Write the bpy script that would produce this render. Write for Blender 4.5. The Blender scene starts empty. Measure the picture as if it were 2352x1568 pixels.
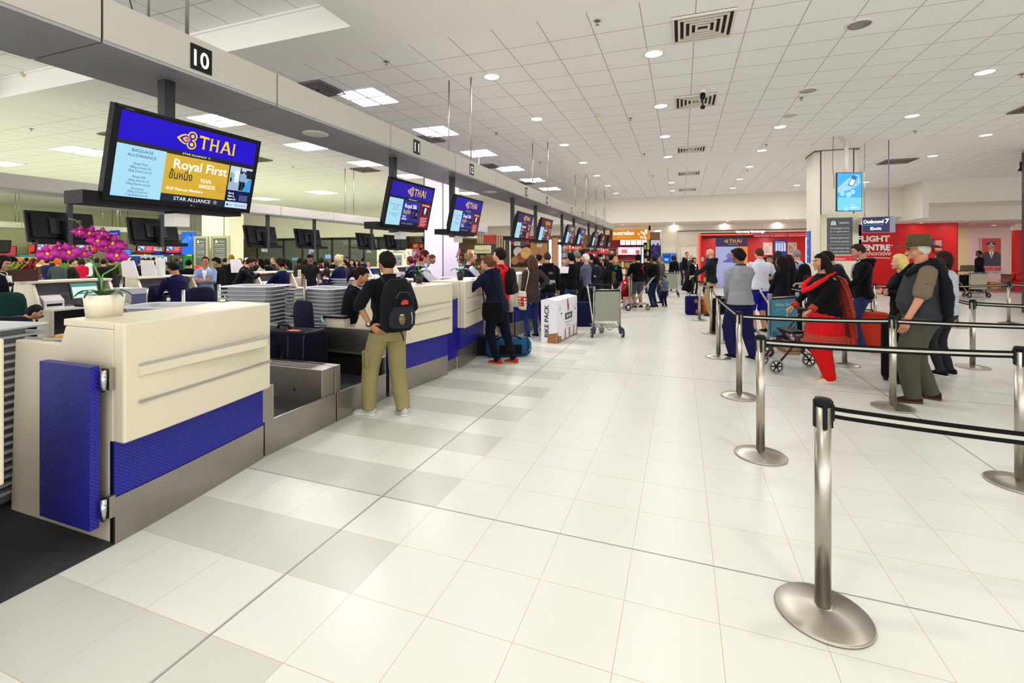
import bpy, bmesh, math, random
import numpy as np
from mathutils import Vector, Matrix, Euler
rnd = random.Random(7)
S = bpy.context.scene
COL = S.collection
PI = math.pi
# ---------------------------------------------------------------- camera
F_, CX_, HY_, EYE = 1067.0, 1176.0, 585.0, 1.62
YAW = math.atan(389/1067.)
cam_d = bpy.data.cameras.new('camera'); cam = bpy.data.objects.new('camera', cam_d); COL.objects.link(cam)
cam.location = (0, 0, EYE); cam.rotation_euler = (PI/2, 0, YAW)
cam_d.sensor_width = 36; cam_d.lens = 36*F_/2352.; cam_d.shift_y = (HY_-784)/2352.
cam_d.clip_start = .05; cam_d.clip_end = 300
S.camera = cam
S.view_settings.view_transform = 'Standard'; S.view_settings.look = 'None'
S.view_settings.exposure = -0.1; S.view_settings.gamma = 1; S.view_settings.use_curve_mapping = False
try:
    S.cycles.max_bounces = 6; S.cycles.diffuse_bounces = 3; S.cycles.glossy_bounces = 2
    S.cycles.transmission_bounces = 3; S.cycles.transparent_max_bounces = 6
    S.cycles.caustics_reflective = False; S.cycles.caustics_refractive = False
    S.cycles.use_denoising = True; S.cycles.sample_clamp_indirect = 4
    S.cycles.use_adaptive_sampling = True; S.cycles.adaptive_threshold = 0.06
except Exception: pass
# ---------------------------------------------------------------- even white fill light added for the rest of the hall
W = bpy.data.worlds.new('world'); S.world = W; W.use_nodes = True
bg = W.node_tree.nodes['Background']; bg.inputs[0].default_value = (1.0, .99, 1.0, 1); bg.inputs[1].default_value = 2.9

def pd(x, d):            # plan position of something seen d metres away along the view axis, x measured in the photo
    l = (x-CX_)/F_*d; c, s = math.cos(YAW), math.sin(YAW)
    return (-s*d+c*l, c*d+s*l)
def toward(ang): return YAW+math.radians(ang)      # heading: 0 walks away from us, 90 faces left, 180 faces us
def fl(x, y, z=0.): return pd(x, F_*(EYE-z)/(y-HY_))

# ---------------------------------------------------------------- materials
def lin(h):
    h = h.lstrip('#'); o = []
    for i in (0, 2, 4):
        v = int(h[i:i+2], 16)/255.; o.append(v/12.92 if v <= .04045 else ((v+.055)/1.055)**2.4)
    return (*o, 1)
MATS = {}
def mat(h, rough=.5, metal=0., emit=0., bump=0., bscale=60., spec=.5, alpha=1., kind=None, trans=0., coat=0.):
    key = (h, rough, metal, emit, bump, bscale, spec, alpha, kind, trans, coat)
    if key in MATS: return MATS[key]
    m = bpy.data.materials.new((kind or 'surface')+'_'+h.strip('#')); m.use_nodes = True
    nt = m.node_tree; b = nt.nodes['Principled BSDF']; c = lin(h)
    b.inputs['Base Color'].default_value = c; b.inputs['Roughness'].default_value = rough
    b.inputs['Metallic'].default_value = metal; b.inputs['Specular IOR Level'].default_value = spec
    if coat: b.inputs['Coat Weight'].default_value = coat
    if trans: b.inputs['Transmission Weight'].default_value = trans
    if alpha < 1: b.inputs['Alpha'].default_value = alpha
    if emit:
        b.inputs['Emission Color'].default_value = c; b.inputs['Emission Strength'].default_value = emit
        b.inputs['Base Color'].default_value = tuple(x*.15 for x in c[:3])+(1,)
    N = nt.nodes.new; L = nt.links.new
    tc = N('ShaderNodeTexCoord')
    if kind in ('cloth', 'knit', 'denim'):
        n = N('ShaderNodeTexNoise'); n.inputs['Scale'].default_value = 9; n.inputs['Detail'].default_value = 5
        L(tc.outputs['Object'], n.inputs['Vector'])
        r = N('ShaderNodeMapRange'); r.inputs[3].default_value = .86 if kind != 'denim' else .7; r.inputs[4].default_value = 1.14 if kind != 'denim' else 1.3
        L(n.outputs[0], r.inputs[0])
        x = N('ShaderNodeMix'); x.data_type = 'RGBA'; x.blend_type = 'MULTIPLY'; x.inputs[0].default_value = 1
        x.inputs[6].default_value = c; L(r.outputs[0], x.inputs[7]); L(x.outputs[2], b.inputs['Base Color'])
        n2 = N('ShaderNodeTexNoise'); n2.inputs['Scale'].default_value = 260; L(tc.outputs['Object'], n2.inputs['Vector'])
        bp = N('ShaderNodeBump'); bp.inputs['Strength'].default_value = .25; bp.inputs['Distance'].default_value = .002
        L(n2.outputs[0], bp.inputs['Height']); L(bp.outputs[0], b.inputs['Normal'])
        b.inputs['Sheen Weight'].default_value = .03
    elif kind == 'hair':
        n = N('ShaderNodeTexNoise'); n.inputs['Scale'].default_value = 30; n.inputs['Detail'].default_value = 4
        mp = N('ShaderNodeMapping'); mp.inputs['Scale'].default_value = (4, 4, .6); L(tc.outputs['Object'], mp.inputs[0]); L(mp.outputs[0], n.inputs['Vector'])
        r = N('ShaderNodeMapRange'); r.inputs[3].default_value = .5; r.inputs[4].default_value = 1.6; L(n.outputs[0], r.inputs[0])
        x = N('ShaderNodeMix'); x.data_type = 'RGBA'; x.blend_type = 'MULTIPLY'; x.inputs[0].default_value = 1
        x.inputs[6].default_value = c; L(r.outputs[0], x.inputs[7]); L(x.outputs[2], b.inputs['Base Color'])
        bp = N('ShaderNodeBump'); bp.inputs['Strength'].default_value = .6; bp.inputs['Distance'].default_value = .004
        L(n.outputs[0], bp.inputs['Height']); L(bp.outputs[0], b.inputs['Normal'])
    elif kind == 'skin':
        b.inputs['Subsurface Weight'].default_value = .08; b.inputs['Subsurface Scale'].default_value = .01
        n = N('ShaderNodeTexNoise'); n.inputs['Scale'].default_value = 14; L(tc.outputs['Object'], n.inputs['Vector'])
        r = N('ShaderNodeMapRange'); r.inputs[3].default_value = .92; r.inputs[4].default_value = 1.06; L(n.outputs[0], r.inputs[0])
        x = N('ShaderNodeMix'); x.data_type = 'RGBA'; x.blend_type = 'MULTIPLY'; x.inputs[0].default_value = 1
        x.inputs[6].default_value = c; L(r.outputs[0], x.inputs[7]); L(x.outputs[2], b.inputs['Base Color'])
    elif kind in ('steel', 'steelv', 'steelr'):
        mp = N('ShaderNodeMapping'); mp.inputs['Scale'].default_value = (2, 2, 120) if kind == 'steel' else (90, 90, 1.5)
        L(tc.outputs['Object'], mp.inputs[0])
        n = N('ShaderNodeTexNoise'); n.inputs['Scale'].default_value = 3; n.inputs['Detail'].default_value = 3; L(mp.outputs[0], n.inputs['Vector'])
        r = N('ShaderNodeMapRange'); r.inputs[3].default_value = rough*.75; r.inputs[4].default_value = rough*1.35
        L(n.outputs[0], r.inputs[0]); L(r.outputs[0], b.inputs['Roughness'])
        n2 = N('ShaderNodeTexNoise'); n2.inputs['Scale'].default_value = 3.5; n2.inputs['Detail'].default_value = 4; L(tc.outputs['Object'], n2.inputs['Vector'])
        r2 = N('ShaderNodeMapRange'); r2.inputs[3].default_value = .8; r2.inputs[4].default_value = 1.1; L(n2.outputs[0], r2.inputs[0])
        x = N('ShaderNodeMix'); x.data_type = 'RGBA'; x.blend_type = 'MULTIPLY'; x.inputs[0].default_value = 1
        x.inputs[6].default_value = c; L(r2.outputs[0], x.inputs[7]); L(x.outputs[2], b.inputs['Base Color'])
        bp = N('ShaderNodeBump'); bp.inputs['Strength'].default_value = .12; bp.inputs['Distance'].default_value = .001
        L(n.outputs[0], bp.inputs['Height']); L(bp.outputs[0], b.inputs['Normal'])
        b.inputs['Anisotropic'].default_value = .5 if kind != 'steelr' else .85
        if kind == 'steelr': tg = N('ShaderNodeTangent'); tg.direction_type = 'RADIAL'; tg.axis = 'Z'; L(tg.outputs[0], b.inputs['Tangent'])
    elif kind == 'mesh':      # perforated blue sheet: hexagonal dot pattern
        mp = N('ShaderNodeMapping'); mp.inputs['Scale'].default_value = (85, 85, 85); L(tc.outputs['Object'], mp.inputs[0])
        sx = N('ShaderNodeSeparateXYZ'); L(mp.outputs[0], sx.inputs[0])
        def M(op, a, bb=None, v=None):
            q = N('ShaderNodeMath'); q.operation = op
            for i, k in enumerate((a, bb)):
                if k is None: continue
                if isinstance(k, (int, float)): q.inputs[i].default_value = k
                else: L(k, q.inputs[i])
            return q.outputs[0]
        h = M('ADD', sx.outputs[0], sx.outputs[1]); v = M('MULTIPLY', sx.outputs[2], 1.0)
        s1 = M('COSINE', M('MULTIPLY', v, 6.28*.577*2)); s2 = M('COSINE', M('ADD', M('MULTIPLY', h, 6.28*.5), M('MULTIPLY', v, 6.28*.577)))
        s3 = M('COSINE', M('SUBTRACT', M('MULTIPLY', h, 6.28*.5), M('MULTIPLY', v, 6.28*.577)))
        t = M('ADD', M('ADD', s1, s2), s3)
        r = N('ShaderNodeMapRange'); r.inputs[1].default_value = -1.2; r.inputs[2].default_value = -.2; r.inputs[3].default_value = 1; r.inputs[4].default_value = 0
        L(t, r.inputs[0])
        x = N('ShaderNodeMix'); x.data_type = 'RGBA'; L(r.outputs[0], x.inputs[0])
        x.inputs[6].default_value = c; x.inputs[7].default_value = lin('#3038a0'); L(x.outputs[2], b.inputs['Base Color'])
        bp = N('ShaderNodeBump'); bp.inputs['Strength'].default_value = .5; bp.inputs['Distance'].default_value = .002
        L(r.outputs[0], bp.inputs['Height']); L(bp.outputs[0], b.inputs['Normal'])
    elif kind == 'wood':
        mp = N('ShaderNodeMapping'); mp.inputs['Scale'].default_value = (1, 1, 9); L(tc.outputs['Object'], mp.inputs[0])
        n = N('ShaderNodeTexNoise'); n.inputs['Scale'].default_value = 3; n.inputs['Detail'].default_value = 6; L(mp.outputs[0], n.inputs['Vector'])
        r = N('ShaderNodeMapRange'); r.inputs[3].default_value = .55; r.inputs[4].default_value = 1.4; L(n.outputs[0], r.inputs[0])
        x = N('ShaderNodeMix'); x.data_type = 'RGBA'; x.blend_type = 'MULTIPLY'; x.inputs[0].default_value = 1
        x.inputs[6].default_value = c; L(r.outputs[0], x.inputs[7]); L(x.outputs[2], b.inputs['Base Color'])
    elif bump:
        n = N('ShaderNodeTexNoise'); n.inputs['Scale'].default_value = bscale; n.inputs['Detail'].default_value = 4; L(tc.outputs['Object'], n.inputs['Vector'])
        bp = N('ShaderNodeBump'); bp.inputs['Strength'].default_value = bump; bp.inputs['Distance'].default_value = .004
        L(n.outputs[0], bp.inputs['Height']); L(bp.outputs[0], b.inputs['Normal'])
    MATS[key] = m
    return m
cloth = lambda h: mat(h, .85, kind='cloth', spec=.1)
denim = lambda h: mat(h, .9, kind='denim', spec=.2)
emi = lambda h, e=1.: mat(h, .4, emit=e, spec=.15)
WHITE = mat('#d9cfb6', .36, bump=.03, bscale=400)       # solid-surface counter
STEEL = mat('#a8a29a', .34, 1., kind='steel'); STEELR = mat('#b4aea2', .32, 1., kind='steelr'); STEELV = mat('#b4aea2', .3, 1., kind='steelv')
CHROME = mat('#c9c9c9', .18, 1.); BLACK = mat('#0a0a0d', .5, spec=.2); BLACKG = mat('#08080a', .25, spec=.3)
BLUE = mat('#15107a', .4, kind='mesh', spec=.3); RUBBER = mat('#26262a', .8, bump=.4, bscale=500); BLUEP = mat('#1a1486', .4, spec=.3)
PLASTER = mat('#e9e2d4', .8); GREYPL = mat('#8f9094', .5); DGREY = mat('#3c3d42', .6)

# ---------------------------------------------------------------- object helpers
def tag(o, label=None, cat=None, group=None, kind=None):
    for k, v in (('label', label), ('category', cat), ('group', group), ('kind', kind)):
        if v: o[k] = v
    return o
def empty(name, loc=(0, 0, 0), rz=0., label=None, cat=None, group=None):
    o = bpy.data.objects.new(name, None); COL.objects.link(o)
    o.location = loc; o.rotation_euler = (0, 0, rz); return tag(o, label, cat, group)
GLYPH = {}
def glyphs(s, bold=0.):
    k = (s, bold)
    if k not in GLYPH:
        c = bpy.data.curves.new('t', 'FONT'); c.body = s; c.resolution_u = 3; c.offset = bold
        o = bpy.data.objects.new('t', c); m = bpy.data.meshes.new_from_object(o)
        v = np.array([(p.co.x, p.co.y) for p in m.vertices]) if len(m.vertices) else np.zeros((0, 2))
        f = [list(p.vertices) for p in m.polygons]
        bpy.data.objects.remove(o); bpy.data.meshes.remove(m); GLYPH[k] = (v, f)
    return GLYPH[k]
class MB:
    def __init__(s, M=None): s.v = []; s.f = []; s.mi = []; s.sm = []; s.mats = []; s.M = M or Matrix()
    def m(s, mt):
        if mt not in s.mats: s.mats.append(mt)
        return s.mats.index(mt)
    def add(s, vs, fs, mt, smooth=False):
        o = len(s.v); i = s.m(mt)
        for p in vs: s.v.append(s.M @ Vector(p))
        for f in fs: s.f.append([o+k for k in f]); s.mi.append(i); s.sm.append(smooth)
        return s
    def box(s, x0, x1, y0, y1, z0, z1, mt):
        vs = [(x, y, z) for z in (z0, z1) for x, y in ((x0, y0), (x1, y0), (x1, y1), (x0, y1))]
        return s.add(vs, [(3, 2, 1, 0), (4, 5, 6, 7), (0, 1, 5, 4), (1, 2, 6, 5), (2, 3, 7, 6), (3, 0, 4, 7)], mt)
    def prism(s, poly, h0, h1, mt, ax='z'):     # polygon (a,b) extruded along an axis
        n = len(poly)
        def P(a, b, h): return (a, b, h) if ax == 'z' else ((a, h, b) if ax == 'y' else (h, a, b))
        vs = [P(a, b, h0) for a, b in poly]+[P(a, b, h1) for a, b in poly]
        ar = sum(poly[i][0]*poly[(i+1) % n][1]-poly[(i+1) % n][0]*poly[i][1] for i in range(n))
        flip = (ar < 0) ^ (ax == 'y') ^ (h1 < h0)
        fs = [tuple(range(n))[::-1], tuple(range(n, 2*n))]+[(i, (i+1) % n, n+(i+1) % n, n+i) for i in range(n)]
        if flip: fs = [f[::-1] for f in fs]
        return s.add(vs, fs, mt)
    def rings(s, rings, mt, smooth=True, caps=True, closed=False):
        n = len(rings[0]); vs = [p for r in rings for p in r]; fs = []
        R = len(rings)
        for i in range(R if closed else R-1):
            for k in range(n): fs.append((i*n+k, i*n+(k+1) % n, ((i+1) % R)*n+(k+1) % n, ((i+1) % R)*n+k))
        if caps and not closed: fs += [tuple(range(n))[::-1], tuple(range((R-1)*n, R*n))]
        return s.add(vs, fs, mt, smooth)
    def tube(s, pts, r, mt, n=10, smooth=True, closed=False, caps=True, flat=1.):
        pts = [Vector(p) for p in pts]; k = len(pts); rr = r if hasattr(r, '__len__') else [r]*k
        up = None; out = []
        for i, p in enumerate(pts):
            a = pts[(i-1) % k] if (closed or i) else p; b = pts[(i+1) % k] if (closed or i < k-1) else p
            t = (b-a).normalized() if (b-a).length > 1e-9 else Vector((0, 0, 1))
            if up is None: up = Vector((0, 0, 1)) if abs(t.z) < .9 else Vector((1, 0, 0))
            x = t.cross(up)
            if x.length < 1e-6: x = t.orthogonal()
            x.normalize(); up = x.cross(t).normalized()
            out.append([p+(x*math.cos(q*2*PI/n)*rr[i]+up*math.sin(q*2*PI/n)*rr[i]*flat) for q in range(n)])
        return s.rings(out, mt, smooth, caps, closed)
    def cyl(s, a, b, r, mt, n=16, r2=None): return s.tube([a, b], [r, r if r2 is None else r2], mt, n)
    def lathe(s, prof, c, mt, n=32, smooth=True):     # prof: (r,z)
        out = [[(c[0]+max(r, 1e-4)*math.cos(q*2*PI/n), c[1]+max(r, 1e-4)*math.sin(q*2*PI/n), c[2]+z) for q in range(n)] for r, z in prof]
        return s.rings(out, mt, smooth)
    def ell(s, c, r, mt, n=12, R=None):
        out = []
        for i in range(n//2+1):
            t = -PI/2+PI*i/(n//2); cr = max(math.cos(t), .02)
            row = []
            for q in range(n):
                v = Vector((r[0]*cr*math.cos(q*2*PI/n), r[1]*cr*math.sin(q*2*PI/n), r[2]*math.sin(t)))
                if R is not None: v = R @ v
                row.append(Vector(c)+v)
            out.append(row)
        return s.rings(out, mt, True)
    def rbox(s, x0, x1, y0, y1, z0, z1, r, mt, seg=4):  # box with rounded vertical edges and a soft top and bottom
        def ring(z, d):
            o = []
            for cx, cy, a0 in ((x1-r, y1-r, 0), (x0+r, y1-r, 90), (x0+r, y0+r, 180), (x1-r, y0+r, 270)):
                for q in range(seg+1):
                    a = math.radians(a0+90*q/seg); o.append((cx+(r-d)*math.cos(a), cy+(r-d)*math.sin(a), z))
            return o
        e = min(r*.5, (z1-z0)*.3)
        return s.rings([ring(z0, e), ring(z0+e*.3, e*.3), ring(z0+e, 0), ring(z1-e, 0), ring(z1-e*.3, e*.3), ring(z1, e)], mt)
    # flat graphics on a face looking along +z of the current frame
    def rect(s, x0, x1, y0, y1, z, mt): return s.add([(x0, y0, z), (x1, y0, z), (x1, y1, z), (x0, y1, z)], [(0, 1, 2, 3)], mt)
    def poly(s, pts, z, mt): return s.add([(a, b, z) for a, b in pts], [tuple(range(len(pts)))], mt)
    def disc(s, x, y, r, z, mt, n=20, ry=None): return s.poly([(x+r*math.cos(q*2*PI/n), y+(ry or r)*math.sin(q*2*PI/n)) for q in range(n)], z, mt)
    def strip(s, pts, w, z, mt, closed=False):
        k = len(pts); P = [Vector((a, b)) for a, b in pts]; L = []; R = []
        ws = w if hasattr(w, '__len__') else [w]*k
        for i in range(k):
            a = P[(i-1) % k] if (closed or i) else P[i]; b = P[(i+1) % k] if (closed or i < k-1) else P[i]
            t = (b-a).normalized(); nn = Vector((-t.y, t.x))*ws[i]/2; L.append(P[i]+nn); R.append(P[i]-nn)
        for i in range(k if closed else k-1):
            j = (i+1) % k; s.add([(*R[i], z), (*R[j], z), (*L[j], z), (*L[i], z)], [(0, 1, 2, 3)], mt)
        return s
    def text(s, t, x, y, z, size, mt, align='c', bold=0., sx=1., width=None, slant=0.):
        v, f = glyphs(t, bold)
        if not len(v): return s
        x0, x1 = v[:, 0].min(), v[:, 0].max()
        if width: sx = width/((x1-x0)*size)
        w = (x1-x0)*size*sx
        off = {'c': -w/2, 'l': 0, 'r': -w}[align]
        return s.add([(x+off+(p[0]-x0)*size*sx+p[1]*slant*size, y+p[1]*size, z) for p in v], f, mt)
    def build(s, name, parent=None, label=None, cat=None, group=None, kind=None, bevel=0., loc=None, rz=None):
        me = bpy.data.meshes.new(name); me.from_pydata(s.v, [], s.f)
        for mt in s.mats: me.materials.append(mt)
        me.polygons.foreach_set('material_index', s.mi); me.polygons.foreach_set('use_smooth', s.sm)
        me.update(); o = bpy.data.objects.new(name, me); COL.objects.link(o)
        if parent: o.parent = parent
        if loc: o.location = loc
        if rz is not None: o.rotation_euler = (0, 0, rz)
        if bevel:
            b = o.modifiers.new('b', 'BEVEL'); b.width = bevel; b.segments = 2; b.limit_method = 'ANGLE'; b.harden_normals = False
        return tag(o, label, cat, group, kind)
def frame(o, xd, yd):        # local frame: x to the reader's right, y up, z towards the reader
    x = Vector(xd).normalized(); y = Vector(yd); z = x.cross(y).normalized(); y = z.cross(x).normalized()
    m = Matrix((x, y, z)).transposed().to_4x4(); m.translation = Vector(o); return m
def copy_tree(o, parent=None):
    c = o.copy(); COL.objects.link(c)
    if parent: c.parent = parent
    for ch in list(o.children): copy_tree(ch, c)
    return c
ORD = 'first second third fourth fifth sixth seventh eighth ninth tenth eleventh twelfth thirteenth fourteenth fifteenth sixteenth'.split()
# ================================================================ floor
def floor_mat():
    m = bpy.data.materials.new('terrazzo_tiles'); m.use_nodes = True; nt = m.node_tree; b = nt.nodes['Principled BSDF']
    N = nt.nodes.new; L = nt.links.new
    tc = N('ShaderNodeTexCoord'); sx = N('ShaderNodeSeparateXYZ'); L(tc.outputs['Object'], sx.inputs[0])
    X, Y = sx.outputs[0], sx.outputs[1]
    def M(op, a, bb=None, cc=None):
        q = N('ShaderNodeMath'); q.operation = op
        for i, k in enumerate((a, bb, cc)):
            if k is None: continue
            if isinstance(k, (int, float)): q.inputs[i].default_value = k
            else: L(k, q.inputs[i])
        return q.outputs[0]
    def line(v, off, pitch, half):     # 1 near a joint
        t = M('DIVIDE', M('SUBTRACT', v, off), pitch); d = M('ABSOLUTE', M('SUBTRACT', t, M('ROUND', t)))
        return M('LESS_THAN', d, half/pitch)
    def near(v, at, half): return M('LESS_THAN', M('ABSOLUTE', M('SUBTRACT', v, at)), half)
    gx = line(X, -1.486, .411, .0016); gy = line(Y, 2.63, .4029, .0016)
    grout = M('MAXIMUM', gx, gy)
    jt = M('MAXIMUM', M('MAXIMUM', near(X, -1.886, .006), near(Y, 2.632, .005)), M('MAXIMUM', near(Y, 6.52, .006), near(X, 2.224, .006)))
    row = M('MODULO', M('FLOOR', M('DIVIDE', M('ADD', Y, 40.29-2.63), .4029)), 2.)
    row = M('ABSOLUTE', M('SUBTRACT', row, 0.))
    band = M('MULTIPLY', M('LESS_THAN', X, -1.486), M('GREATER_THAN', X, -3.4))
    gray = M('MULTIPLY', M('SUBTRACT', 1., M('GREATER_THAN', row, .5)), band)
    far = M('LESS_THAN', Y, 23.)
    gray = M('MULTIPLY', gray, far)
    n = N('ShaderNodeTexNoise'); n.inputs['Scale'].default_value = 220; n.inputs['Detail'].default_value = 3; L(tc.outputs['Object'], n.inputs['Vector'])
    n2 = N('ShaderNodeTexNoise'); n2.inputs['Scale'].default_value = 1.1; n2.inputs['Detail'].default_value = 3; L(tc.outputs['Object'], n2.inputs['Vector'])
    sp = M('ADD', M('MULTIPLY_ADD', n.outputs[0], .10, .94), M('MULTIPLY_ADD', n2.outputs[0], .06, -.03))
    def mix(f, a, bb):
        x = N('ShaderNodeMix'); x.data_type = 'RGBA'; L(f, x.inputs[0])
        for k, i in ((a, 6), (bb, 7)):
            if isinstance(k, tuple): x.inputs[i].default_value = k
            else: L(k, x.inputs[i])
        return x.outputs[2]
    c = mix(gray, lin('#e0e0d6'), lin('#cccdc2'))
    x = N('ShaderNodeMix'); x.data_type = 'RGBA'; x.blend_type = 'MULTIPLY'; x.inputs[0].default_value = 1; L(c, x.inputs[6]); L(sp, x.inputs[7])
    c = mix(grout, x.outputs[2], lin('#c4b48e')); c = mix(jt, c, lin('#8e9090'))
    L(c, b.inputs['Base Color']); b.inputs['Specular IOR Level'].default_value = .32
    L(M('MULTIPLY_ADD', n2.outputs[0], .14, .24), b.inputs['Roughness'])
    return m
FLOOR = floor_mat()
MB().box(-40, 30, -6, 34, -.2, 0, FLOOR).build('floor', kind='structure')
# dark rubber matting inside the check-in island and behind the next one
g = MB()
g.prism([(-3.3, -4), (-3.02, -4), (-2.97, 1.0), (-2.975, 1.67), (-3.2, 2.8), (-3.2, 23.2), (-10, 23.2), (-10, -4)], .0005, .006, mat('#2b2c31', .75, bump=.3, bscale=300))
g.build('floor_matting', kind='structure')

# ================================================================ ceiling
CZ = 4.49
def ceil_mat(p=.61, ox=.158, oy=5.45, name='tiles'):
    m = bpy.data.materials.new('ceiling_'+name); m.use_nodes = True; nt = m.node_tree; b = nt.nodes['Principled BSDF']
    N = nt.nodes.new; L = nt.links.new; tc = N('ShaderNodeTexCoord')
    br = N('ShaderNodeTexBrick'); br.offset = 0; br.inputs['Scale'].default_value = 1
    br.inputs['Brick Width'].default_value = p; br.inputs['Row Height'].default_value = p; br.inputs['Mortar Size'].default_value = .006
    br.inputs['Color1'].default_value = lin('#faf8f6'); br.inputs['Color2'].default_value = lin('#f9f7f5'); br.inputs['Mortar'].default_value = lin('#b3a79a')
    mp = N('ShaderNodeMapping'); mp.inputs['Location'].default_value = (-ox, -oy, 0)
    L(tc.outputs['Object'], mp.inputs[0]); L(mp.outputs[0], br.inputs['Vector']); L(br.outputs['Color'], b.inputs['Base Color'])
    b.inputs['Roughness'].default_value = .9; return m
CT = ceil_mat(); CPL = mat('#f9f6f0', .85)
def slab(x0, x1, y0, y1, m, z0=CZ, z1=CZ+.12, name='ceiling'): return MB().box(x0, x1, y0, y1, z0, z1, m).build(name, kind='structure')
slab(-40, 30, 5.47, 14.18, CT); slab(-40, 30, 14.18, 16.1, CPL); slab(-40, 30, 16.1, 25.2, CT)
slab(-3.9, 30, -6, 5.47, CPL); slab(-40, -3.9, 4.79, 5.47, CPL); slab(-40, -11.75, -6, 4.79, CPL)
slab(-11.9, -3.8, -6, 4.9, CT, CZ+.36, CZ+.48)
g = MB()      # upstand round the raised bay
g.box(-11.9, -3.88, 4.79, 4.92, CZ+.12, CZ+.37, CPL); g.box(-3.9, -3.8, -6, 4.92, CZ+.12, CZ+.37, CPL); g.box(-11.9, -11.75, -6, 4.92, CZ+.12, CZ+.37, CPL)
g.box(-11.75, -3.9, 4.76, 4.79, CZ+.33, CZ+.36, CPL)
g.build('ceiling_upstand', kind='structure')
# bulkhead and low soffit in front of the shops
slab(-14, 9.0, 24.2, 24.4, PLASTER, 3.24, CZ, 'ceiling_bulkhead'); slab(-40, -14, 24.2, 24.4, PLASTER, 2.75, CZ, 'ceiling_bulkhead')
slab(-14, 9.0, 24.4, 32, CPL, 3.24, 3.34, 'ceiling_soffit'); slab(-40, -14, 24.4, 32, CPL, 2.75, 2.85, 'ceiling_soffit')
slab(9.0, 30, 22.4, 22.6, PLASTER, 3.62, CZ, 'ceiling_bulkhead'); slab(9.0, 30, 22.6, 24.6, CPL, 3.62, 3.7, 'ceiling_soffit')
slab(9.0, 30, 24.6, 24.8, PLASTER, 3.05, 3.7, 'ceiling_bulkhead'); slab(9.0, 30, 24.8, 34, CPL, 3.05, 3.15, 'ceiling_soffit')
slab(8.8, 9.0, 22.4, 26.4, PLASTER, 3.05, CZ, 'ceiling_bulkhead')
# fittings ---------------------------------------------------------
LPF = .35
LCOL = {'n': (1, .985, .975), 'v': (1, .94, 1.0), 'g': (.88, 1.0, .62)}
def area(parent, z, size, power, col, shape='DISK'):
    l = bpy.data.lights.new('lamp', 'AREA'); l.shape = shape; l.size = size; l.energy = power*LPF; l.color = col
    o = bpy.data.objects.new('lamp', l); COL.objects.link(o); o.parent = parent; o.location = (0, 0, z); o['kind'] = 'helper'; return o
def downlight(x, y, z=CZ, r=.125, lit=True, label='', power=55, col='n', grp=None):
    t = empty('ceiling_downlight', (x, y, z), 0, label, 'ceiling light', grp)
    g = MB(); n = 24
    g.rings([[(a*math.cos(q*2*PI/n), a*math.sin(q*2*PI/n), h) for q in range(n)] for a, h in ((r+.03, 0), (r+.028, -.008), (r, -.012), (r-.008, -.002))], mat('#e6e1d6', .4), caps=False)
    g.build('trim_ring', t)
    if lit:
        MB().lathe([(0.001, -.004), (r-.006, -.004), (r-.006, -.001), (.001, -.001)], (0, 0, 0), emi('#fff4ec', 9.), 24).build('lens', t)
        if power: area(t, -.03, r*1.9, power, LCOL[col])
    else:
        MB().lathe([(0.001, -.003), (r*.45, -.0035), (r*.8, -.006), (r-.004, -.011), (r-.004, -.001), (.001, -.001)], (0, 0, 0), mat('#9a948e', .25, 1.), 24).build('reflector', t)
    return t
yr = [6.92, 9.4, 11.85, 14.35, 16.85, 19.5, 22.0]
rowname = {-2.87: 'beside the check-in beam', -.37: 'above the walkway', 2.08: 'above the barriers', 4.48: 'beyond the barriers', 6.85: 'near the travel agency'}
for x in rowname:
    for k, y in enumerate(yr):
        if x == -.37 and k == 4: continue
        if x == 4.48 and k in (0, 3, 4): continue
        if x == 6.85 and k in (0, 1, 5): continue
        dark = (x == 2.08 and k in (0, 1)) or (x == 4.48 and k == 0)
        downlight(x, y, lit=not dark, power=70, label='%s round downlight %s, %s from the camera in its row' % ('unlit' if dark else 'glowing', rowname[x], ORD[k]), grp='ceiling downlights')
downlight(4.46, 6.75, lit=False, label='unlit round downlight high at the right edge of the ceiling', grp='ceiling downlights')
for x, y in ((-1.2, 2.2), (1.6, 3.2), (1.6, .3), (-1.2, -.6)):   # the row that carries on above and behind the viewpoint
    downlight(x, y, power=95, label='round downlight above the near walkway', grp='ceiling downlights')
MB().lathe([(.001, -.004), (.12, -.006), (.135, 0)], (0, 0, 0), mat('#c9c3a6', .6), 24).build('ceiling_cover', loc=(2.1, 10.98, CZ), label='pale yellow blanked-off round cover between two lit downlights', cat='cover plate')
MB().lathe([(.001, -.004), (.12, -.006), (.135, 0)], (0, 0, 0), mat('#e6ded2', .6), 24).build('ceiling_cover', loc=(-.42, 5.0, CZ), label='pale blank round cover near the top of the photo', cat='cover plate')
def panel_light(x, y, z=CZ, label='', col='v', power=260, s=.58):
    t = empty('ceiling_panel_light', (x, y, z), 0, label, 'ceiling light', 'square panel lights')
    g = MB(); g.box(-s, s, -s, s, -.012, 0, mat('#dcd6e0', .5)); g.build('frame', t)
    for i in (-1, 1):
        for j in (-1, 1):
            a = s*.5
            MB().box(i*a-a*.86, i*a+a*.86, j*a-a*.86, j*a+a*.86, -.018, -.012, emi('#fbf2ff', 7.)).build('diffuser', t)
    area(t, -.04, s*1.9, power, LCOL[col], 'SQUARE'); return t
for k, y in enumerate([7.05, 9.55, 12.0, 14.5, 17.0, 19.5]):
    panel_light(-5.36, y, label='square four-pane panel light over the nearer island, %s from the camera' % ORD[k], s=.42)
    panel_light(-9.3, y+.12, label='square four-pane panel light beyond the beam, %s from the camera' % ORD[k], s=.42)
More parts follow.
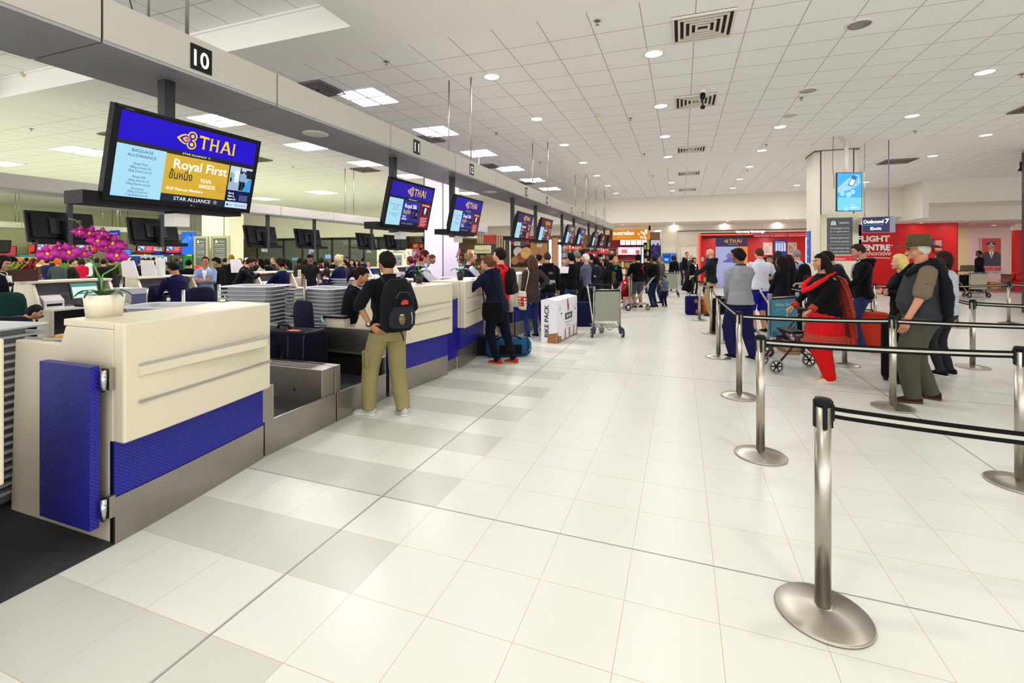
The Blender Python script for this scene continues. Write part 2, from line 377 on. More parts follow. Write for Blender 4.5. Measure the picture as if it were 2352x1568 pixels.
for k, (x, y) in enumerate([(-15.5, 8.0), (-15.5, 12.5), (-15.5, 17), (-20, 8), (-20, 13), (-20, 18), (-26, 10), (-26, 17)]):
    panel_light(x, y, col='g', power=420, label='square panel light over the far hall, %s counted from the left front' % ORD[k], s=.55)
panel_light(-6.6, 2.3, CZ+.36, col='g', power=120, label='panel light in the raised ceiling bay', s=.42)
def vent(x, y, s=.36, label='', m1='#e8dfd0', m2='#1b1a1c'):
    t = empty('ceiling_vent', (x, y, CZ), 0, label, 'air vent', 'square ceiling vents')
    MB().box(-s, s, -s, s, -.006, 0, mat(m2, .8)).build('backing', t)
    for k in range(5):
        a = s*(1-k*.19); w = .028; g = MB(); M_ = mat(m1, .5)
        for sx_ in (-1, 1):
            g.prism([(sx_*a, -a), (sx_*a, a), (sx_*(a-w), a-w), (sx_*(a-w), -a+w)], -.03, -.006, M_)
            g.prism([(-a, sx_*a), (a, sx_*a), (a-w, sx_*(a-w)), (-a+w, sx_*(a-w))], -.03, -.006, M_)
        g.build('vane', t)
    return t
for k, y in enumerate([6.3, 9.3, 13.5, 17.45, 21.8]): vent(.25, y, label='square white louvred vent above the walkway, %s from the camera' % ORD[k])
for k, y in enumerate([6.4, 10.1, 13.85, 17.6]): vent(-5.9, y, .33, label='dark square vent beside the panel lights, %s from the camera' % ORD[k], m1='#6a6266')
for k, (x, y) in enumerate([(6.6, 11.9), (9.0, 13.3), (9.2, 16.4), (6.2, 17.4)]): vent(x, y, .4, label='dark square vent at the right of the ceiling, %s of four' % ORD[k], m1='#857c74')
for k, (x, y) in enumerate([(-12.6, 7.3), (-12, 10.4), (-16.5, 10), (-10, 13)]): vent(x, y, .36, label='dark square vent over the far hall, %s of four' % ORD[k], m1='#706a60')
def sprinkler(x, y, label):
    g = MB(); C_ = mat('#9a8f86', .4, 1.)
    g.lathe([(.001, -.002), (.04, -.008), (.035, 0)], (0, 0, 0), C_, 16); g.cyl((0, 0, -.05), (0, 0, 0), .008, C_, 8)
    g.lathe([(.001, -.052), (.025, -.054), (.001, -.058)], (0, 0, 0), C_, 12)
    return g.build('ceiling_sprinkler', loc=(x, y, CZ), label=label, cat='sprinkler', group='ceiling sprinklers')
for k, p in enumerate([(1372, 47), (887, 141), (1448, 271), (1140, 305), (1841, 224), (2347, 170), (2102, 301), (1760, 332), (1480, 353), (1240, 373), (1716, 390), (1500, 403), (72, 295), (673, 382)]):
    x, y = fl(*p, CZ); sprinkler(x, y, 'small metal sprinkler head under the ceiling, number %d counted along the tiles' % (k+1))
def detector(x, y, z, label):
    g = MB(); g.lathe([(.001, -.075), (.03, -.07), (.035, -.045), (.06, -.035), (.065, -.01), (.065, 0)], (0, 0, 0), mat('#cfc28c', .5), 24)
    g.build('smoke_detector', loc=(x, y, z), label=label, cat='smoke detector')
detector(*fl(1371, 262, CZ), CZ, 'cream smoke detector on the tiled ceiling above the walkway')
detector(*fl(57, 168, CZ+.36), CZ+.36, 'cream smoke detector in the raised ceiling bay')
def dome(x, y, z, label):
    t = empty('security_camera', (x, y, z), 0, label, 'security camera')
    MB().lathe([(.07, -.05), (.085, -.04), (.09, 0)], (0, 0, 0), mat('#ddd8da', .4), 20).build('housing', t)
    MB().ell((0, 0, -.05), (.06, .06, .055), mat('#1c1a20', .1), 14).build('dome_lens', t)
dome(*fl(1226, 417, CZ), CZ, 'dark dome camera under the ceiling past the check-in beam')
dome(*pd(2056, 22.3), 3.05, 'dome camera on the soffit over the red shop wall')
t = empty('security_camera', (*fl(1614, 205, CZ), CZ), 0, 'black camera hanging from a short stem below the ceiling', 'security camera')
g = MB(); g.lathe([(.05, -.06), (.055, 0)], (0, 0, 0), PLASTER, 16); g.build('base', t)
g = MB(); g.cyl((0, 0, -.3), (0, 0, -.06), .012, BLACK, 8); g.lathe([(.02, -.18), (.045, -.15), (.045, -.08), (.02, -.06)], (0, 0, 0), BLACK, 14); g.build('stem', t)
MB().ell((0, 0, -.31), (.045, .045, .035), BLACKG, 14).build('camera_head', t)
t = empty('spotlight', (9.6, 18.2, CZ), .6, 'black square spotlight hanging at the right edge', 'spotlight')
MB().box(-.09, .09, -.09, .09, -.07, 0, PLASTER).build('base', t)
g = MB(); g.box(-.1, .1, -.07, .07, -.36, -.1, BLACK); g.cyl((0, 0, -.1), (0, 0, -.06), .015, BLACK, 8); g.build('lamp_head', t)
g = MB(); g.prism([(-.1, -.36), (.1, -.36), (.14, -.3), (.1, -.2)], .07, .13, BLACK, 'y'); g.build('visor', t)

# ================================================================ columns
def column(x0, x1, y0, y1, label_ix, seams=True):
    g = MB(); c = .14
    g.prism([(x0+c, y0), (x1-c, y0), (x1, y0+c), (x1, y1-c), (x1-c, y1), (x0+c, y1), (x0, y1-c), (x0, y0+c)], 0, CZ, mat('#e4dccb', .5))
    for x in (x0+c+.0, x1-c-.0): g.box(x-.012, x+.012, y0-.004, y0+.01, 0, CZ, mat('#1a1620', .5))
    g.box(x0, x1, y0-.002, y1, CZ-.03, CZ-.001, mat('#6d665e', .6))
    g.build('column_%d' % label_ix, kind='structure')
column(3.46, 4.5, 14.9, 15.95, 1)
g = MB(); g.box(-7.85, -7.2, 13.2, 14.3, 0, CZ, mat('#e6dcec', .5)); g.box(-7.2, -7.15, 13.2, 14.3, 0, CZ, mat('#e6dcec', .5))
for x, y in ((-7.85, 13.19), (-7.16, 13.19)): g.box(x-.012, x+.012, y-.003, y+.01, 0, CZ, mat('#1a1620', .5))
g.build('column_2', kind='structure')
column(-20.9, -19.2, 15.2, 16.2, 3)
g = MB(); g.box(9.0, 10.3, 15.9, 17.2, 0, CZ, mat('#2c2c30', .35)); 
for z in (.9, 1.8, 2.7, 3.6): g.box(8.995, 10.305, 15.895, 17.2, z, z+.02, mat('#101012', .6))
g.build('column_4', kind='structure')
# ================================================================ end wall with the shops
def wy(px, py, Y):       # point of the vertical plane Y seen at a photo position -> (x, z)
    c, s = math.cos(YAW), math.sin(YAW); u = (px-CX_)/F_
    dy = c+s*u; t = Y/dy; return ((-s+c*u)*t, EYE+(HY_-py)/F_*t)
def wx(px, py, X):
    c, s = math.cos(YAW), math.sin(YAW); u = (px-CX_)/F_
    t = X/(-s+c*u); return ((c+s*u)*t, EYE+(HY_-py)/F_*t)
WY = 26.3
CREAM = mat('#e9ddc9', .7); RED = mat('#d21a1c', .4, spec=.2); REDM = mat('#c8191c', .5)
def X_(px, Y=WY): return wy(px, 585, Y)[0]
def wallbox(px0, px1, z0, z1, m, name, y0=WY, th=.15, **k):
    return MB().box(X_(px0, y0), X_(px1, y0), y0, y0+th, z0, z1, m).build(name, **k)
wallbox(1519, 1609, 0, 3.24, CREAM, 'wall_far', kind='structure')
wallbox(1609, 1863, 2.68, 3.24, CREAM, 'wall_far_header', kind='structure')
wallbox(1863, 1978, 0, 3.24, CREAM, 'wall_far', kind='structure')
wallbox(1407, 1519, 2.95, 3.24, CREAM, 'wall_far_header', kind='structure')
g = MB(); 
a = wy(1556, 533, WY-.02); b_ = wy(1862, 522, WY-.02)
g.box(a[0], b_[0], WY-.03, WY, 2.86, 2.9, mat('#3a3634', .5)); g.build('trim_1', kind='structure')
MB().box(X_(1516), X_(1520.5), WY-.03, WY+.1, 0, 2.9, STEELV).build('trim_2', kind='structure')
MB().box(X_(1554), X_(1556.5), WY-.03, WY+.1, 0, 2.9, STEELV).build('trim_3', kind='structure')
# service door
t = empty('door_1', (X_(1582), WY, 0), 0); t['kind'] = 'structure'
w = (X_(1600)-X_(1564))/2
MB().box(-w, w, -.03, 0, 0, 2.05, mat('#eadfcb', .6)).build('door_leaf', t)
g = MB(); g.box(-w-.05, -w, -.035, 0, 0, 2.1, mat('#cfc3b0', .5)); g.box(w, w+.05, -.035, 0, 0, 2.1, mat('#cfc3b0', .5)); g.box(-w, w, -.035, 0, 2.05, 2.1, mat('#cfc3b0', .5)); g.build('door_frame', t)
g = MB(); g.cyl((-w+.1, -.09, 1.0), (-w+.3, -.09, 1.0), .013, CHROME, 8); g.cyl((-w+.1, -.09, 1.0), (-w+.1, -.02, 1.0), .02, CHROME, 8); g.build('handle', t)
# produce shop: back room, lit menus, shelves
x0, x1 = X_(1395), X_(1489)
g = MB(); g.box(x0-1.5, x1+.1, 30.5, 30.7, 0, 3.2, mat('#b8304a', .6)); g.box(x1+.02, x1+.12, WY, 30.7, 0, 3.2, CREAM); g.build('wall_shop', kind='structure')
t = empty('shop_sign', (X_(1448), WY-.1, 2.72), 0, 'orange illuminated sign of the produce shop with white word and white circles', 'sign')
hw = (X_(1490)-X_(1407))/2; g = MB(frame((0, -.06, 0), (1, 0, 0), (0, 0, 1)))
MB().box(-hw, hw, -.05, .1, -.28, .28, emi('#f0931c', .75)).build('sign_box', t)
g.text('australian', -hw*.36, .0, 0, .30, emi('#fffaf0', 1.4), bold=.02, width=hw*1.15); g.text('produce store', -hw*.3, -.14, 0, .1, emi('#f7c98a', .9), width=hw*.8); g.build('lettering', t)
g = MB(frame((0, -.06, 0), (1, 0, 0), (0, 0, 1))); pts = [(.42, .02), (.55, .14), (.52, -.12), (.66, .07), (.78, .2), (.8, .08), (.7, -.02), (.72, -.14), (.6, -.17), (.76, -.2)]
for k, (a, b) in enumerate(pts): g.disc(a*hw/.9, b, .05+.03*(k in (3, 4)), .001*k, emi('#fff2d8', 1.), 14)
g.strip([(a*hw/.9, b) for a, b in pts], .008, 0, emi('#fff2d8', .9)); g.build('circle_emblem', t)
def lightbox(px0, px1, z0, z1, Y, col, e, label, name='menu_screen', cat='screen', items=None, base='#7a1420', group=None):
    xa, xb = X_(px0, Y), X_(px1, Y); cx = (xa+xb)/2; cz = (z0+z1)/2; w = (xb-xa)/2; h = (z1-z0)/2
    t = empty(name, (cx, Y-.03, cz), 0, label, cat, group)
    MB().box(-w-.02, w+.02, -.02, .06, -h-.02, h+.02, mat('#2a2022', .5)).build('frame', t)
    g = MB(frame((0, -.03, 0), (1, 0, 0), (0, 0, 1))); g.rect(-w, w, -h, h, 0, emi(col, e))
    for it in (items or []):
        if isinstance(it[0], str): g.text(it[0], it[1]*w, it[2]*h, .004, it[3]*h, it[4], width=it[5]*w if len(it) > 5 else None)
        else: g.rect(it[0]*w, it[1]*w, it[2]*h, it[3]*h, .002+.0004*len(g.f), it[4])
    g.build('face', t); return t
PK = emi('#f9e6f2', 1.5); rr = random.Random(3)
for k in range(5):
    a = 1425+k*12.4
    lightbox(a, a+11, 2.25, 2.75, 30.4, '#f4f6ff', 1.6, 'glowing white menu board in the produce shop, %s from the left' % ORD[k], 'menu_board', 'menu board',
             [(-.8, .8, .5-.3*j, .6-.3*j, emi(['#d8a0b0', '#a0b8a0', '#e8c080'][(j+k) % 3], 1.)) for j in range(4)], group='menu boards')
lightbox(1420, 1472, 1.62, 2.1, 30.35, '#f6cdd8', 1.3, 'pale pink lit food picture panel behind the produce shop counter', 'picture_panel', 'sign', [(-.7, -.2, -.6, .4, emi('#d98a6a', 1.)), (0, .5, -.5, .5, emi('#fff0ea', 1.3)), (.55, .9, -.7, .2, emi('#c2606a', 1.))])
lightbox(1474, 1487, 1.0, 2.1, 30.35, '#bfe6f4', 1.5, 'tall pale blue lit fridge at the end of the produce shop', 'display_fridge', 'fridge', [(-.8, .8, -.8+.4*j, -.75+.4*j, emi('#6a9aaa', 1.)) for j in range(5)])
def shelf_unit(cx, y, w, d, h, n, label, cols, rz=0., frame_m=None, top=None, name='shelf_unit', seed=1, cat='shelf'):
    t = empty(name, (cx, y, 0), rz, label, cat); fm = frame_m or mat('#c9a878', .6); r = random.Random(seed)
    g = MB(); g.box(-w, -w+.03, -d, d, 0, h, fm); g.box(w-.03, w, -d, d, 0, h, fm); g.box(-w, w, d-.02, d, 0, h, fm)
    for k in range(n+1): g.box(-w+.03, w-.03, -d, d-.02, .1+k*(h-.12)/n, .12+k*(h-.12)/n, fm)
    g.build('carcass', t)
    g = MB()
    for k in range(n):
        z = .12+k*(h-.12)/n; x = -w+.04
        while x < w-.12:
            ww = r.uniform(.06, .16); hh = r.uniform(.5, .85)*(h-.12)/n; m = mat(r.choice(cols), .5)
            if r.random() < .5: g.box(x, x+ww, -d+.03, -d+.03+ww, z, z+hh, m)
            else: g.lathe([(ww*.48, 0), (ww*.48, hh*.7), (ww*.2, hh*.82), (ww*.2, hh)], (x+ww/2, -d+.1, z), m, 8)
            x += ww+.012
    g.build('goods', t, kind='stuff'); return t
shelf_unit(X_(1436, 27.5), 27.5, .75, .25, 1.3, 3, 'pale wooden shelf of jars in the produce shop', ['#c9a05a', '#e6d0a0', '#b88a4a', '#efe6d0'], seed=2)
shelf_unit(X_(1488, 26.9), 26.9, .22, .2, 2.3, 6, 'narrow tall wine shelf at the produce shop entrance', ['#2a1418', '#3a2028', '#8a2a30', '#d8c8a8'], frame_m=mat('#4a2a20', .5), seed=5)
lightbox(1495, 1517, 1.45, 2.42, WY, '#4b3a78', .5, 'tall purple poster of grapes beside the produce shop', 'poster', 'poster', None)
t = bpy.data.objects['poster']; g = MB(frame((0, -.035, 0), (1, 0, 0), (0, 0, 1))); w = (X_(1517)-X_(1495))/2
g.rect(-w, w, .2, .485, .001, emi('#d6cfe0', .7))
for k in range(34):
    g.disc(rr.uniform(-w*.8, w*.8), rr.uniform(-.42, .3-.25*rr.random()), rr.uniform(.05, .085), .002+.0005*k, emi(rr.choice(['#3a2c66', '#5a4890', '#2a2050', '#6a5aa6']), .5), 14)
g.build('grape_picture', t)
MB().box(X_(1493), X_(1518), WY-.02, WY+.1, 2.45, 2.85, mat('#8a5a34', .5, kind='wood')).build('trim_4', kind='structure')
MB().box(X_(1486), X_(1492), WY-.05, WY+.1, 1.9, 2.45, mat('#9aa82a', .5)).build('sign_strip', label='yellow-green upright strip between the orange sign and the grapes', cat='sign')
MB().box(X_(1490), X_(1519), WY, WY+.15, 0, 2.45, mat('#4a3c34', .6)).build('wall_far_pier', kind='structure')
# self-service screens in the gap
for k, (a, b, c, d_, z0, z1, col) in enumerate([(1523, 1538, 0, 0, 1.2, 1.68, '#0e6ad8'), (1540, 1552, 0, 0, 1.0, 1.68, '#1a86f0')]):
    lightbox(a, b, z0, z1, WY-.05, col, .9, ['blue lit screen beside the grey panel wall', 'narrow blue lit screen next to the service door'][k], 'wall_screen', 'screen', [(-.8, .8, .3, .6, emi('#063a90', .6)), (-.5, .6, -.5, -.1, emi('#9ad0ff', 1.))])
# currency exchange
xa, xb = X_(1609), X_(1863)
g = MB(); g.box(xa-.1, xb+.2, 28.3, 28.5, 0, 2.8, mat('#e01f1d', .35)); g.box(xa-.02, xa+.05, WY, 28.4, 0, 2.7, REDM); g.box(xa, xb, WY, 28.4, 2.68, 2.75, mat('#b01818', .4)); g.build('wall_exchange', kind='structure')
g = MB(); g.box(xa-.06, xb, WY-.06, WY, 2.62, 2.7, emi('#ff5a48', 1.1)); g.box(xa-.09, xa+.0, WY-.06, WY, 0, 2.66, emi('#ff5a48', 1.)); g.build('lit_edge', label='glowing red edge around the currency exchange opening', cat='light strip')
g = MB(); g.box(xa+.0, xb, 26.9, 27.0, 2.5, 2.68, mat('#5a3420', .5, kind='wood')); g.build('trim_5', kind='structure')
g = MB(frame((X_(1723), WY-.04, 2.74), (1, 0, 0), (0, 0, 1))); g.text('Currency Exchange', 0, 0, 0, .16, emi('#eaf2ff', 2.2), bold=.015, width=X_(1756)-X_(1690)); g.build('illuminated_sign', label='white glowing Currency Exchange lettering on the cream wall', cat='sign')
t = empty('ticker_sign', (X_(1798, 26.1), 26.15, 2.58), 0, 'red scrolling LED ticker above the currency exchange counter', 'sign')
w = (X_(1866, 26.15)-X_(1728, 26.15))/2
MB().box(-w, w, 0, .08, -.085, .085, mat('#a01818', .4)).build('housing', t)
g = MB(frame((0, -.004, 0), (1, 0, 0), (0, 0, 1))); g.text('TRAVELEX CURRENCY EXCHANGE...O', 0, -.05, 0, .13, emi('#ff6a78', 1.8), width=w*1.94); g.build('lettering', t)
for k, (a, b) in enumerate([(1753, 1774), (1809, 1831)]):
    x_, x2 = X_(a, 28.2), X_(b, 28.2); w = (x2-x_)/2
    t = empty('poster', ((x_+x2)/2, 28.27, 1.95), 0, 'cream poster with red text, just %s of the blue rate board' % ['left', 'right'][k], 'poster')
    MB().box(-w, w, -.02, .02, -.33, .33, mat('#f2dccb', .6)).build('sheet', t)
    g = MB(frame((0, -.025, 0), (1, 0, 0), (0, 0, 1)))
    for j, s in enumerate(['A DEAL', 'CURRENCY', 'PREPAYMENT', 'TO SPEND', 'OVERSEAS']): g.text(s, -w*.8, .12-j*.08, 0, .07, mat('#8a3038', .6), align='l', width=w*1.2 if j else w*.7)
    g.poly([(w*.3, .2), (w*.8, .3), (w*.5, .22), (w*.75, .1)], .001, REDM); g.build('lettering', t)
lightbox(1778, 1804, 1.62, 2.36, 28.2, '#1e3fa8', 1., 'blue exchange rate board on the red wall', 'rate_board', 'screen',
         [('Currency Exchange', 0, .8, .16, emi('#ffffff', 1.6), 1.7)]+[(-.9+.48*i, -.52+.48*i, .55-.17*j, .66-.17*j, emi('#dfe6ff', 1.2)) for i in range(4) for j in range(7)]+[(-.9, .9, .68-.51*j, .71-.51*j, emi('#8a2a60', .8)) for j in range(3)])
g = MB(); g.box(X_(1720, 27), xb, 26.7, 27.1, 0, 1.1, mat('#e8d8d0', .4)); g.box(X_(1720, 27)-.03, xb, 26.65, 27.15, 1.1, 1.14, mat('#c01c1c', .3)); g.build('service_counter', label='pale currency exchange counter with red top', cat='counter')
MB().box(X_(1611, 26.2), X_(1616, 26.2), 26.2, 26.24, 1.28, 1.5, mat('#9adcc8', .5)).build('wall_notice', label='small green notice beside the currency exchange opening', cat='notice')

# ---------------- airline logo used on screens and banners
GOLD = emi('#f2cf2e', .95); GOLDM = mat('#e8b020', .5)
def airline_logo(g, x, y, s, m, blue, pink, z=0.):
    def spiral(cx, cy, r, sgn, a0):
        p = [(cx+math.cos(math.radians(a0+sgn*a))*r, cy+math.sin(math.radians(a0+sgn*a))*r) for a in range(0, 300, 20)]
        g.strip(p, .1*s, z, m); g.disc(cx, cy, r*.45, z+.0008, m, 16)
    spiral(x+.32*s, y+.3*s, .30*s, -1, 190); spiral(x+.32*s, y-.3*s, .30*s, 1, 170)
    def petal(k): return [(x-.78*s*k+(1-k)*.05*s, y)]+[(x-.5*s*k, y+.24*s*k), (x-.2*s*k, y+.38*s*k), (x+.05*s*k, y+.3*s*k), (x+.2*s*k, y), (x+.05*s*k, y-.3*s*k), (x-.2*s*k, y-.38*s*k), (x-.5*s*k, y-.24*s*k)]
    g.poly(petal(1), z+.001, m); g.poly(petal(.76), z+.0018, blue); g.poly([(a-.02*s, b) for a, b in petal(.5)], z+.0026, m); g.poly([(a-.02*s, b) for a, b in petal(.34)], z+.0034, pink)
def thai_word(g, x, y, h, m, z=0., sx=1.):      # serif capitals T H A I, x = left edge
    h_ = h; t = .17*h; k = sx*h
    def bar(xa, ya, xb, yb, w0, w1=None):
        w1 = w1 or w0; g.poly([(x+(xa-w0/2)*k, y+ya*h), (x+(xa+w0/2)*k, y+ya*h), (x+(xb+w1/2)*k, y+yb*h), (x+(xb-w1/2)*k, y+yb*h)], z, m)
    def stem(cx):
        g.poly([(x+(cx-.15)*k, y), (x+(cx+.15)*k, y), (x+(cx+.085)*k, y+.07*h), (x+(cx+.075)*k, y+.93*h), (x+(cx+.15)*k, y+h), (x+(cx-.15)*k, y+h), (x+(cx-.075)*k, y+.93*h), (x+(cx-.085)*k, y+.07*h)], z, m)
    g.poly([(x, y+.8*h), (x+.05*k, y+.86*h), (x+.75*k, y+.86*h), (x+.84*k, y+.8*h), (x+.8*k, y+1.02*h), (x+.02*k, y+1.06*h)], z, m); stem(.42)
    stem(1.05); stem(1.6); bar(1.325, .44, 1.325, .57, .5)
    bar(1.98, 0, 2.33, 1.06, .16, .2); bar(2.78, 0, 2.36, 1.06, .2, .26); bar(1.98, 0, 1.98, .05, .26); bar(2.78, 0, 2.78, .05, .3); bar(2.36, .3, 2.36, .4, .42)
    stem(3.1)
    return 3.25*k
# pull-up banner
t = empty('pull_up_banner', (X_(1680, 24.9), 24.9, 0), 0, 'tall airline banner with purple head and orange panel before the red exchange', 'banner')
w = (X_(1717, 24.9)-X_(1643.5, 24.9))/2
g = MB(); g.rbox(-w, w, -.12, .12, 0, .1, .04, mat('#a8a8ac', .4)); g.cyl((0, .05, .1), (0, .05, 2.45), .012, CHROME, 8); g.build('stand', t)
zt = 2.44; g = MB(frame((0, -.01, 0), (1, 0, 0), (0, 0, 1)))
PU = mat('#24154e', .5); g.rect(-w, w, zt-.42, zt, 0, PU); g.rect(.35*w, w, .1, zt-.42, 0, mat('#f08a1a', .5)); g.rect(-w, .35*w, .1, zt-.42, 0, mat('#a8aede', .5))
airline_logo(g, -.33*w, zt-.16, .13, GOLDM, PU, mat('#c03060', .5), .002); thai_word(g, -.14*w, zt-.24, .17, GOLDM, .002); g.text('Smooth as silk', .12*w, zt-.33, .002, .07, GOLDM)
g.disc(-.1*w, 1.55, .16, .002, mat('#6c74c0', .5)); g.poly([(-.6*w, 1.25), (.35*w, 1.25), (.35*w, 1.45), (.1*w, 1.6), (-.3*w, 1.4)], .003, mat('#5660b0', .5)); g.disc(-.02*w, 1.62, .09, .004, mat('#b05a90', .5))
for j in range(4): g.rect(.5*w, .9*w, 1.68-j*.09, 1.71-j*.09, .003, mat('#f8c080', .5))
g.build('printed_sheet', t)
# ---------------- travel agency: red facade
xa, xb = X_(1960), X_(2200)
g = MB(); g.box(xa, xb, WY, WY+.2, 0, 3.05, RED); g.box(xa, xb, WY-.004, WY, 1.0, 1.0, RED)
g.box(X_(2058), X_(2058)+.02, WY-.006, WY, 0, 3.05, mat('#8a0c10', .4)); g.box(xb-.02, xb, WY, 31.5, 0, 3.05, RED); g.build('wall_agency', kind='structure')
g = MB(frame((0, WY-.03, 0), (1, 0, 0), (0, 0, 1))); WT = mat('#f6efe8', .5)
a, b = X_(1968), X_(2043)
g.text('FLIGHT', a, 2.25, 0, .36, WT, 'l', bold=.05, width=b-a); g.text('CENTRE', a, 1.84, 0, .36, WT, 'l', bold=.05, width=b-a+.02)
g.text('unbeatable', b+.02, 1.6, .004, .3, WT, 'r', slant=.35, width=(b-a)*.9); g.strip([(b-1.1, 1.47), (b-.3, 1.48), (b+.02, 1.46)], .03, 0, WT); g.disc(b+.08, 2.05, .03, 0, WT)
g.build('shop_lettering', label='white FLIGHT CENTRE unbeatable lettering on the red wall', cat='sign')
lightbox(2144, 2164, 1.75, 2.32, WY, '#e0403c', .5, 'small red price screen on the red wall behind the hat', 'price_screen', 'screen', [(-.7, .7, .7-.2*j, .78-.2*j, emi('#f8c8b8', .9)) for j in range(8)]+[(-1.3, -1.02, -.2, .8, emi('#3a6ad8', .8))])
# agency interior
g = MB(); g.box(X_(2200), 30, 31.5, 31.7, 0, 3.05, mat('#f0d2c6', .6)); g.box(X_(2200, 31.4), X_(2221, 31.4), 31.4, 31.5, 0, 3.05, mat('#f6e0a4', .6)); g.build('wall_agency_back', kind='structure')
g = MB(); g.box(X_(2200), 22, 26.3, 31.5, .002, .01, mat('#6a5a56', .8)); g.box(X_(2185), 22, 25.6, 26.3, .002, .012, mat('#d84a38', .7)); g.build('floor_agency', kind='structure')
g = MB(); g.box(X_(2330, 28), X_(2347, 28), 28, 28.2, 0, 2.75, RED); g.box(X_(2328, 28), X_(2347, 28), 27.98, 28.2, 2.75, 3.05, CREAM); g.build('wall_agency_pier', kind='structure')
Yp = 31.45; xa, xb = X_(2254, Yp), X_(2298, Yp); w = (xb-xa)/2; zt = wy(2276, 547, Yp)[1]; zb = wy(2276, 622, Yp)[1]; h = (zt-zb)/2
t = empty('framed_poster', ((xa+xb)/2, Yp, (zt+zb)/2), 0, 'red framed poster of a captain in dark uniform and peaked cap', 'poster')
g = MB(); g.box(-w-.04, w+.04, -.03, .05, -h-.04, h+.04, mat('#d8d0d0', .3)); g.build('frame', t)
g = MB(frame((0, -.035, 0), (1, 0, 0), (0, 0, 1))); g.rect(-w, w, -h, h, 0, mat('#d02a22', .4)); DU = mat('#3a3038', .5); SK = mat('#c98a68', .5)
g.poly([(-w, -.68*h), (w, -.68*h), (w, .02*h), (.6*w, .16*h), (.15*w, .22*h), (-.15*w, .22*h), (-.6*w, .16*h), (-w, .02*h)], .002, DU)
g.poly([(-.3*w, .2*h), (0, -.25*h), (.3*w, .2*h)], .003, WT); g.poly([(-.06*w, .1*h), (0, -.25*h), (.06*w, .1*h)], .004, DU)
g.disc(0, .38*h, .32*w, .005, SK, 24, .24*h); g.poly([(-.5*w, .56*h), (-.45*w, .7*h), (0, .8*h), (.45*w, .7*h), (.5*w, .56*h), (.3*w, .5*h), (0, .53*h), (-.3*w, .5*h)], .006, mat('#18161e', .5))
g.strip([(-.38*w, .55*h), (0, .59*h), (.38*w, .55*h)], .04, .007, WT); g.rect(-.12*w, .12*w, .66*h, .72*h, .007, WT); g.strip([(-.15*w, .26*h), (0, .23*h), (.15*w, .26*h)], .02, .007, WT); g.rect(-.17*w, -.07*w, .43*h, .455*h, .007, DU); g.rect(.07*w, .17*w, .43*h, .455*h, .007, DU)
g.rect(-w, w, -h, -.68*h, .004, mat('#c02420', .4)); g.text('FLIGHT CENTRE', 0, -.8*h, .006, .11*h, WT, width=1.7*w); g.text('best airfares', 0, -.93*h, .006, .08*h, WT, width=1.1*w)
g.build('picture', t)
def plastic_chair(x, y, rz, label):
    t = empty('plastic_chair', (x, y, 0), rz, label, 'chair'); m = mat('#c8201c', .35)
    g = MB(); n = 8; R1 = []
    prof = [(.22, .46), (.05, .44), (-.12, .44), (-.2, .5), (-.23, .62), (-.25, .84)]
    for i, (yy, zz) in enumerate(prof): R1.append([(.22*(1-.08*(i > 3)), yy, zz), (.22*(1-.08*(i > 3)), yy-.0, zz+.02), (0, yy, zz+.01), (-.22*(1-.08*(i > 3)), yy, zz+.02), (-.22*(1-.08*(i > 3)), yy, zz), (0, yy, zz-.015)])
    g.rings(R1, m); g.build('seat_shell', t)
    for a, b in ((-.18, .18), (.18, .18), (-.18, -.18), (.18, -.18)):
        MB().cyl((a*.8, b*.6, .44), (a*1.15, b*1.25, 0), .011, CHROME, 8).build('leg', t)
plastic_chair(X_(2312, 27.4), 27.4, .9, 'red shell chair at the travel agency, the nearer to the poster'); plastic_chair(X_(2337, 27.0), 27.0, 2.6, 'red shell chair at the travel agency beside the dark pillar')
g = MB(); g.box(-.6, .6, -.4, .4, .7, .73, mat('#d8c0a0', .4)); g.box(-.55, .55, -.02, .02, .0, .7, mat('#8a5a48', .5)); g.build('desk', loc=(X_(2334, 29), 29, 0), label='low wooden desk behind the red shell chairs', cat='desk')
MB().box(-.2, .2, -.15, .15, 0, .35, mat('#d8a860', .6)).build('carton', loc=(X_(2283, 28.5), 28.5, 0), label='tan carton on the floor under the captain poster', cat='box')
# ---------------- shops left of the produce shop, seen between the screens and heads
g = MB(); xl = X_(1056); g.box(xl-9, X_(1056), WY, WY+.2, 2.35, 3.24, CREAM); g.box(xl, X_(1400), WY, WY+.2, 2.75, 3.24, CREAM); g.box(xl-9, X_(1400), 31, 31.2, 0, 3.24, mat('#e6cba0', .7)); g.build('wall_shops', kind='structure')
g = MB()
for k in range(12): g.box(X_(1098)+k*.16, X_(1098)+.08+k*.16, WY-.12, WY, 1.9 if k > 4 else 2.35, 2.8, mat('#d8b98a', .5, kind='wood'))
g.build('timber_battens', label='upright pale timber battens above the news shop sign', cat='cladding')
MB().box(X_(1115), X_(1141), WY-.2, WY-.12, 2.35, 2.82, mat('#c8242c', .5)).build('red_signboard', label='square red panel over the news shop sign', cat='sign')
t = empty('shop_sign', (X_(1117), WY-.3, 2.0), 0, 'cream Newslink sign in a dark brown frame', 'sign'); w = (X_(1141)-X_(1094))/2
MB().box(-w, w, 0, .1, -.35, .3, mat('#3a2a24', .5)).build('frame', t)
g = MB(frame((-.1, -.01, 0), (1, 0, 0), (0, 0, 1))); g.rect(-w*.8, w*.8, -.28, .2, 0, emi('#e8dcae', .7)); g.text('Newslink', 0, -.2, .003, .25, mat('#2a2420', .5), width=w*1.4); g.strip([(-.2, .08), (0, .15), (.2, .1)], .015, .003, mat('#b05a30', .5)); g.build('lettering', t)
MB().box(X_(1150), X_(1171), WY-.05, WY+.1, 0, 2.6, mat('#3c3633', .5)).build('door_2', kind='structure')
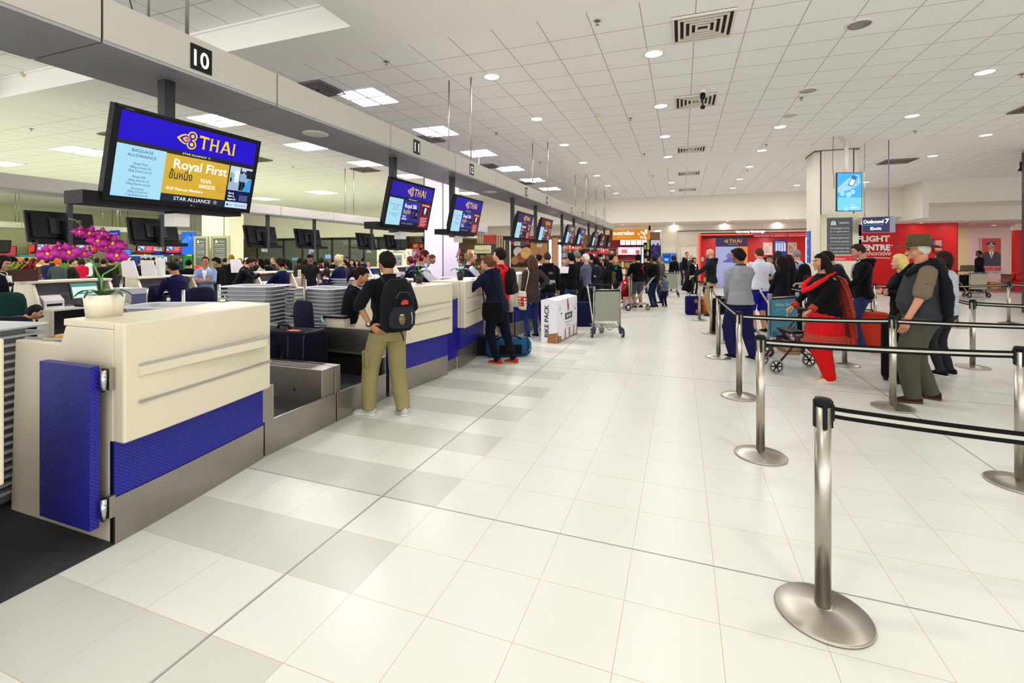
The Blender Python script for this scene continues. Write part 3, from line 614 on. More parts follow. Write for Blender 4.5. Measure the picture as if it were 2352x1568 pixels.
g = MB(); g.box(X_(1149), X_(1151), WY-.06, WY, 0, 2.65, STEELV); g.box(X_(1171), X_(1174), WY-.06, WY, 0, 2.65, STEELV); g.build('trim_6', kind='structure')
lightbox(1175, 1218, .9, 2.45, WY, '#3a2a22', .3, 'large food poster with scoops of ice cream and a bread swirl', 'poster', 'poster')
t = [o for o in bpy.data.objects if o.name.startswith('poster') and 'ice cream' in o.get('label', '')][0]; w = (X_(1218)-X_(1175))/2
g = MB(frame((0, -.04, 0), (1, 0, 0), (0, 0, 1))); g.disc(-w*.25, .12, .3, .001, mat('#c8c2b8', .6)); g.disc(w*.1, -.22, .32, .002, mat('#8a3c24', .6)); g.disc(w*.62, .05, .36, .003, mat('#d09a58', .6)); g.disc(-w*.6, -.4, .25, .003, mat('#a86a3a', .6))
for k in range(6): g.strip([(w*.62+.3*math.cos(a/3+k), .05+.055*k*math.sin(a/3+k)) for a in range(12)], .02, .005, mat('#e8c088', .6))
g.rect(-w, w, .55, .77, .006, mat('#a01c1c', .5)); g.rect(-w*.2, w*.45, .45, .7, .007, mat('#38405a', .5)); g.build('food_picture', t)
MB().box(X_(1218), X_(1256), WY-.05, WY+.1, 0, 2.5, mat('#b07a38', .5, kind='wood')).build('wall_timber_panel', kind='structure')
MB().box(X_(1200), X_(1236), WY-.09, WY-.05, 2.42, 2.72, mat('#b02028', .5)).build('red_fascia', label='dark red fascia over the timber panel', cat='sign')
for k, a in enumerate([1262, 1284]):
    g = MB(); g.box(X_(a), X_(a+5), WY-.1, WY, .6, 2.5, emi('#f4f4ff', 2.)); g.build('light_column', label='upright white light column at the cosmetics shop, %s' % ['next to the timber', 'next to the red shop'][k], cat='light')
MB().box(X_(1270), X_(1282), WY-.08, WY, .4, 2.6, mat('#c89068', .4)).build('copper_column', label='copper coloured column between two light columns', cat='column')
shelf_unit(X_(1276, 27.5), 27.6, .9, .2, 2.2, 6, 'white lit perfume shelf behind the copper column', ['#e8e0f0', '#d0a0a8', '#a8c0e0', '#f4e8d0'], frame_m=mat('#f4ecec', .4), seed=9)
for k, (a, b, z0, z1, c, tx, lb) in enumerate([(1340, 1372, 1.5, 1.75, '#d83a5c', 'OZE', 'pink lit sign with white letters behind the cap wearer'), (1300, 1338, 1.9, 2.3, '#e04a2c', '', 'orange red lit panel over the gift shop'), (1376, 1400, 1.7, 2.1, '#e8385a', '', 'crimson lit panel left of the produce shop'), (1318, 1340, 1.45, 1.8, '#3ab0a8', '', 'teal display of surf goods in the gift shop')]):
    lightbox(a, b, z0, z1, WY+.2, c, .8, lb, 'shop_light_box', 'sign', [(tx, 0, -.5, 1., emi('#fff0f4', 1.6), 1.4)] if tx else [(-.6+.4*j, -.4+.4*j, -.6, .5, emi(['#f8c070', '#fff0e0', '#a02020', '#f07a30'][j % 4], .8)) for j in range(4)])
for k, (a, w, cols, lb) in enumerate([(1318, 1.3, ['#d84a30', '#f0a050', '#3aa0a8', '#f4e8d0', '#2a3a6a'], 'crowded gift shelf below the orange panel'), (1078, 1.4, ['#d8602a', '#f0c060', '#c03a30', '#f8e8d0', '#40a0c0'], 'magazine shelf with orange covers below the news sign'), (1387, .8, ['#f0d8d8', '#d84a60', '#f8f0f0'], 'pink shelf beside the produce shop counter')]):
    shelf_unit(X_(a, 28.5), 28.5, w, .25, 2.0, 6, lb, cols, seed=20+k)
lightbox(1075, 1096, 1.35, 1.95, 27.4, '#f0b0a0', 1., 'pink and orange magazine light box under the news shop ceiling', 'light_box', 'sign', [(-.8, -.3, -.8, .8, emi('#e05060', 1.)), (0, .4, -.6, .7, emi('#f8e0a0', 1.3)), (.5, .9, -.8, .3, emi('#e08040', 1.))])
shelf_unit(X_(973, 25.5), 25.6, .75, .25, 2.4, 7, 'tall snack shelf packed with yellow packets beside the red wall', ['#d8c020', '#e8d840', '#a8b030', '#d06020'], frame_m=mat('#a01c14', .5), seed=31)
g = MB(); g.box(X_(936, 25.4), X_(961, 25.4), 25.4, 25.6, 0, 2.35, mat('#e2361c', .5)); g.box(X_(961, 25.4), X_(964, 25.4), 25.3, 25.6, 0, 2.35, mat('#b82014', .5)); g.build('wall_red_shop', kind='structure')
# vending machine
t = empty('vending_machine', (X_(905, 22.5), 22.5, 0), 0, 'white drinks vending machine with lit glass front and Refreshments header', 'vending machine')
w = (X_(944, 22.5)-X_(864, 22.5))/2
MB().box(-w, w, 0, .8, 0, 1.95, mat('#ece6dc', .4)).build('cabinet', t)
g = MB(frame((0, -.01, 0), (1, 0, 0), (0, 0, 1))); g.rect(-w*.1, w*.45, .5, 1.6, 0, emi('#aab4c0', .6)); g.text('REFRESHMENTS', w*.2, 1.72, .002, .12, mat('#4a4640', .5), width=w*.7); g.strip([(w*.62, 1.7), (w*.6, 1.4), (w*.68, 1.5)], .03, .002, REDM); g.strip([(w*.8, 1.8), (w*.88, 1.6)], .03, .002, REDM)
for i in range(5):
    for j in range(4): g.rect(-w*.07+i*w*.1, -w*.01+i*w*.1, .55+j*.26, .7+j*.26, .003, emi(['#d83a20', '#e0a030', '#3060a0', '#50a050'][(i+j) % 4], .6))
g.build('glass_front', t)
# glazed screen with stairs behind
xa, xb = X_(592, 24.9), X_(868, 24.9)
t = empty('window_1', (0, 24.9, 0), 0); t['kind'] = 'structure'
g = MB()
for p in (592, 652, 695, 730, 763, 803, 836, 868): g.box(X_(p, 24.9)-.06, X_(p, 24.9)+.06, -.05, .05, 0, 2.75, mat('#2e2620', .5))
g.box(xa, xb, -.05, .05, 2.6, 2.75, mat('#2e2620', .5)); g.box(xa, xb, -.05, .05, 0, .2, mat('#2e2620', .5)); g.box(X_(803, 24.9), X_(836, 24.9), -.05, .05, 2.05, 2.12, mat('#2e2620', .5)); g.build('window_frame', t)
MB().box(xa, xb, -.006, .006, .2, 2.6, mat('#aab4a8', .03, alpha=.22, spec=.8)).build('pane', t)
g = MB(); g.box(xa-3, xb+1.5, 33.3, 33.5, 0, 3, mat('#3e4238', .8)); g.box(X_(730, 29), X_(800, 29), 30, 30.1, 0, 2.6, mat('#b6ad88', .7)); g.box(xa-.15, xa, 24.95, 33.3, 0, 2.8, DGREY); g.build('wall_behind_glass', kind='structure')
g = MB()
xs, xe = X_(740, 28.5), X_(800, 28.5)
g.tube([(xs, 28.5, 1.5), (xs+1.1, 28.5, 2.1), (xe-.5, 28.5, 2.15), (xe+.3, 28.5, 2.3)], .06, mat('#7a6040', .6), 8)
for k in range(8): g.box(X_(806, 28.5)+k*.13, X_(806, 28.5)+.03+k*.13, 28.5, 28.53, 1.0, 1.9-k*.03, mat('#2a2620', .6))
g.tube([(X_(805, 28.5), 28.5, 2.2), (X_(838, 28.5), 28.5, 1.3)], .05, mat('#5a5040', .6), 8); g.build('stair_rail', label='wooden stair handrail seen through the tall glazing', cat='handrail')
for k, (a, b, z0, z1, c) in enumerate([(748, 764, 1.35, 1.65, '#9ac0ff'), (672, 690, 1.2, 1.4, '#4aa8c8'), (710, 716, 1.5, 1.8, '#68a8e8')]):
    lightbox(a, b, z0, z1, 27.6, c, 1.1, 'bluish lit window seen through the tall glazing, %s from the left' % ORD[[2, 0, 1][k]], 'lit_window', 'window light')
g = MB(); g.box(X_(533, 24.9), X_(592, 24.9), 24.85, 25.0, 0, 2.75, mat('#5a5044', .6, bump=1., bscale=3)); g.build('wall_art_panel', kind='structure')
g = MB(frame((0, 24.83, 0), (1, 0, 0), (0, 0, 1)))
for k in range(12):
    x_ = X_(540, 24.9)+rr.uniform(0, 3); g.strip([(x_+.5*math.sin(q*.7+k)*q*.08, 1.2+q*.18) for q in range(8)], .03, .001, mat('#8a7c66', .6))
g.build('wall_artwork', label='brown wall mural with pale branching lines', cat='mural')
g = MB(); g.box(X_(868, 24.9), X_(936, 24.9), 24.9, 25.1, 0, 2.75, mat('#2c2e2a', .6)); g.build('wall_dark_bay', kind='structure')
t = empty('exit_sign', (X_(822, 24.7), 24.83, 2.5), 0, 'small green exit sign by the tall glazing', 'sign'); MB().box(-.2, .2, -.02, .02, -.12, .12, emi('#9ae8b8', 1.)).build('face', t)
# far left: wall, signs and screens of the other hall
MB().box(-37.2, -37, -6, 34, 0, CZ, mat('#e4e6b8', .8)).build('wall_left', kind='structure')
MB().box(-40, X_(533, 24.9), 29.5, 29.7, 0, 3.5, mat('#e6dfc4', .8)).build('wall_far_left', kind='structure')
t = empty('hanging_sign', (*pd(253, 24), 2.75), 0, 'blue hanging sign with white text far across the left hall', 'sign')
MB().box(-.75, .75, -.02, .02, -.13, .13, emi('#2438c8', .8)).build('panel', t)
g = MB(frame((0, -.03, 0), (1, 0, 0), (0, 0, 1))); g.text('This is the check in area, then via escalator', 0, -.06, 0, .1, emi('#e8eaff', 1.), width=1.3); g.build('lettering', t)
g = MB(); g.cyl((-.6, 0, .13), (-.6, 0, 1.7), .008, CHROME, 6); g.cyl((.6, 0, .13), (.6, 0, 1.7), .008, CHROME, 6); g.build('rod', t)
for k, (a, b, c) in enumerate([(252, 264, '#1450d0'), (266, 285, '#1aa0e0'), (287, 300, '#1450d0')]):
    d = 30; x_, y_ = pd((a+b)/2, d); w = (b-a)/F_*d/2
    t = empty('flight_board', (x_, y_, 1.62+ (585-579)/F_*d), YAW+.6, 'blue flight information board in a row of three, %s from the left' % ORD[k], 'screen')
    MB().box(-w, w, -.02, .05, -.2, .2, BLACK).build('housing', t)
    g = MB(frame((0, -.03, 0), (1, 0, 0), (0, 0, 1))); g.rect(-w*.95, w*.95, -.18, .18, 0, emi(c, 1.))
    for j in range(5): g.rect(-w*.8, w*.8, .12-j*.06, .14-j*.06, .002, emi('#a8d0ff', 1.))
    g.build('display', t); MB().cyl((0, .02, .2), (0, .02, CZ-t.location.z), .012, DGREY, 8).build('hanging_rod', t)
for k, (px, d, w, z0, z1, c, e, lb) in enumerate([(8, 32, .5, 1.6, 2.1, '#e04a5a', .7, 'red lit shopfront panel at the far left edge'), (60, 33, .9, .9, 1.5, '#f0a060', .9, 'orange lit counter front at the far left'), (62, 33.5, .35, 1.2, 1.6, '#18b8c0', .9, 'turquoise lit square at the far left counter'), (76, 31, .2, 1.4, 2.2, '#e05040', .8, 'narrow red and white poster at the far left'), (276, 33, .6, .9, 1.5, '#f0c0d0', .9, 'pink lit shop display under the blue boards'), (330, 31, 1.1, 1.35, 1.62, '#c8d4d0', .9, 'pale lit bottle shelf across the left hall'), (392, 31, 1.0, 1.62, 1.8, '#1a3cb0', .7, 'blue band sign with white letters across the left hall'), (305, 30, .35, 1.0, 1.5, '#2050c0', .7, 'blue notice stand in the left hall'), (374, 29, .22, 1.1, 1.5, '#b8dcf4', 1.1, 'pale blue kiosk screen across the left hall')]):
    d = min(d, 36.2/(.3425+.9395*(CX_-px)/F_)); x_, y_ = pd(px, d); t = empty('shop_light_box', (x_, y_, (z0+z1)/2), YAW+.5, lb, 'sign'); h = (z1-z0)/2
    MB().box(-.04, .04, .02, .08, -(z0+z1)/2, -h, mat('#4a443e', .6)).build('stand', t)
    MB().box(-w-.03, w+.03, 0, .06, -h-.03, h+.03, mat('#38302c', .6)).build('frame', t); MB().box(-w, w, -.02, 0, -h, h, emi(c, e)).build('face', t)
# green and yellow shopfront and notices on the far column
t = empty('shop_light_box', (*pd(432, 22.5), 1.55), YAW-.1, 'green shop panel with yellow shapes beside the far column', 'sign')
MB().box(-.3, .3, 0, .08, -1.5, .55, mat('#12201c', .5)).build('frame', t)
g = MB(frame((0, -.01, 0), (1, 0, 0), (0, 0, 1))); g.rect(-.24, .24, -.7, .42, 0, emi('#0e9a50', .6)); g.poly([(-.05, .02), (.22, .02), (.22, .3), (-.05, .2)], .002, emi('#e8e030', .8)); g.rect(-.05, .22, -.55, -.2, .002, emi('#e8e030', .8)); g.build('graphic', t)
def notice(px, d, w, zt, zb, rz, label, head, lines, m='#4c4e54', red=None):
    t = empty('notice_board', (*pd(px, d), (zt+zb)/2), rz, label, 'notice board'); h = (zt-zb)/2
    MB().box(-w-.14, w+.14, 0, .08, -h-1.0, h+.1, mat('#b8b49a', .35, .6)).build('metal_surround', t)
    g = MB(frame((0, -.01, 0), (1, 0, 0), (0, 0, 1))); g.rect(-w, w, -h, h, 0, mat(m, .5)); WM = mat('#e6e6e6', .6)
    y = h-.2
    g.text(head, w*.35, y+.03, .002, .08, WM, width=w*.8); g.disc(-w*.5, y+.06, .06, .002, mat('#b8b8b8', .5), 14); g.poly([(-w*.72, y), (-w*.6, y+.1), (-w*.55, y)], .003, WM); g.poly([(-w*.28, y), (-w*.4, y+.12), (-w*.45, y)], .003, WM)
    for k, s in enumerate(lines):
        y -= .09 if k else .1
        if s: g.text(s, 0, y, .002, .06, WM, width=w*1.5)
        else: g.rect(-w*.85, w*.85, y+.02, y+.025, .002, WM)
    if red: g.rect(-w-.1, w+.1, -h-.16, -h-.02, .004, mat('#d02028', .5)); g.text(red, 0, -h-.13, .006, .08, WM)
    g.build('notice_sheet', t); return t
notice(461, 20.6, .3, 2.35, 1.15, .0, 'narrow grey security notice on the far column above water bottles', 'Notice', ['Checked baggage', 'is in operation', '', 'Restrictions apply', 'IMPORTANT SECURITY NOTICE', '', 'Do not leave bags'], red='FREE'); notice(505, 20.4, .4, 2.35, .9, .0, 'wide grey Restricted items notice on the far column', 'Security', ['Restricted items', '', 'Liquids, aerosols and gels', 'carriage limits', '', 'Items not permitted past', 'the security screening point', ''], m='#4e504e')
notice(1928.5, 12.5, .29, 2.62, 1.62, .0, 'grey WARNING baggage screening notice on the near white column', 'WARNING!', ['Checked baggage screening', 'is in operation', '', 'IMPORTANT SECURITY NOTICE', 'You must behave appropriately', '', 'Do not make threats or jokes', 'about security', ''], red='Airport')
bx, by = pd(1864, 13.9)
t = empty('lift_sign', (3.452, 15.5, 1.85), -PI/2, 'upright blue sign with white lift symbols on the white column', 'sign')
MB().box(-.16, .16, -.02, .0, -.45, .45, mat('#1a5ac8', .5)).build('panel', t)
g = MB(frame((0, -.025, 0), (1, 0, 0), (0, 0, 1))); g.text('Lifts', 0, .22, 0, .1, WT); g.text('Toilets', 0, -.3, 0, .08, WT); g.strip([(-.06, 0), (.06, 0)], .015, 0, WT); g.poly([(0, .06), (.05, 0), (0, -.06)], 0, WT); g.build('lettering', t)
for k, (px, py) in enumerate([(1430, 516), (1547, 512), (1549, 519), (1671, 507), (1661, 515), (1783, 511), (1807, 502), (2116, 502)]):
    x, y = fl(px, py, 3.24); downlight(x, min(y, 26.2) if y < 30 else 26, 3.24 if x < 9 else 3.05, r=.1, power=9, label='small downlight in the low soffit before the shops, %s from the left' % ORD[k], grp='soffit downlights')
downlight(X_(2283, 29), 29, 3.05, r=.12, power=90, label='bright downlight inside the travel agency', grp='soffit downlights')
for k, (x, y) in enumerate([(X_(1650), 27.3), (X_(1780), 27.3), (X_(1440), 28.5), (X_(1320), 27.8), (X_(1120), 28), (X_(960, 24.6), 24.7), (X_(2270), 27.5), (11.5, 25.4)]): downlight(x, y, 2.68 if k < 2 else (3.24 if k < 6 else 3.05), r=.09, power=45, label='small downlight over a shop floor, %s of eight' % ORD[k], grp='shop downlights')
# ================================================================ check-in beams with their screens
ALU = mat('#a8a498', .45); ALU_SHADE = mat('#8d8b90', .4)  # second grey: beam cladding with the underside's shade painted into the colour
def beam(x0, x1, z0, z1, y0, y1, seams, label, face=1, nums=None, lights=(), rods=(), cables=()):
    t = empty('signage_beam', ((x0+x1)/2, y0, z0), 0, label, 'beam'); cx = (x0+x1)/2; hw = (x1-x0)/2; L = y1-y0; h = z1-z0
    g = MB(); s = [y0]+list(seams)+[y1]
    for a, b in zip(s, s[1:]): g.box(-hw, hw, a-y0+.006, b-y0-.006, .02, h, ALU)
    g.box(-hw+.01, hw-.01, 0, L, .03, h-.01, BLACK); g.build('cladding', t)
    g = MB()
    for a, b in zip(s, s[1:]): g.box(-hw+.004, hw-.004, a-y0+.006, b-y0-.006, 0, .02, ALU_SHADE)
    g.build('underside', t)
    for y, n in (nums or []):
        q = MB(frame((face*hw+face*.004, y-y0, h/2+.0), (0, face, 0), (0, 0, 1))); q.rect(-.075, .075, -.085, .085, 0, BLACK)
        q.text(n, 0, -.055, .002, .15, mat('#f4f4ee', .5), bold=.02, width=.105); q.build('number_plate', t)
    for y, px in lights:
        q = MB(); q.lathe([(.105, -.01), (.12, -.008), (.12, 0)], (0, 0, 0), mat('#d8d4c4', .4), 24); q.lathe([(.001, -.003), (.1, -.004), (.1, 0)], (0, 0, 0), emi('#eef0ff', 3.), 24)
        q.build('recessed_light', t, loc=(px, y-y0, 0))
    for x, y in rods:
        MB().cyl((x-cx, y-y0, h), (x-cx, y-y0, (CZ if y > 4.8 else CZ+.36)-z0), .012, mat('#9a9690', .4, 1.), 8).build('hanging_rod', t)
    for ya, yb in cables:
        q = MB(); zc = (CZ if ya > 4.8 else CZ+.36)-z0
        q.tube([(-.2, ya-y0, h), (.25, yb-y0, zc)], .004, DGREY, 5); q.tube([(-.2, yb-y0, h), (.25, ya-y0, zc)], .004, DGREY, 5); q.build('bracing_cable', t)
    return t
numY = [2.23, 4.95, 6.54, 9.24, 10.84, 13.53, 15.17, 17.8, 19.4]
beam(-3.73, -3.05, 2.81, 3.07, -3.5, 22.9, [-.6, 1.66, 2.86, 4.41, 6.0, 7.55, 9.3, 11.2, 13.2, 15.4, 18, 20.5], 'long pale grey overhead beam carrying desk numbers ten to eighteen',
     nums=[(y, str(10+k)) for k, y in enumerate(numY)], lights=[(3.62, .02), (8.1, .0), (12.6, 0), (17, 0)],
     rods=[(x, y) for y in (2.24, 6.84, 11.43, 16.5, 20.8) for x in (-3.6, -3.2)]+[(-3.2, 1.75)], cables=[(1.4, 2.2), (16.6, 19.0), (20.9, 22.5)])
beam(-10.65, -10.0, 2.66, 2.91, .5, 23, [3, 5.6, 7.5, 9.5, 11.5, 14, 17, 20], 'second overhead beam across the dark tray area, with black screen backs', face=-1,
     lights=[(6.2, 0), (11.5, 0)], rods=[(x, y) for y in (3.0, 7.9, 12.6, 17.5) for x in (-10.5, -10.15)])
beam(-28.4, -27.7, 2.81, 3.07, 6, 24, [9, 12, 15, 18, 21], 'third overhead beam far across the left hall with red screens', rods=[(x, y) for y in (8, 12, 16, 20) for x in (-28.2, -27.9)])

def screen(x, y, z, rz, variant, label, group=None, drop=.0):
    """hanging display: local +x is the side the picture faces"""
    t = empty('hanging_screen', (x, y, z), rz, label, 'screen', group)
    up = Vector((.12, 0, .54)).normalized(); F = frame((0, 0, 0), (0, 1, 0), up)
    g = MB(F); g.box(-.485, .485, -.277, .277, -.045, 0, BLACK); g.box(-.43, .43, -.2, .22, -.085, -.045, BLACK)
    g.prism([(-.485, -.277), (.485, -.277), (.47, -.262), (-.47, -.262)], 0, .006, BLACKG); g.prism([(-.485, .277), (.485, .277), (.47, .262), (-.47, .262)][::-1], 0, .006, BLACKG)
    g.build('housing', t)
    g = MB(F); g.box(-.2, .2, -.14, .14, -.12, -.085, mat('#18181c', .6)); g.box(-.06, .06, -.25, .1, -.16, -.12, BLACK); g.box(-.09, .02, -.24, -.2, -.092, -.086, mat('#d8d8e0', .5)); g.build('rear_bracket', t)
    MB().box(-.24, -.07, -.57, .42, -.30, -.225, BLACK).build('cable_tray', t)
    MB().box(-.29, -.22, -.035, .035, -.32, 2.81-z+drop, mat('#1f2224', .5)).build('post', t)
    MB().box(-.2, -.1, -.05, .05, -.4, -.315, mat('#c9c4c0', .5)).build('sensor_box', t)
    g = MB(F); Z = .002
    def R(a, b, c, d, m, dz=0.): g.rect(a, b, c, d, Z+dz, m)
    def T(s, x_, y_, sz, m, w=None, al='c', b=0.): g.text(s, x_, y_, Z+.004, sz, m, al, bold=b, width=w)
    BK = mat('#060608', .3); LB = emi('#a8dcf4', .95); W1 = emi('#ffffff', 1.1); NV = emi('#2c4a8a', .5)
    if variant == 'off':
        R(-.45, .45, -.245, .245, mat('#0c0c12', .12))
    elif variant == 'prep':
        R(-.45, .45, -.245, .245, emi('#c81e3a', .85)); T('Prepare for Screening', 0, .16, .07, W1, .75, b=.02); R(-.4, -.08, -.13, .12, emi('#8ac4f0', 1.), .001)
        g.poly([(-.35, -.1), (-.12, .1), (-.2, .1), (-.38, -.02)], Z+.002, emi('#f4fbff', 1.)); g.poly([(-.4, .02), (-.2, -.13), (-.1, -.13), (-.3, .08)], Z+.002, emi('#1f5a9a', .8))
        for k in range(5): R(-.02, .38-.06*(k % 3), .09-.05*k, .105-.05*k, emi('#f8c8d0', 1.), .001)
        R(-.25, .3, -.2, -.19, emi('#f8c8d0', 1.), .001)
    elif variant == 'food':
        R(-.45, .45, -.245, .245, emi('#1a1014', .6)); r = random.Random(int(y*7))
        for k in range(9): g.disc(r.uniform(-.3, .3), r.uniform(-.15, .15), r.uniform(.03, .09), Z+.001+.0004*k, emi(r.choice(['#c08a90', '#7a3048', '#e0c8c0', '#3a2038']), .7), 12)
        T('Duty Free', 0, -.2, .07, W1, .5)
    else:
        HB = {'first': '#2408d4', 'silk': '#2a1ab4', 'plum': '#3a1a66', 'wine': '#6a1a38', 'grey': '#5a5468', 'blue': '#2a2a8c'}[variant]
        hb = emi(HB, .8); R(-.45, .45, .085, .248, hb); R(-.45, .45, -.248, .085, BK, -.001)
        s = .09; airline_logo(g, -.06, .165, s, GOLD, hb, emi('#e84aa8', 1.), Z+.001); thai_word(g, .015, .125, .082, GOLD, Z+.003, 1.)
        T('STAR ALLIANCE', .0, .066, .016, W1, .16); g.strip([(.1+.008*math.cos(a*1.257+1.57), .072+.008*math.sin(a*1.257+1.57)) for a in (0, 2, 4, 1, 3)], .002, Z+.004, W1, True)
        R(-.45, -.175, -.248, .06, LB)
        if variant == 'first':
            for q, (s_, y_, sz) in enumerate([('BAGGAGE', .025, .026), ('ALLOWANCE', -.005, .026), ('Royal First', -.05, .019), ('40kg (check-in)', -.072, .019), ('10kg (hand carry)', -.094, .019), ('Royal Silk', -.128, .019), ('30kg (check-in)', -.15, .019), ('10kg (hand carry)', -.172, .019), ('Economy', -.2, .019), ('20kg (check-in)', -.218, .018), ('7 kg (hand carry)', -.238, .018)]): T(s_, -.312, y_, sz, NV)
            R(-.175, .26, -.2, .055, emi('#d9b13a', .9)); T('Royal First', .06, -.03, .085, W1, .37, b=.015); T('ชั้นหนึ่ง', -.07, -.1, .075, mat('#141008', .5), .15, b=.01)
            T('TG476', .06, -.1, .036, W1, .08, 'l', .012); T('BANGKOK', .06, -.136, .036, W1, .115, 'l', .012); T('ROP Platinum Members', -.15, -.172, .026, W1, .24, 'l', .01)
            for k in range(5): g.strip([(.22+.05*math.cos(a*.5+k)*(.3+k*.12), -.12+.05*math.sin(a*.5+k)*(.3+k*.12)) for a in range(10)], .002, Z+.001, emi('#c89a2a', .9))
            R(-.175, .26, -.248, -.2, emi('#2c3448', .5)); T('STAR ALLIANCE', .03, -.236, .033, W1, .25)
            g.strip([(.19+.016*math.cos(a*1.257+1.57), -.224+.016*math.sin(a*1.257+1.57)) for a in (0, 2, 4, 1, 3)], .003, Z+.004, W1, True)
            R(.27, .45, -.12, .055, emi('#a8c4e0', .8)); R(.27, .45, .0, .055, emi('#c8d8e8', .9), .001); R(.31, .345, -.06, .03, emi('#d8f0ff', 1.), .002); R(.35, .36, -.06, .05, emi('#20283a', .4), .002); R(.4, .45, -.02, .04, emi('#20304a', .4), .002)
            for k, (a, c) in enumerate([(.365, '#16203a'), (.39, '#141c30')]):
                R(a-.012, a+.012, -.115, -.04, emi(c, .4), .003); R(a-.014, a+.014, -.05, .005, emi('#9ab8d8', .8), .0035); g.disc(a, .015, .009, Z+.0075, emi('#6a5040', .6), 10); R(a-.011, a+.011, .02, .028, emi('#16203a', .4), .008)
            R(.276, .29, -.03, .01, emi('#9ac83a', .8), .003); R(.276, .29, -.06, -.03, emi('#20283a', .4), .003); g.poly([(.38, -.12), (.45, -.12), (.45, -.02), (.42, -.03)], Z+.006, emi('#3aa0e8', .9))
            R(.27, .45, -.205, -.12, emi('#0c1a5a', .6), .0); T('See it,', .28, -.148, .02, W1, .045, 'l', .02); T('Hear it,', .28, -.17, .02, W1, .05, 'l', .02); T('Report it!', .28, -.192, .02, W1, .062, 'l', .02)
            for k in range(5): R(.37, .44, -.155-.009*k, -.152-.009*k, emi('#8aa0d8', .8), .002)
            R(.27, .45, -.248, -.205, emi('#cfe4f8', .9)); g.disc(.285, -.227, .008, Z+.003, emi('#1a3a80', .6), 10); T('AFP', .3, -.234, .014, emi('#1a3a80', .6), None, 'l')
            for k in range(2): R(.34, .44, -.225-.009*k, -.222-.009*k, emi('#6a8ab8', .7), .002)
            T('PLATRON', -.41, .256, .01, mat('#8a8a8a', .5)); T('LG', .045, -.268, .012, mat('#b8b8b8', .5)); g.disc(.025, -.263, .006, Z+.004, mat('#b8b8b8', .5), 10)
        else:
            for q, s_ in enumerate(['Thank you for flying with', 'Thai Airways', 'International', '', 'We hope you enjoy', 'your flight']): T(s_, -.312, -.02-.026*q, .019, NV, .2 if q in (0, 4) else None) if s_ else None
            mid = {'silk': '#3436a0', 'plum': '#4a1450', 'wine': '#7a4a58', 'grey': '#6a6474', 'blue': '#30307a'}[variant]
            R(-.175, .22, -.19, .055, emi(mid, .75)); T('Royal Silk' if variant != 'plum' else 'Economy', .0, -.03, .07, W1, .26, b=.01); T('ชั้นธุรกิจ', -.07, -.1, .065, emi('#e8d048', .9), .15, b=.01)
            T('TG476', -.15, -.145, .03, W1, .07, 'l', .01); T('BANGKOK', -.15, -.175, .03, W1, .1, 'l', .01)
            R(.03, .1, -.15, -.04, emi('#1a1030', .5), .001); R(.11, .18, -.15, -.04, emi('#0c0c18', .5), .001); g.disc(.065, -.08, .02, Z+.003, emi('#b03aa0', .7), 10); g.disc(.065, -.12, .015, Z+.003, emi('#6a4ab0', .7), 10)
            g.strip([(.145+.022*math.cos(a*1.257+1.57), -.095+.022*math.sin(a*1.257+1.57)) for a in (0, 2, 4, 1, 3)], .004, Z+.004, W1, True)
            R(-.175, .22, -.248, -.19, emi('#20203a', .5)); T('STAR ALLIANCE', -.02, -.228, .03, emi('#9aa0d8', .9), .25)
            R(.23, .45, -.248, .055, emi('#a01828', .75)); T("Don't Forget...", .34, .025, .026, W1, .18, b=.015); R(.27, .41, -.1, .015, emi('#1a2430', .4), .001); g.disc(.34, -.02, .03, Z+.002, emi('#d8e8f4', .8), 12); R(.31, .37, -.09, -.05, emi('#3a78b8', .8), .002); g.disc(.33, -.05, .022, Z+.004, emi('#e8f0f4', .8), 10)
            for k in range(6): R(.26, .42-.03*(k % 2), -.13-.02*k, -.122-.02*k, emi('#f0b8b8', .9), .001)
    g.build('display', t); return t
vs = ['first', 'silk', 'silk', 'plum', 'wine', 'grey', 'blue', 'plum', 'food', 'food']
sy = [2.18, 4.84, 6.4, 9.12, 10.75, 13.4, 15.0, 17.6, 19.2, 21.4]
what = ['large airline screen reading Royal First, hanging over the nearest desk', 'airline screen reading Royal Silk nearest the backpacker, below the plate eleven', 'airline screen reading Royal Silk in front of the white pillar, below the plate twelve', 'airline screen with purple picture, fourth along the beam', 'airline screen with wine red header, fifth along the beam',
        'greyish airline screen, sixth along the beam', 'deep blue airline screen, seventh along the beam', 'small purple airline screen, eighth along the beam', 'dark food picture screen, ninth along the beam', 'dark food picture screen, last under the end of the beam']
for y, v, l in zip(sy, vs, what): screen(-3.06, y, 2.21, 0, v, l)
for k, y in enumerate([5.05, 6.6, 9.25, 10.9, 13.6, 15.2, 17.9, 19.5]):
    screen(-10.45, y, 2.1, PI, 'off', 'black back of a hanging screen over the second island, %s from the left' % ORD[k], 'screens seen from behind', -.14)
for k, (y, v) in enumerate([(11.2, 'off'), (13.0, 'prep'), (14.45, 'prep'), (17.2, 'prep'), (18.7, 'prep')]):
    screen(-27.8, y, 1.98, 0, v, ['small dark screen at the far left edge', 'red Prepare for Screening screen above the left crowd, leftmost of four', 'red Prepare for Screening screen half hidden by the orchid', 'red Prepare for Screening screen left of the blue sign band', 'red Prepare for Screening screen next to the green shop panel'][k])
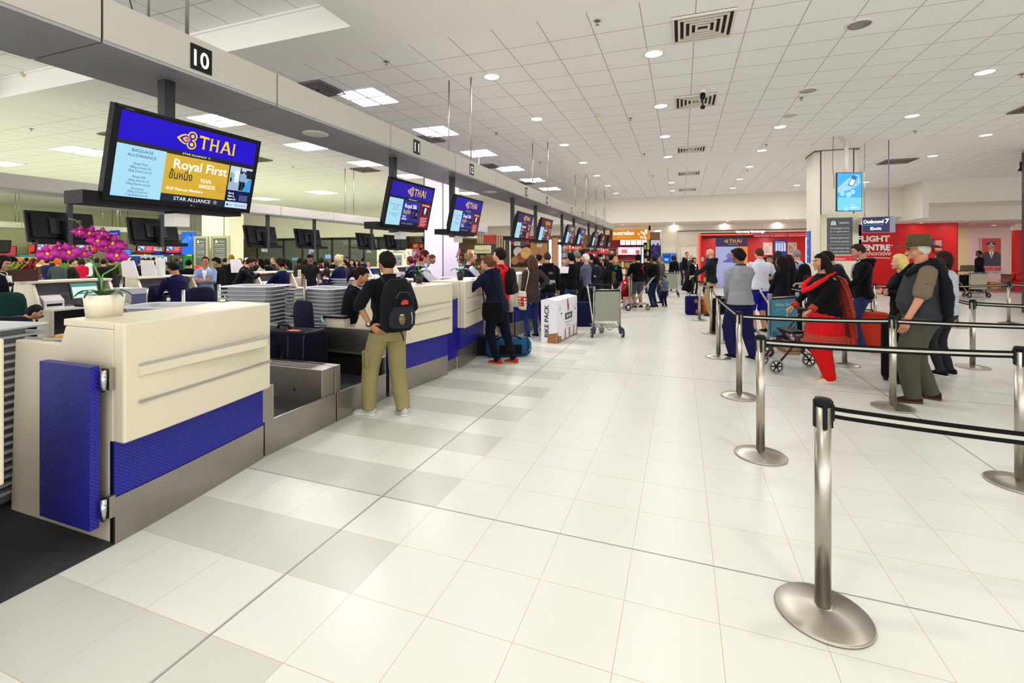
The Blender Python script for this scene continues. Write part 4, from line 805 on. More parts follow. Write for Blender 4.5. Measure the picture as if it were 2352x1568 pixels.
for k, (px, d, rz, l) in enumerate([(433, 21.5, -.75, 'tilted blue advertising screen beside the far column'), (1951, 11.15, -.36, 'bright blue advertising screen with a hand holding a phone, before the white column')]):
    X, Y = pd(px, d); w, h = (.28, .45) if k else (.26, .5)
    zc = (3.13 if k else 2.15); rz = YAW-.05 if k else YAW+.35
    t = empty('advertising_screen', (X, Y, zc), rz, l, 'screen')
    MB().box(-w-.012, w+.012, 0, .05, -h-.015, h+.015, mat('#101430', .3)).build('housing', t)
    g = MB(frame((0, -.003, 0), (1, 0, 0), (0, 0, 1))); g.rect(-w, w, -h, h, 0, emi('#4fb6f4' if k else '#1a6ae8', .95)); g.rect(-w, w, -h, -h*.3, .001, emi('#7fdcf8' if k else '#1a70f0', .95))
    g.poly([(-w, .2*h), (-.3*w, .62*h), (.3*w, .86*h), (.75*w, .9*h), (.9*w, .5*h), (.5*w, .25*h), (0, .1*h), (-w, -.05*h)], .002, emi('#a4dcfa' if k else '#3a8af0', .95))
    g.poly([(-.15*w, .35*h), (.3*w, .25*h), (.68*w, .8*h), (.25*w, .9*h)], .003, emi('#3a80c8' if k else '#1a50c0', .8)); g.poly([(-.05*w, .38*h), (.27*w, .31*h), (.48*w, .62*h), (.15*w, .69*h)], .004, emi('#e8f6ff' if k else '#5aa0f8', 1.))
    for j in range(4): g.disc(.62*w, (.7-.12*j)*h, .09*w, .005, emi('#8accf4' if k else '#3080f0', .9), 12, .05*h)
    for j, (a, b, r) in enumerate([(-.6, -.1, .2), (-.1, -.15, .24), (.25, 0, .2), (.3, -.8, .22), (-.3, -.9, .2)]): g.disc(a*w, b*h, r*w, .006+.0005*j, emi('#a8e4fc' if k else '#2a7af0', .95), 18)
    if k: g.poly([(.0, -.85*h), (.1*w, -.8*h), (.1*w, -.88*h)], .01, emi('#ffffff', 1.)); g.text('abc', .3*w, -.87*h, .01, .04, emi('#ffffff', 1.)) if False else g.strip([(.15*w, -.85*h), (.75*w, -.85*h)], .015, .01, emi('#ffffff', 1.))
    g.build('display', t)
    g = MB()
    if k: g.cyl((0, .12, h*.3), (0, .12, CZ-zc), .05, mat('#d8d4cc', .4), 14); g.lathe([(.05, -.12), (.16, -.02), (.17, 0)], (0, .12, CZ-zc), mat('#d8d4cc', .4), 20); g.box(-.1, .1, .05, .16, -.1, .2, DGREY)
    else: g.tube([(0, .05, .1), (.3, .06, .1), (.75, -.13, .1)], .03, DGREY, 8)
    g.build('bracket', t)
    if k: MB().tube([(-w-.03, .1, CZ-zc), (-w-.05, .1, .6), (-w-.02, .1, .4), (-w-.03, .08, .1)], .006, mat('#4a4060', .5), 6).build('cable', t)
t = empty('direction_sign', (4.68, 14.2, 2.38), -.35, 'grey hanging way sign with glowing white symbols beside the white column', 'sign')
MB().box(-.33, .33, -.05, .05, -.2, .2, mat('#8e8e9c', .4)).build('box', t)
g = MB(frame((0, -.055, 0), (1, 0, 0), (0, 0, 1))); g.rect(-.32, .22, -.19, .19, 0, emi('#4a4670', .6)); g.text('Outbound', -.1, .04, .003, .12, emi('#ffffff', 2.), width=.4, bold=.02); g.text('7', .17, .03, .003, .16, emi('#ffffff', 2.), bold=.02); g.rect(-.32, .1, -.01, .0, .002, emi('#3aa0f0', 1.2)); g.text('Exit', -.05, -.13, .003, .1, emi('#ffffff', 2.), width=.22, bold=.02); g.build('lettering', t)
g = MB(); g.cyl((-.28, 0, .2), (-.28, 0, CZ-2.38), .01, CHROME, 6); g.cyl((.2, 0, .2), (.2, 0, CZ-2.38), .014, mat('#8a7a8c', .4), 6); g.build('hanging_rod', t)
X, Y = pd(1100, 13.5); t = empty('hanging_sign', (X, Y, 2.4), 0, 'blank pale side of a small hanging sign near the number 12 screen', 'sign')
MB().box(-.1, .1, -.4, .4, -.12, .12, mat('#cfc8d0', .5)).build('box', t); MB().cyl((0, 0, .12), (0, 0, CZ-2.4), .006, CHROME, 6).build('hanging_rod', t)

# ================================================================ check-in desks
FX = -2.98
def desk(yc, mirror, x0=FX, rz=0., label='', profile='B', half=.56, items=0, zt=1.24, gate=False):
    """local +x faces the passengers, y runs along the island; the front recedes towards +y (or -y when mirrored)"""
    t = empty('check_in_desk', (x0, yc, 0), rz, label, 'desk'); sg = -1 if mirror else 1; k = zt/1.24
    ts = [i/6 for i in range(7)]
    def C(u): return -.155*u**1.25        # how far the front recedes
    ys = [(-half+2*half*u)*sg for u in ts]
    def curve(o_out, o_in, z0, z1, m, name, y_in=0., **kw):
        P = [(C(u)+(o_out(u) if callable(o_out) else o_out), y-sg*0) for u, y in zip(ts, ys)]+[(C(u)+(o_in(u) if callable(o_in) else o_in), y) for u, y in zip(ts[::-1], ys[::-1])]
        return MB().prism(P, z0, z1, m).build(name, t, **kw)
    curve(.08, -.01, .57*k, 1.24*k, WHITE, 'front_panel', bevel=.012)
    curve(0, -.04, .263, .57*k, BLUE, 'perforated_band'); curve(.006, -.04, 0, .262, STEEL, 'kick_plate')
    led = lambda u: .088+.10*u**2
    g = MB()
    P = [(C(u)+led(u), y) for u, y in zip(ts, ys)]; Q = [(C(u)+.07, y) for u, y in zip(ts[::-1], ys[::-1])]
    P[0] = (P[0][0]-.004, P[0][1]+sg*.08); Q[-1] = (Q[-1][0], P[0][1]); e_ = ys[-1]-sg*.045
    P[-1] = (P[-1][0]-.03, e_-sg*.035); P.insert(-1, (P[-1][0]+.022, e_-sg*.075)); P.append((P[-1][0]-.06, e_)); Q[0] = (Q[0][0], e_)
    g.prism(P+Q, .93*k, .985*k, WHITE); g.prism([(a+.002, b) for a, b in P]+Q, .985*k, 1.0*k, mat('#a8a49c', .35)); g.build('ledge', t)
    g = MB(); g.prism([(C(u)+.087, y+(sg*.08 if u == 0 else 0)) for u, y in zip(ts, ys)]+[(C(u)+.07, y+(sg*.08 if u == 0 else 0)) for u, y in zip(ts[::-1], ys[::-1])], .775*k, .79*k, mat('#9a948a', .4)); g.build('trim_strip', t)
    MB().prism([(C(u)-.011, y) for u, y in zip(ts, ys)]+[(-.47, ys[-1]), (-.47, ys[0])], 1.2*k, 1.24*k, WHITE).build('top_shelf', t, bevel=.006)
    yn, yf = ys[0], ys[-1]
    A = [(-1.02, 0), (-.042, 0), (-.042, .57*k), (-.012, .57*k), (-.012, 1.2*k), (-.45, 1.2*k), (-.50, 1.09*k), (-.97, 1.085*k)]; B = [(-.95, 0), (-.042, 0), (-.042, .57*k), (-.012, .57*k), (-.012, 1.2*k), (-.42, 1.2*k), (-.64, .76), (-.95, .74)]
    for y, e in ((yn, sg), (yf, -sg)):
        pr = A if (profile == 'A' and y == yn) else B
        pr = [(a+(C(1) if y == yf and a > -.3 else 0), b) for a, b in pr]
        MB().prism(pr, min(y, y+e*.05), max(y, y+e*.05), WHITE, 'y').build('end_panel', t, bevel=.008)
    MB().box(-.93, -.16, -half+.06, half-.06, .72, .75, mat('#dcd8d4', .5)).build('worktop', t)
    MB().box(-.2, -.17, -half+.06, half-.06, .02, 1.18*k, mat('#7c7a80', .6)).build('inner_back', t)
    if profile == 'A':
        g = MB(); g.box(-1.0, -.02, yn-.001*sg, yn+.001, .0, .005, BLACK)
        gm = MB(); gm.prism([(-.49, .12), (-.03, .12), (-.03, 1.01), (-.49, 1.01)], yn-.1, yn-.055, BLUE, 'y'); gt = gm.build('swing_gate', t)
        for z in (.22, .93):
            q = MB(); q.cyl((-.005, yn-.05, z-.055), (-.005, yn-.05, z+.055), .016, CHROME, 12); q.box(-.02, .01, yn-.03, yn, z-.06, z+.06, STEEL); q.cyl((-.005, yn-.05, z-.065), (-.005, yn-.05, z+.065), .008, BLACK, 8); q.build('hinge', gt)
        MB().box(-.025, -.008, yn-.004, yn, 0, .57, BLACK).build('edge_seal', t)
    if items:
        g = MB(); g.box(-.9, -.5, -half+.07, -half+.42, .1, .7, mat('#9aa08a', .5)); g.box(-.91, -.9, -half+.09, -half+.4, .12, .68, mat('#b4b8a4', .4)); g.build('pedestal', t)
    return t
def monitor(x, y, z, rz, label, col='#bfe8e8'):
    t = empty('computer_monitor', (x, y, z), rz, label, 'monitor')      # local -y faces the user
    F = frame((0, -.0, .25), (1, 0, 0), (0, .35, 1))
    g = MB(F); g.box(-.2, .2, -.15, .15, -.04, 0, mat('#1c1c20', .4)); g.build('casing', t)
    g = MB(F); g.rect(-.18, .18, -.125, .13, .002, emi(col, .95)); g.rect(-.18, .18, .07, .13, .004, emi('#4a9a8a', .8)); g.rect(-.1, .1, -.06, -.04, .004, emi('#3a6ab0', .8)); g.build('display', t)
    g = MB(); g.box(-.1, .1, -.04, .12, 0, .015, BLACK); g.cyl((0, .05, 0), (0, .04, .2), .02, BLACK, 10); g.build('stand', t); return t
def keyboard(x, y, z, rz, label):
    t = empty('keyboard', (x, y, z), rz, label, 'keyboard')
    MB().prism([(-.09, 0), (.09, 0), (.09, .03), (-.09, .015)], -.23, .23, BLACK, 'x').build('case', t)
    g = MB()
    for i in range(14):
        for j in range(5): g.box(-.215+i*.031, -.19+i*.031, -.075+j*.03, -.05+j*.03, .015+(j+.5)*.0025, .026+(j+.5)*.003, mat('#2e2e34', .5))
    g.build('keys', t)
def printer(x, y, z, rz, label):
    t = empty('ticket_printer', (x, y, z), rz, label, 'printer'); g = MB()
    g.prism([(-.14, 0), (.14, 0), (.14, .2), (-.02, .2), (-.14, .12)], -.13, .13, mat('#cfcacb', .5), 'x'); g.build('body', t)
    g = MB(); g.box(-.1, .1, -.142, -.138, .03, .07, BLACK); g.build('paper_slot', t)
def papers(x, y, z, rz, n, label, cols=('#f4f0ec', '#ffffff', '#f0a080'), name='paper_pile', cat='papers'):
    t = empty(name, (x, y, z), rz, label, cat); r = random.Random(n)
    for k in range(n):
        a = r.uniform(-.5, .5); c, s = math.cos(a), math.sin(a); ox, oy = r.uniform(-.06, .06), r.uniform(-.06, .06)
        MB().add([(ox+c*p-s*q, oy+s*p+c*q, h) for h in (k*.004, k*.004+.003) for p, q in ((-.1, -.14), (.1, -.14), (.1, .14), (-.1, .14))], [(3, 2, 1, 0), (4, 5, 6, 7), (0, 1, 5, 4), (1, 2, 6, 5), (2, 3, 7, 6), (3, 0, 4, 7)], mat(cols[k % len(cols)], .7)).build('sheet', t)
desk(.64, True, label='white check-in desk cut off by the left edge of the photo')
desk(2.24, False, profile='A', label='nearest white check-in desk with blue perforated band and open blue gate', items=1)
desk(5.06, True, label='second white check-in desk, where the backpacker stands')
desk(6.60, False, label='third white check-in desk, where the navy jacket woman leans', half=.6)
for k, (y, mi) in enumerate([(9.35, True), (10.95, False), (13.6, True), (15.2, False), (17.9, True), (19.5, False)]):
    desk(y, mi, label='white check-in desk in the row towards the shops, %s of the nine' % ORD[k+3])
def closed_gate(y0, y1, label):
    t = empty('counter_gate', (FX-.06, (y0+y1)/2, 0), 0, label, 'gate'); w = (y1-y0)/2
    MB().box(-.03, .02, -w, w, .16, .98, BLUEP).build('gate_panel', t); MB().box(-.03, .01, -w, w, 0, .155, STEEL).build('base_plate', t)
    MB().box(-.3, -.04, -w, w, .98, 1.2, mat('#c9c8c2', .5)).build('filler', t); MB().box(.02, .03, w-.06, w-.03, .98, 1.0, BLACK).build('latch', t)
for k, y in enumerate([5.65, 9.95, 14.2, 18.5]): closed_gate(y, y+.36, 'closed blue gate between desks, %s along the counter' % ORD[k])
def conveyor(y0, y1, label):
    t = empty('baggage_conveyor', (-3.14, y0, 0), 0, label, 'conveyor'); L = y1-y0; m = L*.5; a = .83/1.61*L; b_ = .64/1.61*L
    for p, q in ((0, .81/1.61*L), (.82/1.61*L, L)): MB().box(-.02, 0, p+.004, q-.004, 0, .28, STEEL).build('kerb_plate', t, bevel=.003)
    for p, q in ((.08, b_), (b_+.26, L-.03)):
        g = MB(); rr_ = []
        for h, x in ((.06, -.03), (.2, -.03), (.225, -.05), (.235, -.1), (.24, -1.6), (.06, -1.6)): rr_.append((x, h))
        g.prism([(x, h) for x, h in rr_], p, q, RUBBER, 'y'); g.build('belt', t)
    g = MB(); g.box(-1.7, -.02, b_, b_+.165, .1, .54, STEEL); g.build('divider_box', t, bevel=.004); MB().box(-1.7, -.02, b_+.175, b_+.255, .1, .54, STEEL).build('divider_box', t, bevel=.004)
    g = MB(); g.cyl((-.35, b_-.004, .33), (-.35, b_+.001, .33), .012, BLACK, 12); g.build('bolt', t)
    MB().box(-.02, -.0, -.02, .09, .28, .56, STEEL).build('end_plate', t)
    MB().box(-1.7, -.1, L-.03, L-.0, .48, .76, STEEL).build('side_panel', t); MB().box(-1.7, -.02, L-.05, L-.01, .16, .46, mat('#3c3a38', .4, .8)).build('side_panel', t)
    g = MB(); g.box(-1.7, -.02, L-.07, L-.0, .46, .48, CHROME); g.build('edge_trim', t)
conveyor(2.82, 4.46, 'steel baggage conveyor with two black belts beside the nearest desk')
for k, y in enumerate([7.24, 11.55, 15.85]): conveyor(y, y+1.5, 'steel baggage conveyor between further desks, %s beyond the blue gate' % ORD[k])
# second and third islands, seen from the staff side
for k, y in enumerate([4.95, 6.5, 9.2, 10.85, 13.6, 15.2, 17.9, 19.5]):
    desk(y, k % 2 == 0, x0=-10.3, rz=PI, zt=1.19, label='white desk of the second island seen from the staff side, %s from the left' % ORD[k], items=1)
    monitor(-9.75, y+.1, .75, PI/2, 'lit computer monitor on the second island, desk %s from the left' % ORD[k], '#d0f0ea' if k % 2 == 0 else '#bfe0f4')
    keyboard(-9.5, y+.1, .75, PI/2, 'black keyboard on the second island, desk %s from the left' % ORD[k])
    printer(-9.8, y-.36, .75, PI/2, 'grey ticket printer on the second island, desk %s from the left' % ORD[k])
    papers(-9.7, y+.42, .75, .4, 4+k % 3, 'loose papers on the second island, desk %s from the left' % ORD[k])
for k, y in enumerate([5.72, 10.02, 14.4]):
    t = empty('steel_cabinet', (-9.75, y, 0), 0, 'low grey cabinet between desks of the second island, %s from the left' % ORD[k], 'cabinet')
    g = MB(); g.box(-.3, .3, -.14, .14, 0, 1.0, mat('#c4bfc4', .5)); g.build('body', t); MB().box(.301, .31, -.12, .12, .1, .9, mat('#5a5c80', .5)).build('door', t)
for k, (px, d) in enumerate([(205, 9.5), (296, 9.6), (322, 9.7), (683, 10.6), (706, 10.8)]):
    X, Y = pd(px, d)
    if k in (1, 3, 0): MB().prism([(-.16, 0), (.12, 0), (.03, .32), (-.19, .32)], -.012, .012, mat('#e4dfe0', .4), 'y').build('white_screen_panel', loc=(-10.05, Y, 1.19), rz=.5, label='white upright desk panel on the second island, %s from the left' % ORD[[0, 1, 9, 2][k]], cat='panel')
    else:
        t = empty('leaflet_stand', (-10.0, Y, 1.19), .3, 'clear leaflet stand on the second island, %s' % ['left one', 'right one', 'left one', 'x', 'right one'][k], 'leaflet stand')
        g = MB(); g.box(-.09, .09, -.04, .04, 0, .02, mat('#dfe8ea', .2)); g.box(-.1, .1, .0, .01, 0, .36, mat('#dfe8ea', .15)); g.build('holder', t); MB().box(-.085, .085, -.02, -.002, .02, .3, mat('#eef2f4', .5)).build('leaflets', t)
# planter with leaves on the second island
t = empty('planter', (-10.15, 4.35, 1.19), 0, 'dark brown square planter with yellow green and red leaves', 'planter')
g = MB(); g.box(-.13, .13, -.2, .2, 0, .19, mat('#3c1414', .35)); g.build('pot', t, bevel=.006)
for nm, c, oy in (('green_leaves', '#a0b02a', -.07), ('red_leaves', '#8a1c22', .1)):
    g = MB(); r = random.Random(oy)
    for k in range(46):
        a = r.uniform(0, 6.28); e = r.uniform(.5, 1.5); l = r.uniform(.1, .2); b0 = Vector((r.uniform(-.08, .08), oy+r.uniform(-.08, .08), .18))
        d = Vector((math.cos(a)*math.cos(e), math.sin(a)*math.cos(e), math.sin(e))); s_ = d.orthogonal().normalized()*.02
        g.add([b0, b0+d*l*.5+s_, b0+d*l, b0+d*l*.5-s_], [(0, 1, 2, 3)], mat(c if k % 3 else ('#5a6a1a' if 'green' in nm else '#b03030'), .6))
    g.build(nm, t)
# ---------------- baggage trays
def tray_mesh():
    g = MB(); m = mat('#c2c4c8', .45)
    def ring(x, y, z, c):
        return [(x-c, -y, z), (x, -y+c, z), (x, y-c, z), (x-c, y, z), (-x+c, y, z), (-x, y-c, z), (-x, -y+c, z), (-x+c, -y, z)]
    g.rings([ring(.285, .185, 0, .05), ring(.315, .215, .088, .05), ring(.385, .28, .091, .065), ring(.40, .295, .094, .07), ring(.40, .295, .103, .07), ring(.385, .28, .107, .065), ring(.31, .21, .104, .05), ring(.28, .18, .014, .05)], m, False)
    return g
tray0 = None
def tray_stack(px, d, ztop, rz, label, nvis, pitch=.052):
    global tray0
    X, Y = pd(px, d); n = int((ztop-.108)/pitch)+1; r = random.Random(n+int(px))
    for k in range(n):
        if tray0 is None: o = tray0 = tray_mesh().build('baggage_tray')
        else: o = tray0.copy(); COL.objects.link(o)
        o.location = (X+r.uniform(-.004, .004), Y+r.uniform(-.004, .004), .006+k*pitch); o.rotation_euler = (0, 0, rz+r.uniform(-.012, .012))
        o['label'] = label; o['category'] = 'tray'; o['group'] = label.replace('grey baggage tray', 'trays')
tray_stack(590, 6.35, 1.2, .25, 'grey baggage tray in the stack right of the large suitcase handle', 18)
tray_stack(752, 6.7, 1.17, -.15, 'grey baggage tray in the stack behind the seated agent chair', 18)
tray_stack(385, 4.85, 1.14, .35, 'grey baggage tray in the stack just behind the nearest desk top', 6)
tray_stack(-105, 3.0, 1.17, .2, 'grey baggage tray in the stack at the left edge', 12)
tray_stack(805, 9.3, 1.16, .1, 'grey baggage tray in the stack between agent and backpacker', 14)
tray_stack(935, 9.0, 1.18, .2, 'grey baggage tray in the stack behind the flower pot', 8)
tray_stack(1052, 9.6, 1.19, .1, 'grey baggage tray in the stack behind the dark pot of orchids', 4)
for k, (px, d, h) in enumerate([(421, 6.6, 1.12), (503, 6.9, 1.18), (700, 6.45, 1.28), (12, 4.5, 1.0)]):
    X, Y = pd(px, d); t = empty('steel_post', (X, Y, 0), 0, 'slim steel guard post in the tray area, %s' % ['beside the seated man in navy', 'left of the tall tray stack', 'against the stack behind the agent', 'at the left edge'][k], 'post')
    MB().cyl((0, 0, .01), (0, 0, h), .022, STEELV, 12).build('tube', t); MB().lathe([(.06, 0), (.06, .01), (.03, .015)], (0, 0, .006), STEELV, 16).build('foot', t)
def office_chair(px, d, rz, label, col='#1e1c34', X=None):
    X, Y = pd(px, d) if X is None else X
    t = empty('office_chair', (X, Y, .006), rz, label, 'chair'); m = cloth(col)       # local +y is where the sitter faces
    g = MB(); R_ = []
    for i, (z, w) in enumerate([(.62, .14), (.66, .19), (.74, .215), (.86, .22), (.97, .21), (1.04, .18), (1.07, .12)]):
        yy = -.23-.03*math.sin((z-.62)*5); R_.append([(w*math.cos(q*PI/8), yy-.0+.045*math.sin(q*PI/8)+(.03*(math.cos(q*PI/8)**2)), z) for q in range(16)])
    g.rings(R_, m); g.build('backrest', t)
    g = MB(); g.rbox(-.23, .23, -.22, .24, .46, .54, .09, m); g.build('seat', t)
    MB().tube([(0, -.05, .45), (0, -.24, .46), (0, -.285, .55), (0, -.28, .75)], .022, BLACK, 8).build('back_bar', t)
    MB().cyl((0, 0, .1), (0, 0, .46), .028, BLACK, 10).build('column', t)
    for s in (-1, 1): MB().tube([(s*.26, -.1, .5), (s*.29, -.08, .66), (s*.29, .12, .67)], [.015, .018, .025], BLACK, 8).build('armrest', t)
    for k in range(5):
        a = k*2*PI/5; l = MB().tube([(0, 0, .12), (.3*math.cos(a), .3*math.sin(a), .08)], [.03, .018], BLACK, 8).build('base_leg', t)
        MB().ell((.3*math.cos(a), .3*math.sin(a), .03), (.03, .03, .03), BLACK, 8).build('caster', l)
office_chair(738, 5.75, -.3, 'dark office chair of the seated agent in the foreground island')
office_chair(333, 8.4, 1.9, 'dark office chair, empty, left of the seated man in navy'); office_chair(452, 8.0, 1.2, 'dark office chair the man in navy sits on')
office_chair(738, 9.2, 1.2, 'empty dark office chair behind the tray stacks'); office_chair(838, 5.9, 1.6, 'dark blue office chair half hidden by the backpacker', '#15143a')
office_chair(1088, 10.5, -1.2, 'dark blue office chair behind the leaning woman', '#15143a'); office_chair(925, 10.0, 1.5, 'dark office chair beside the red haired clerk')
office_chair(62, 4.3, .6, 'dark chair at the left edge behind the trays', '#1a1a24'); office_chair(28, 6.9, .9, 'dark green chair at the left edge near the second island', '#163432')
# orchid on the nearest desk
def orchid(loc, label, big=True, s=1., stems=2, seed=1, potm='#e8dfc8', col='#b0168a'):
    t = empty('potted_orchid', loc, 0, label, 'potted plant'); big and setattr(t, 'scale', (.9, .9, .86)); r = random.Random(seed)
    g = MB()
    if big: g.rings([[(x*a, y*b, z) for x, y in ((-1, -.7), (-.7, -1), (.7, -1), (1, -.7), (1, .7), (.7, 1), (-.7, 1), (-1, .7))] for a, b, z in ((.08, .08, 0), (.094, .094, .155), (.086, .086, .158), (.08, .08, .13))], mat(potm, .35))
    else: g.lathe([(.04, 0), (.06, .12), (.055, .12), (.05, .1)], (0, 0, 0), mat(potm, .4), 20)
    g.build('pot', t)
    pz = .13 if big else .115; G = mat('#2e6a2a', .35); S_ = mat('#5a9a3a', .4)
    for k in range(5 if big else 4):
        a = k*1.35+seed; l = r.uniform(.14, .19)*s; g = MB(); P = []
        for i in range(7):
            u = i/6; w = .032*s*math.sin(PI*(.12+.88*u)**.8)+.002; z = pz+.07*s*math.sin(u*2.3)-.04*u*u*s
            c, s__ = math.cos(a), math.sin(a); x = l*u
            P.append([(c*x-s__*w, s__*x+c*w, z+.008), (c*x, s__*x, z-.003), (c*x+s__*w, s__*x-c*w, z+.008), (c*x, s__*x, z+.001)])
        g.rings(P, G); g.build('leaf', t)
    def flower(c, d, k, par):
        g = MB(); z = Vector(d).normalized(); F = z.to_track_quat('Z', 'Y').to_matrix().to_4x4(); F.translation = c; g.M = F @ Matrix.Rotation(r.uniform(-.3, .3), 4, 'Z')
        cm = mat(col, .5); R_ = .052*k
        for a, rl, rw in ((90, 1, .55), (200, 1.05, .95), (340, 1.05, .95), (250, .95, .5), (290, .95, .5)):
            ca, sa = math.cos(math.radians(a)), math.sin(math.radians(a)); rows = []
            for i in range(6):
                u = i/5; w = R_*rw*math.sin(PI*min(1, .15+.82*u))*.62; x = R_*rl*u
                rows.append([(ca*x-sa*w, sa*x+ca*w, .012*k*math.sin(u*3)+.002), (ca*x, sa*x, .012*k*math.sin(u*3)-.004*k), (ca*x+sa*w, sa*x-ca*w, .012*k*math.sin(u*3)+.002), (ca*x, sa*x, .012*k*math.sin(u*3)+.003)])
            g.rings(rows, cm)
        f = g.build('flower', par)
        q = MB(g.M); q.ell((0, -.004*k, .01*k), (.008*k, .012*k, .01*k), mat('#e8b43a', .5), 8); q.poly([(-.01*k, -.008*k), (.01*k, -.008*k), (0, -.026*k)], .012*k, mat('#7a0a5a', .5)); q.build('flower_centre', f)
    if big:
        st = [[(0, 0, pz), (.0, -.02, .3), (-.01, -.05, .52), (-.03, -.085, .66)]]
        MB().tube([(0, .004, pz), (-.02, -.03, .3), (-.035, -.07, .50)], .006, mat('#1c4a34', .4), 8).build('support_stick', t)
        MB().tube([(0, 0, pz), (.005, -.02, .22), (.02, -.02, .3), (.03, .05, .35), (.02, .09, .42), (.01, .10, .50), (.0, .07, .56)], [.005]*7, S_, 8).build('stem', t)
        MB().tube([(0, 0, pz), (-.01, -.02, .28), (.01, -.08, .40), (.0, -.16, .455), (-.01, -.27, .48)], [.005]*5, S_, 8).build('stem', t)
        MB().tube([(-.03, -.07, .52), (-.03, -.1, .62), (-.02, -.15, .68), (-.02, -.19, .69)], [.004]*4, S_, 8).build('stem', t)
        cam_d_ = (1, -.55, -.1)
        for c, k in (((.02, -.05, .545), 1.15), ((.01, .0, .50), .9), ((.03, .035, .53), 1.3), ((.0, -.09, .60), 1.1), ((.01, -.15, .605), .8), ((.03, .06, .445), 1.3), ((.03, -.03, .60), .8), ((.01, -.31, .455), 1.1), ((.02, -.21, .465), 1.25), ((.01, -.12, .455), .8), ((.0, -.25, .49), .8), ((.01, .015, .57), .9), ((.02, .09, .51), .8)):
            flower(Vector(c), (1+r.uniform(-.2, .4), -.5+r.uniform(-.4, .4), -.05+r.uniform(-.3, .2)), k, t)
        MB().ell((-.02, -.13, .67), (.012, .012, .016), mat('#5a4a3a', .5), 8).build('bud', t)
    else:
        for q in range(stems):
            a = r.uniform(-.05, .05); b = -.02+.06*q
            MB().tube([(0, 0, pz), (a*.5, b*.5, .25*s), (a, b, .42*s)], [.004]*3, S_, 6).build('stem', t)
            for k in range(6): flower(Vector((a+r.uniform(-.04, .04), b+r.uniform(-.06, .06), .3*s+k*.03*s)), (1, r.uniform(-1, .3), 0), .55, t)
    return t
orchid((-3.36, 1.84, 1.24), 'magenta orchid in a white square pot on the nearest desk')
orchid((-3.3, 5.42, 1.24), 'small pink orchid in a dark pot, nearer the backpacker', False, 1., 2, 4, '#2a2628', '#c83a80'); orchid((-3.15, 6.35, 1.24), 'small pink orchid in a dark pot in front of the clerk with glasses', False, 1., 1, 6, '#1a1a1c', '#c870a8')
papers(-3.1, 6.75, 1.24, .6, 3, 'white papers on the desk under the leaning arms', ('#f8f4f4', '#ffffff')); papers(-3.62, 1.9, .752, .3, 3, 'small tray papers behind the nearest desk', ('#caa070', '#e8c040', '#a07040'))
t = empty('document_tray', (-3.66, 1.78, 1.085), .2, 'shallow metal tray with yellow slips on the lower ledge of the nearest desk', 'tray')
g = MB(); g.box(-.09, .09, -.05, .12, 0, .006, mat('#a8a090', .4)); g.box(-.09, .09, -.05, -.045, 0, .02, mat('#a8a090', .4)); g.box(-.09, -.085, -.05, .12, 0, .02, mat('#a8a090', .4)); g.build('tray_base', t); MB().box(-.06, .04, .0, .1, .006, .03, mat('#d8a040', .6)).build('slips', t)
# agent's desk of the foreground: small side counter with monitor
t = empty('side_counter', (-3.9, 4.56, 0), 0, 'white side counter with dark top before the seated agent', 'counter')
g = MB(); g.box(-.13, .13, -.06, .06, .006, .86, WHITE); g.build('body', t, bevel=.006); MB().box(-.16, .15, -.08, .08, .86, .885, BLACK).build('top', t); MB().tube([(-.13, -.06, .8), (-.17, -.07, .8), (-.2, -.07, .86)], .012, mat('#a8d0c0', .4), 6).build('handle', t)
keyboard(-3.62, 5.0, .75, -1.2, 'black keyboard under the hand of the seated agent')
# ================================================================ people
PEND = []          # meshes waiting for the voxel skinning pass
BODYM = {}
def v3(*a): return Vector(a)
def ik(a, t, l1, l2, pole):
    a, t, pole = Vector(a), Vector(t), Vector(pole); d = t-a; L = min(d.length, (l1+l2)*.995); d.normalize(); t = a+d*L
    x = (l1*l1-l2*l2+L*L)/(2*L); h = math.sqrt(max(l1*l1-x*x, 0)); p = pole-d*pole.dot(d)
    if p.length < 1e-5: p = d.orthogonal()
    return a+d*x+p.normalized()*h, t
def chain(pts, rad, n=5):
    """denser points along a bent limb"""
    P, R = [], []
    for i in range(len(pts)-1):
        for k in range(n):
            u = k/n; P.append(Vector(pts[i]).lerp(Vector(pts[i+1]), u)); R.append(rad[i]+(rad[i+1]-rad[i])*u)
    P.append(Vector(pts[-1])); R.append(rad[-1])
    for _ in range(2):
        Q = [p.copy() for p in P]
        for i in range(1, len(P)-1): P[i] = Q[i]*.5+(Q[i-1]+Q[i+1])*.25
    return P, R
def rround(P, R):    # round the two ends of a tube
    d0 = (P[0]-P[1]).normalized(); d1 = (P[-1]-P[-2]).normalized()
    return [P[0]+d0*R[0]*.8, P[0]+d0*R[0]*.5]+P+[P[-1]+d1*R[-1]*.5, P[-1]+d1*R[-1]*.8], [R[0]*.35, R[0]*.8]+R+[R[-1]*.8, R[-1]*.35]
def skin(g, name, parent, voxel, smooth=3, wr=0., wscale=9., extra=None, seed=0):
    o = g.build(name, parent); m = o.modifiers.new('r', 'REMESH'); m.mode = 'VOXEL'; m.voxel_size = voxel
    if smooth: s = o.modifiers.new('s', 'SMOOTH'); s.factor = .5; s.iterations = smooth
    PEND.append((o, wr, wscale, extra, seed)); return o
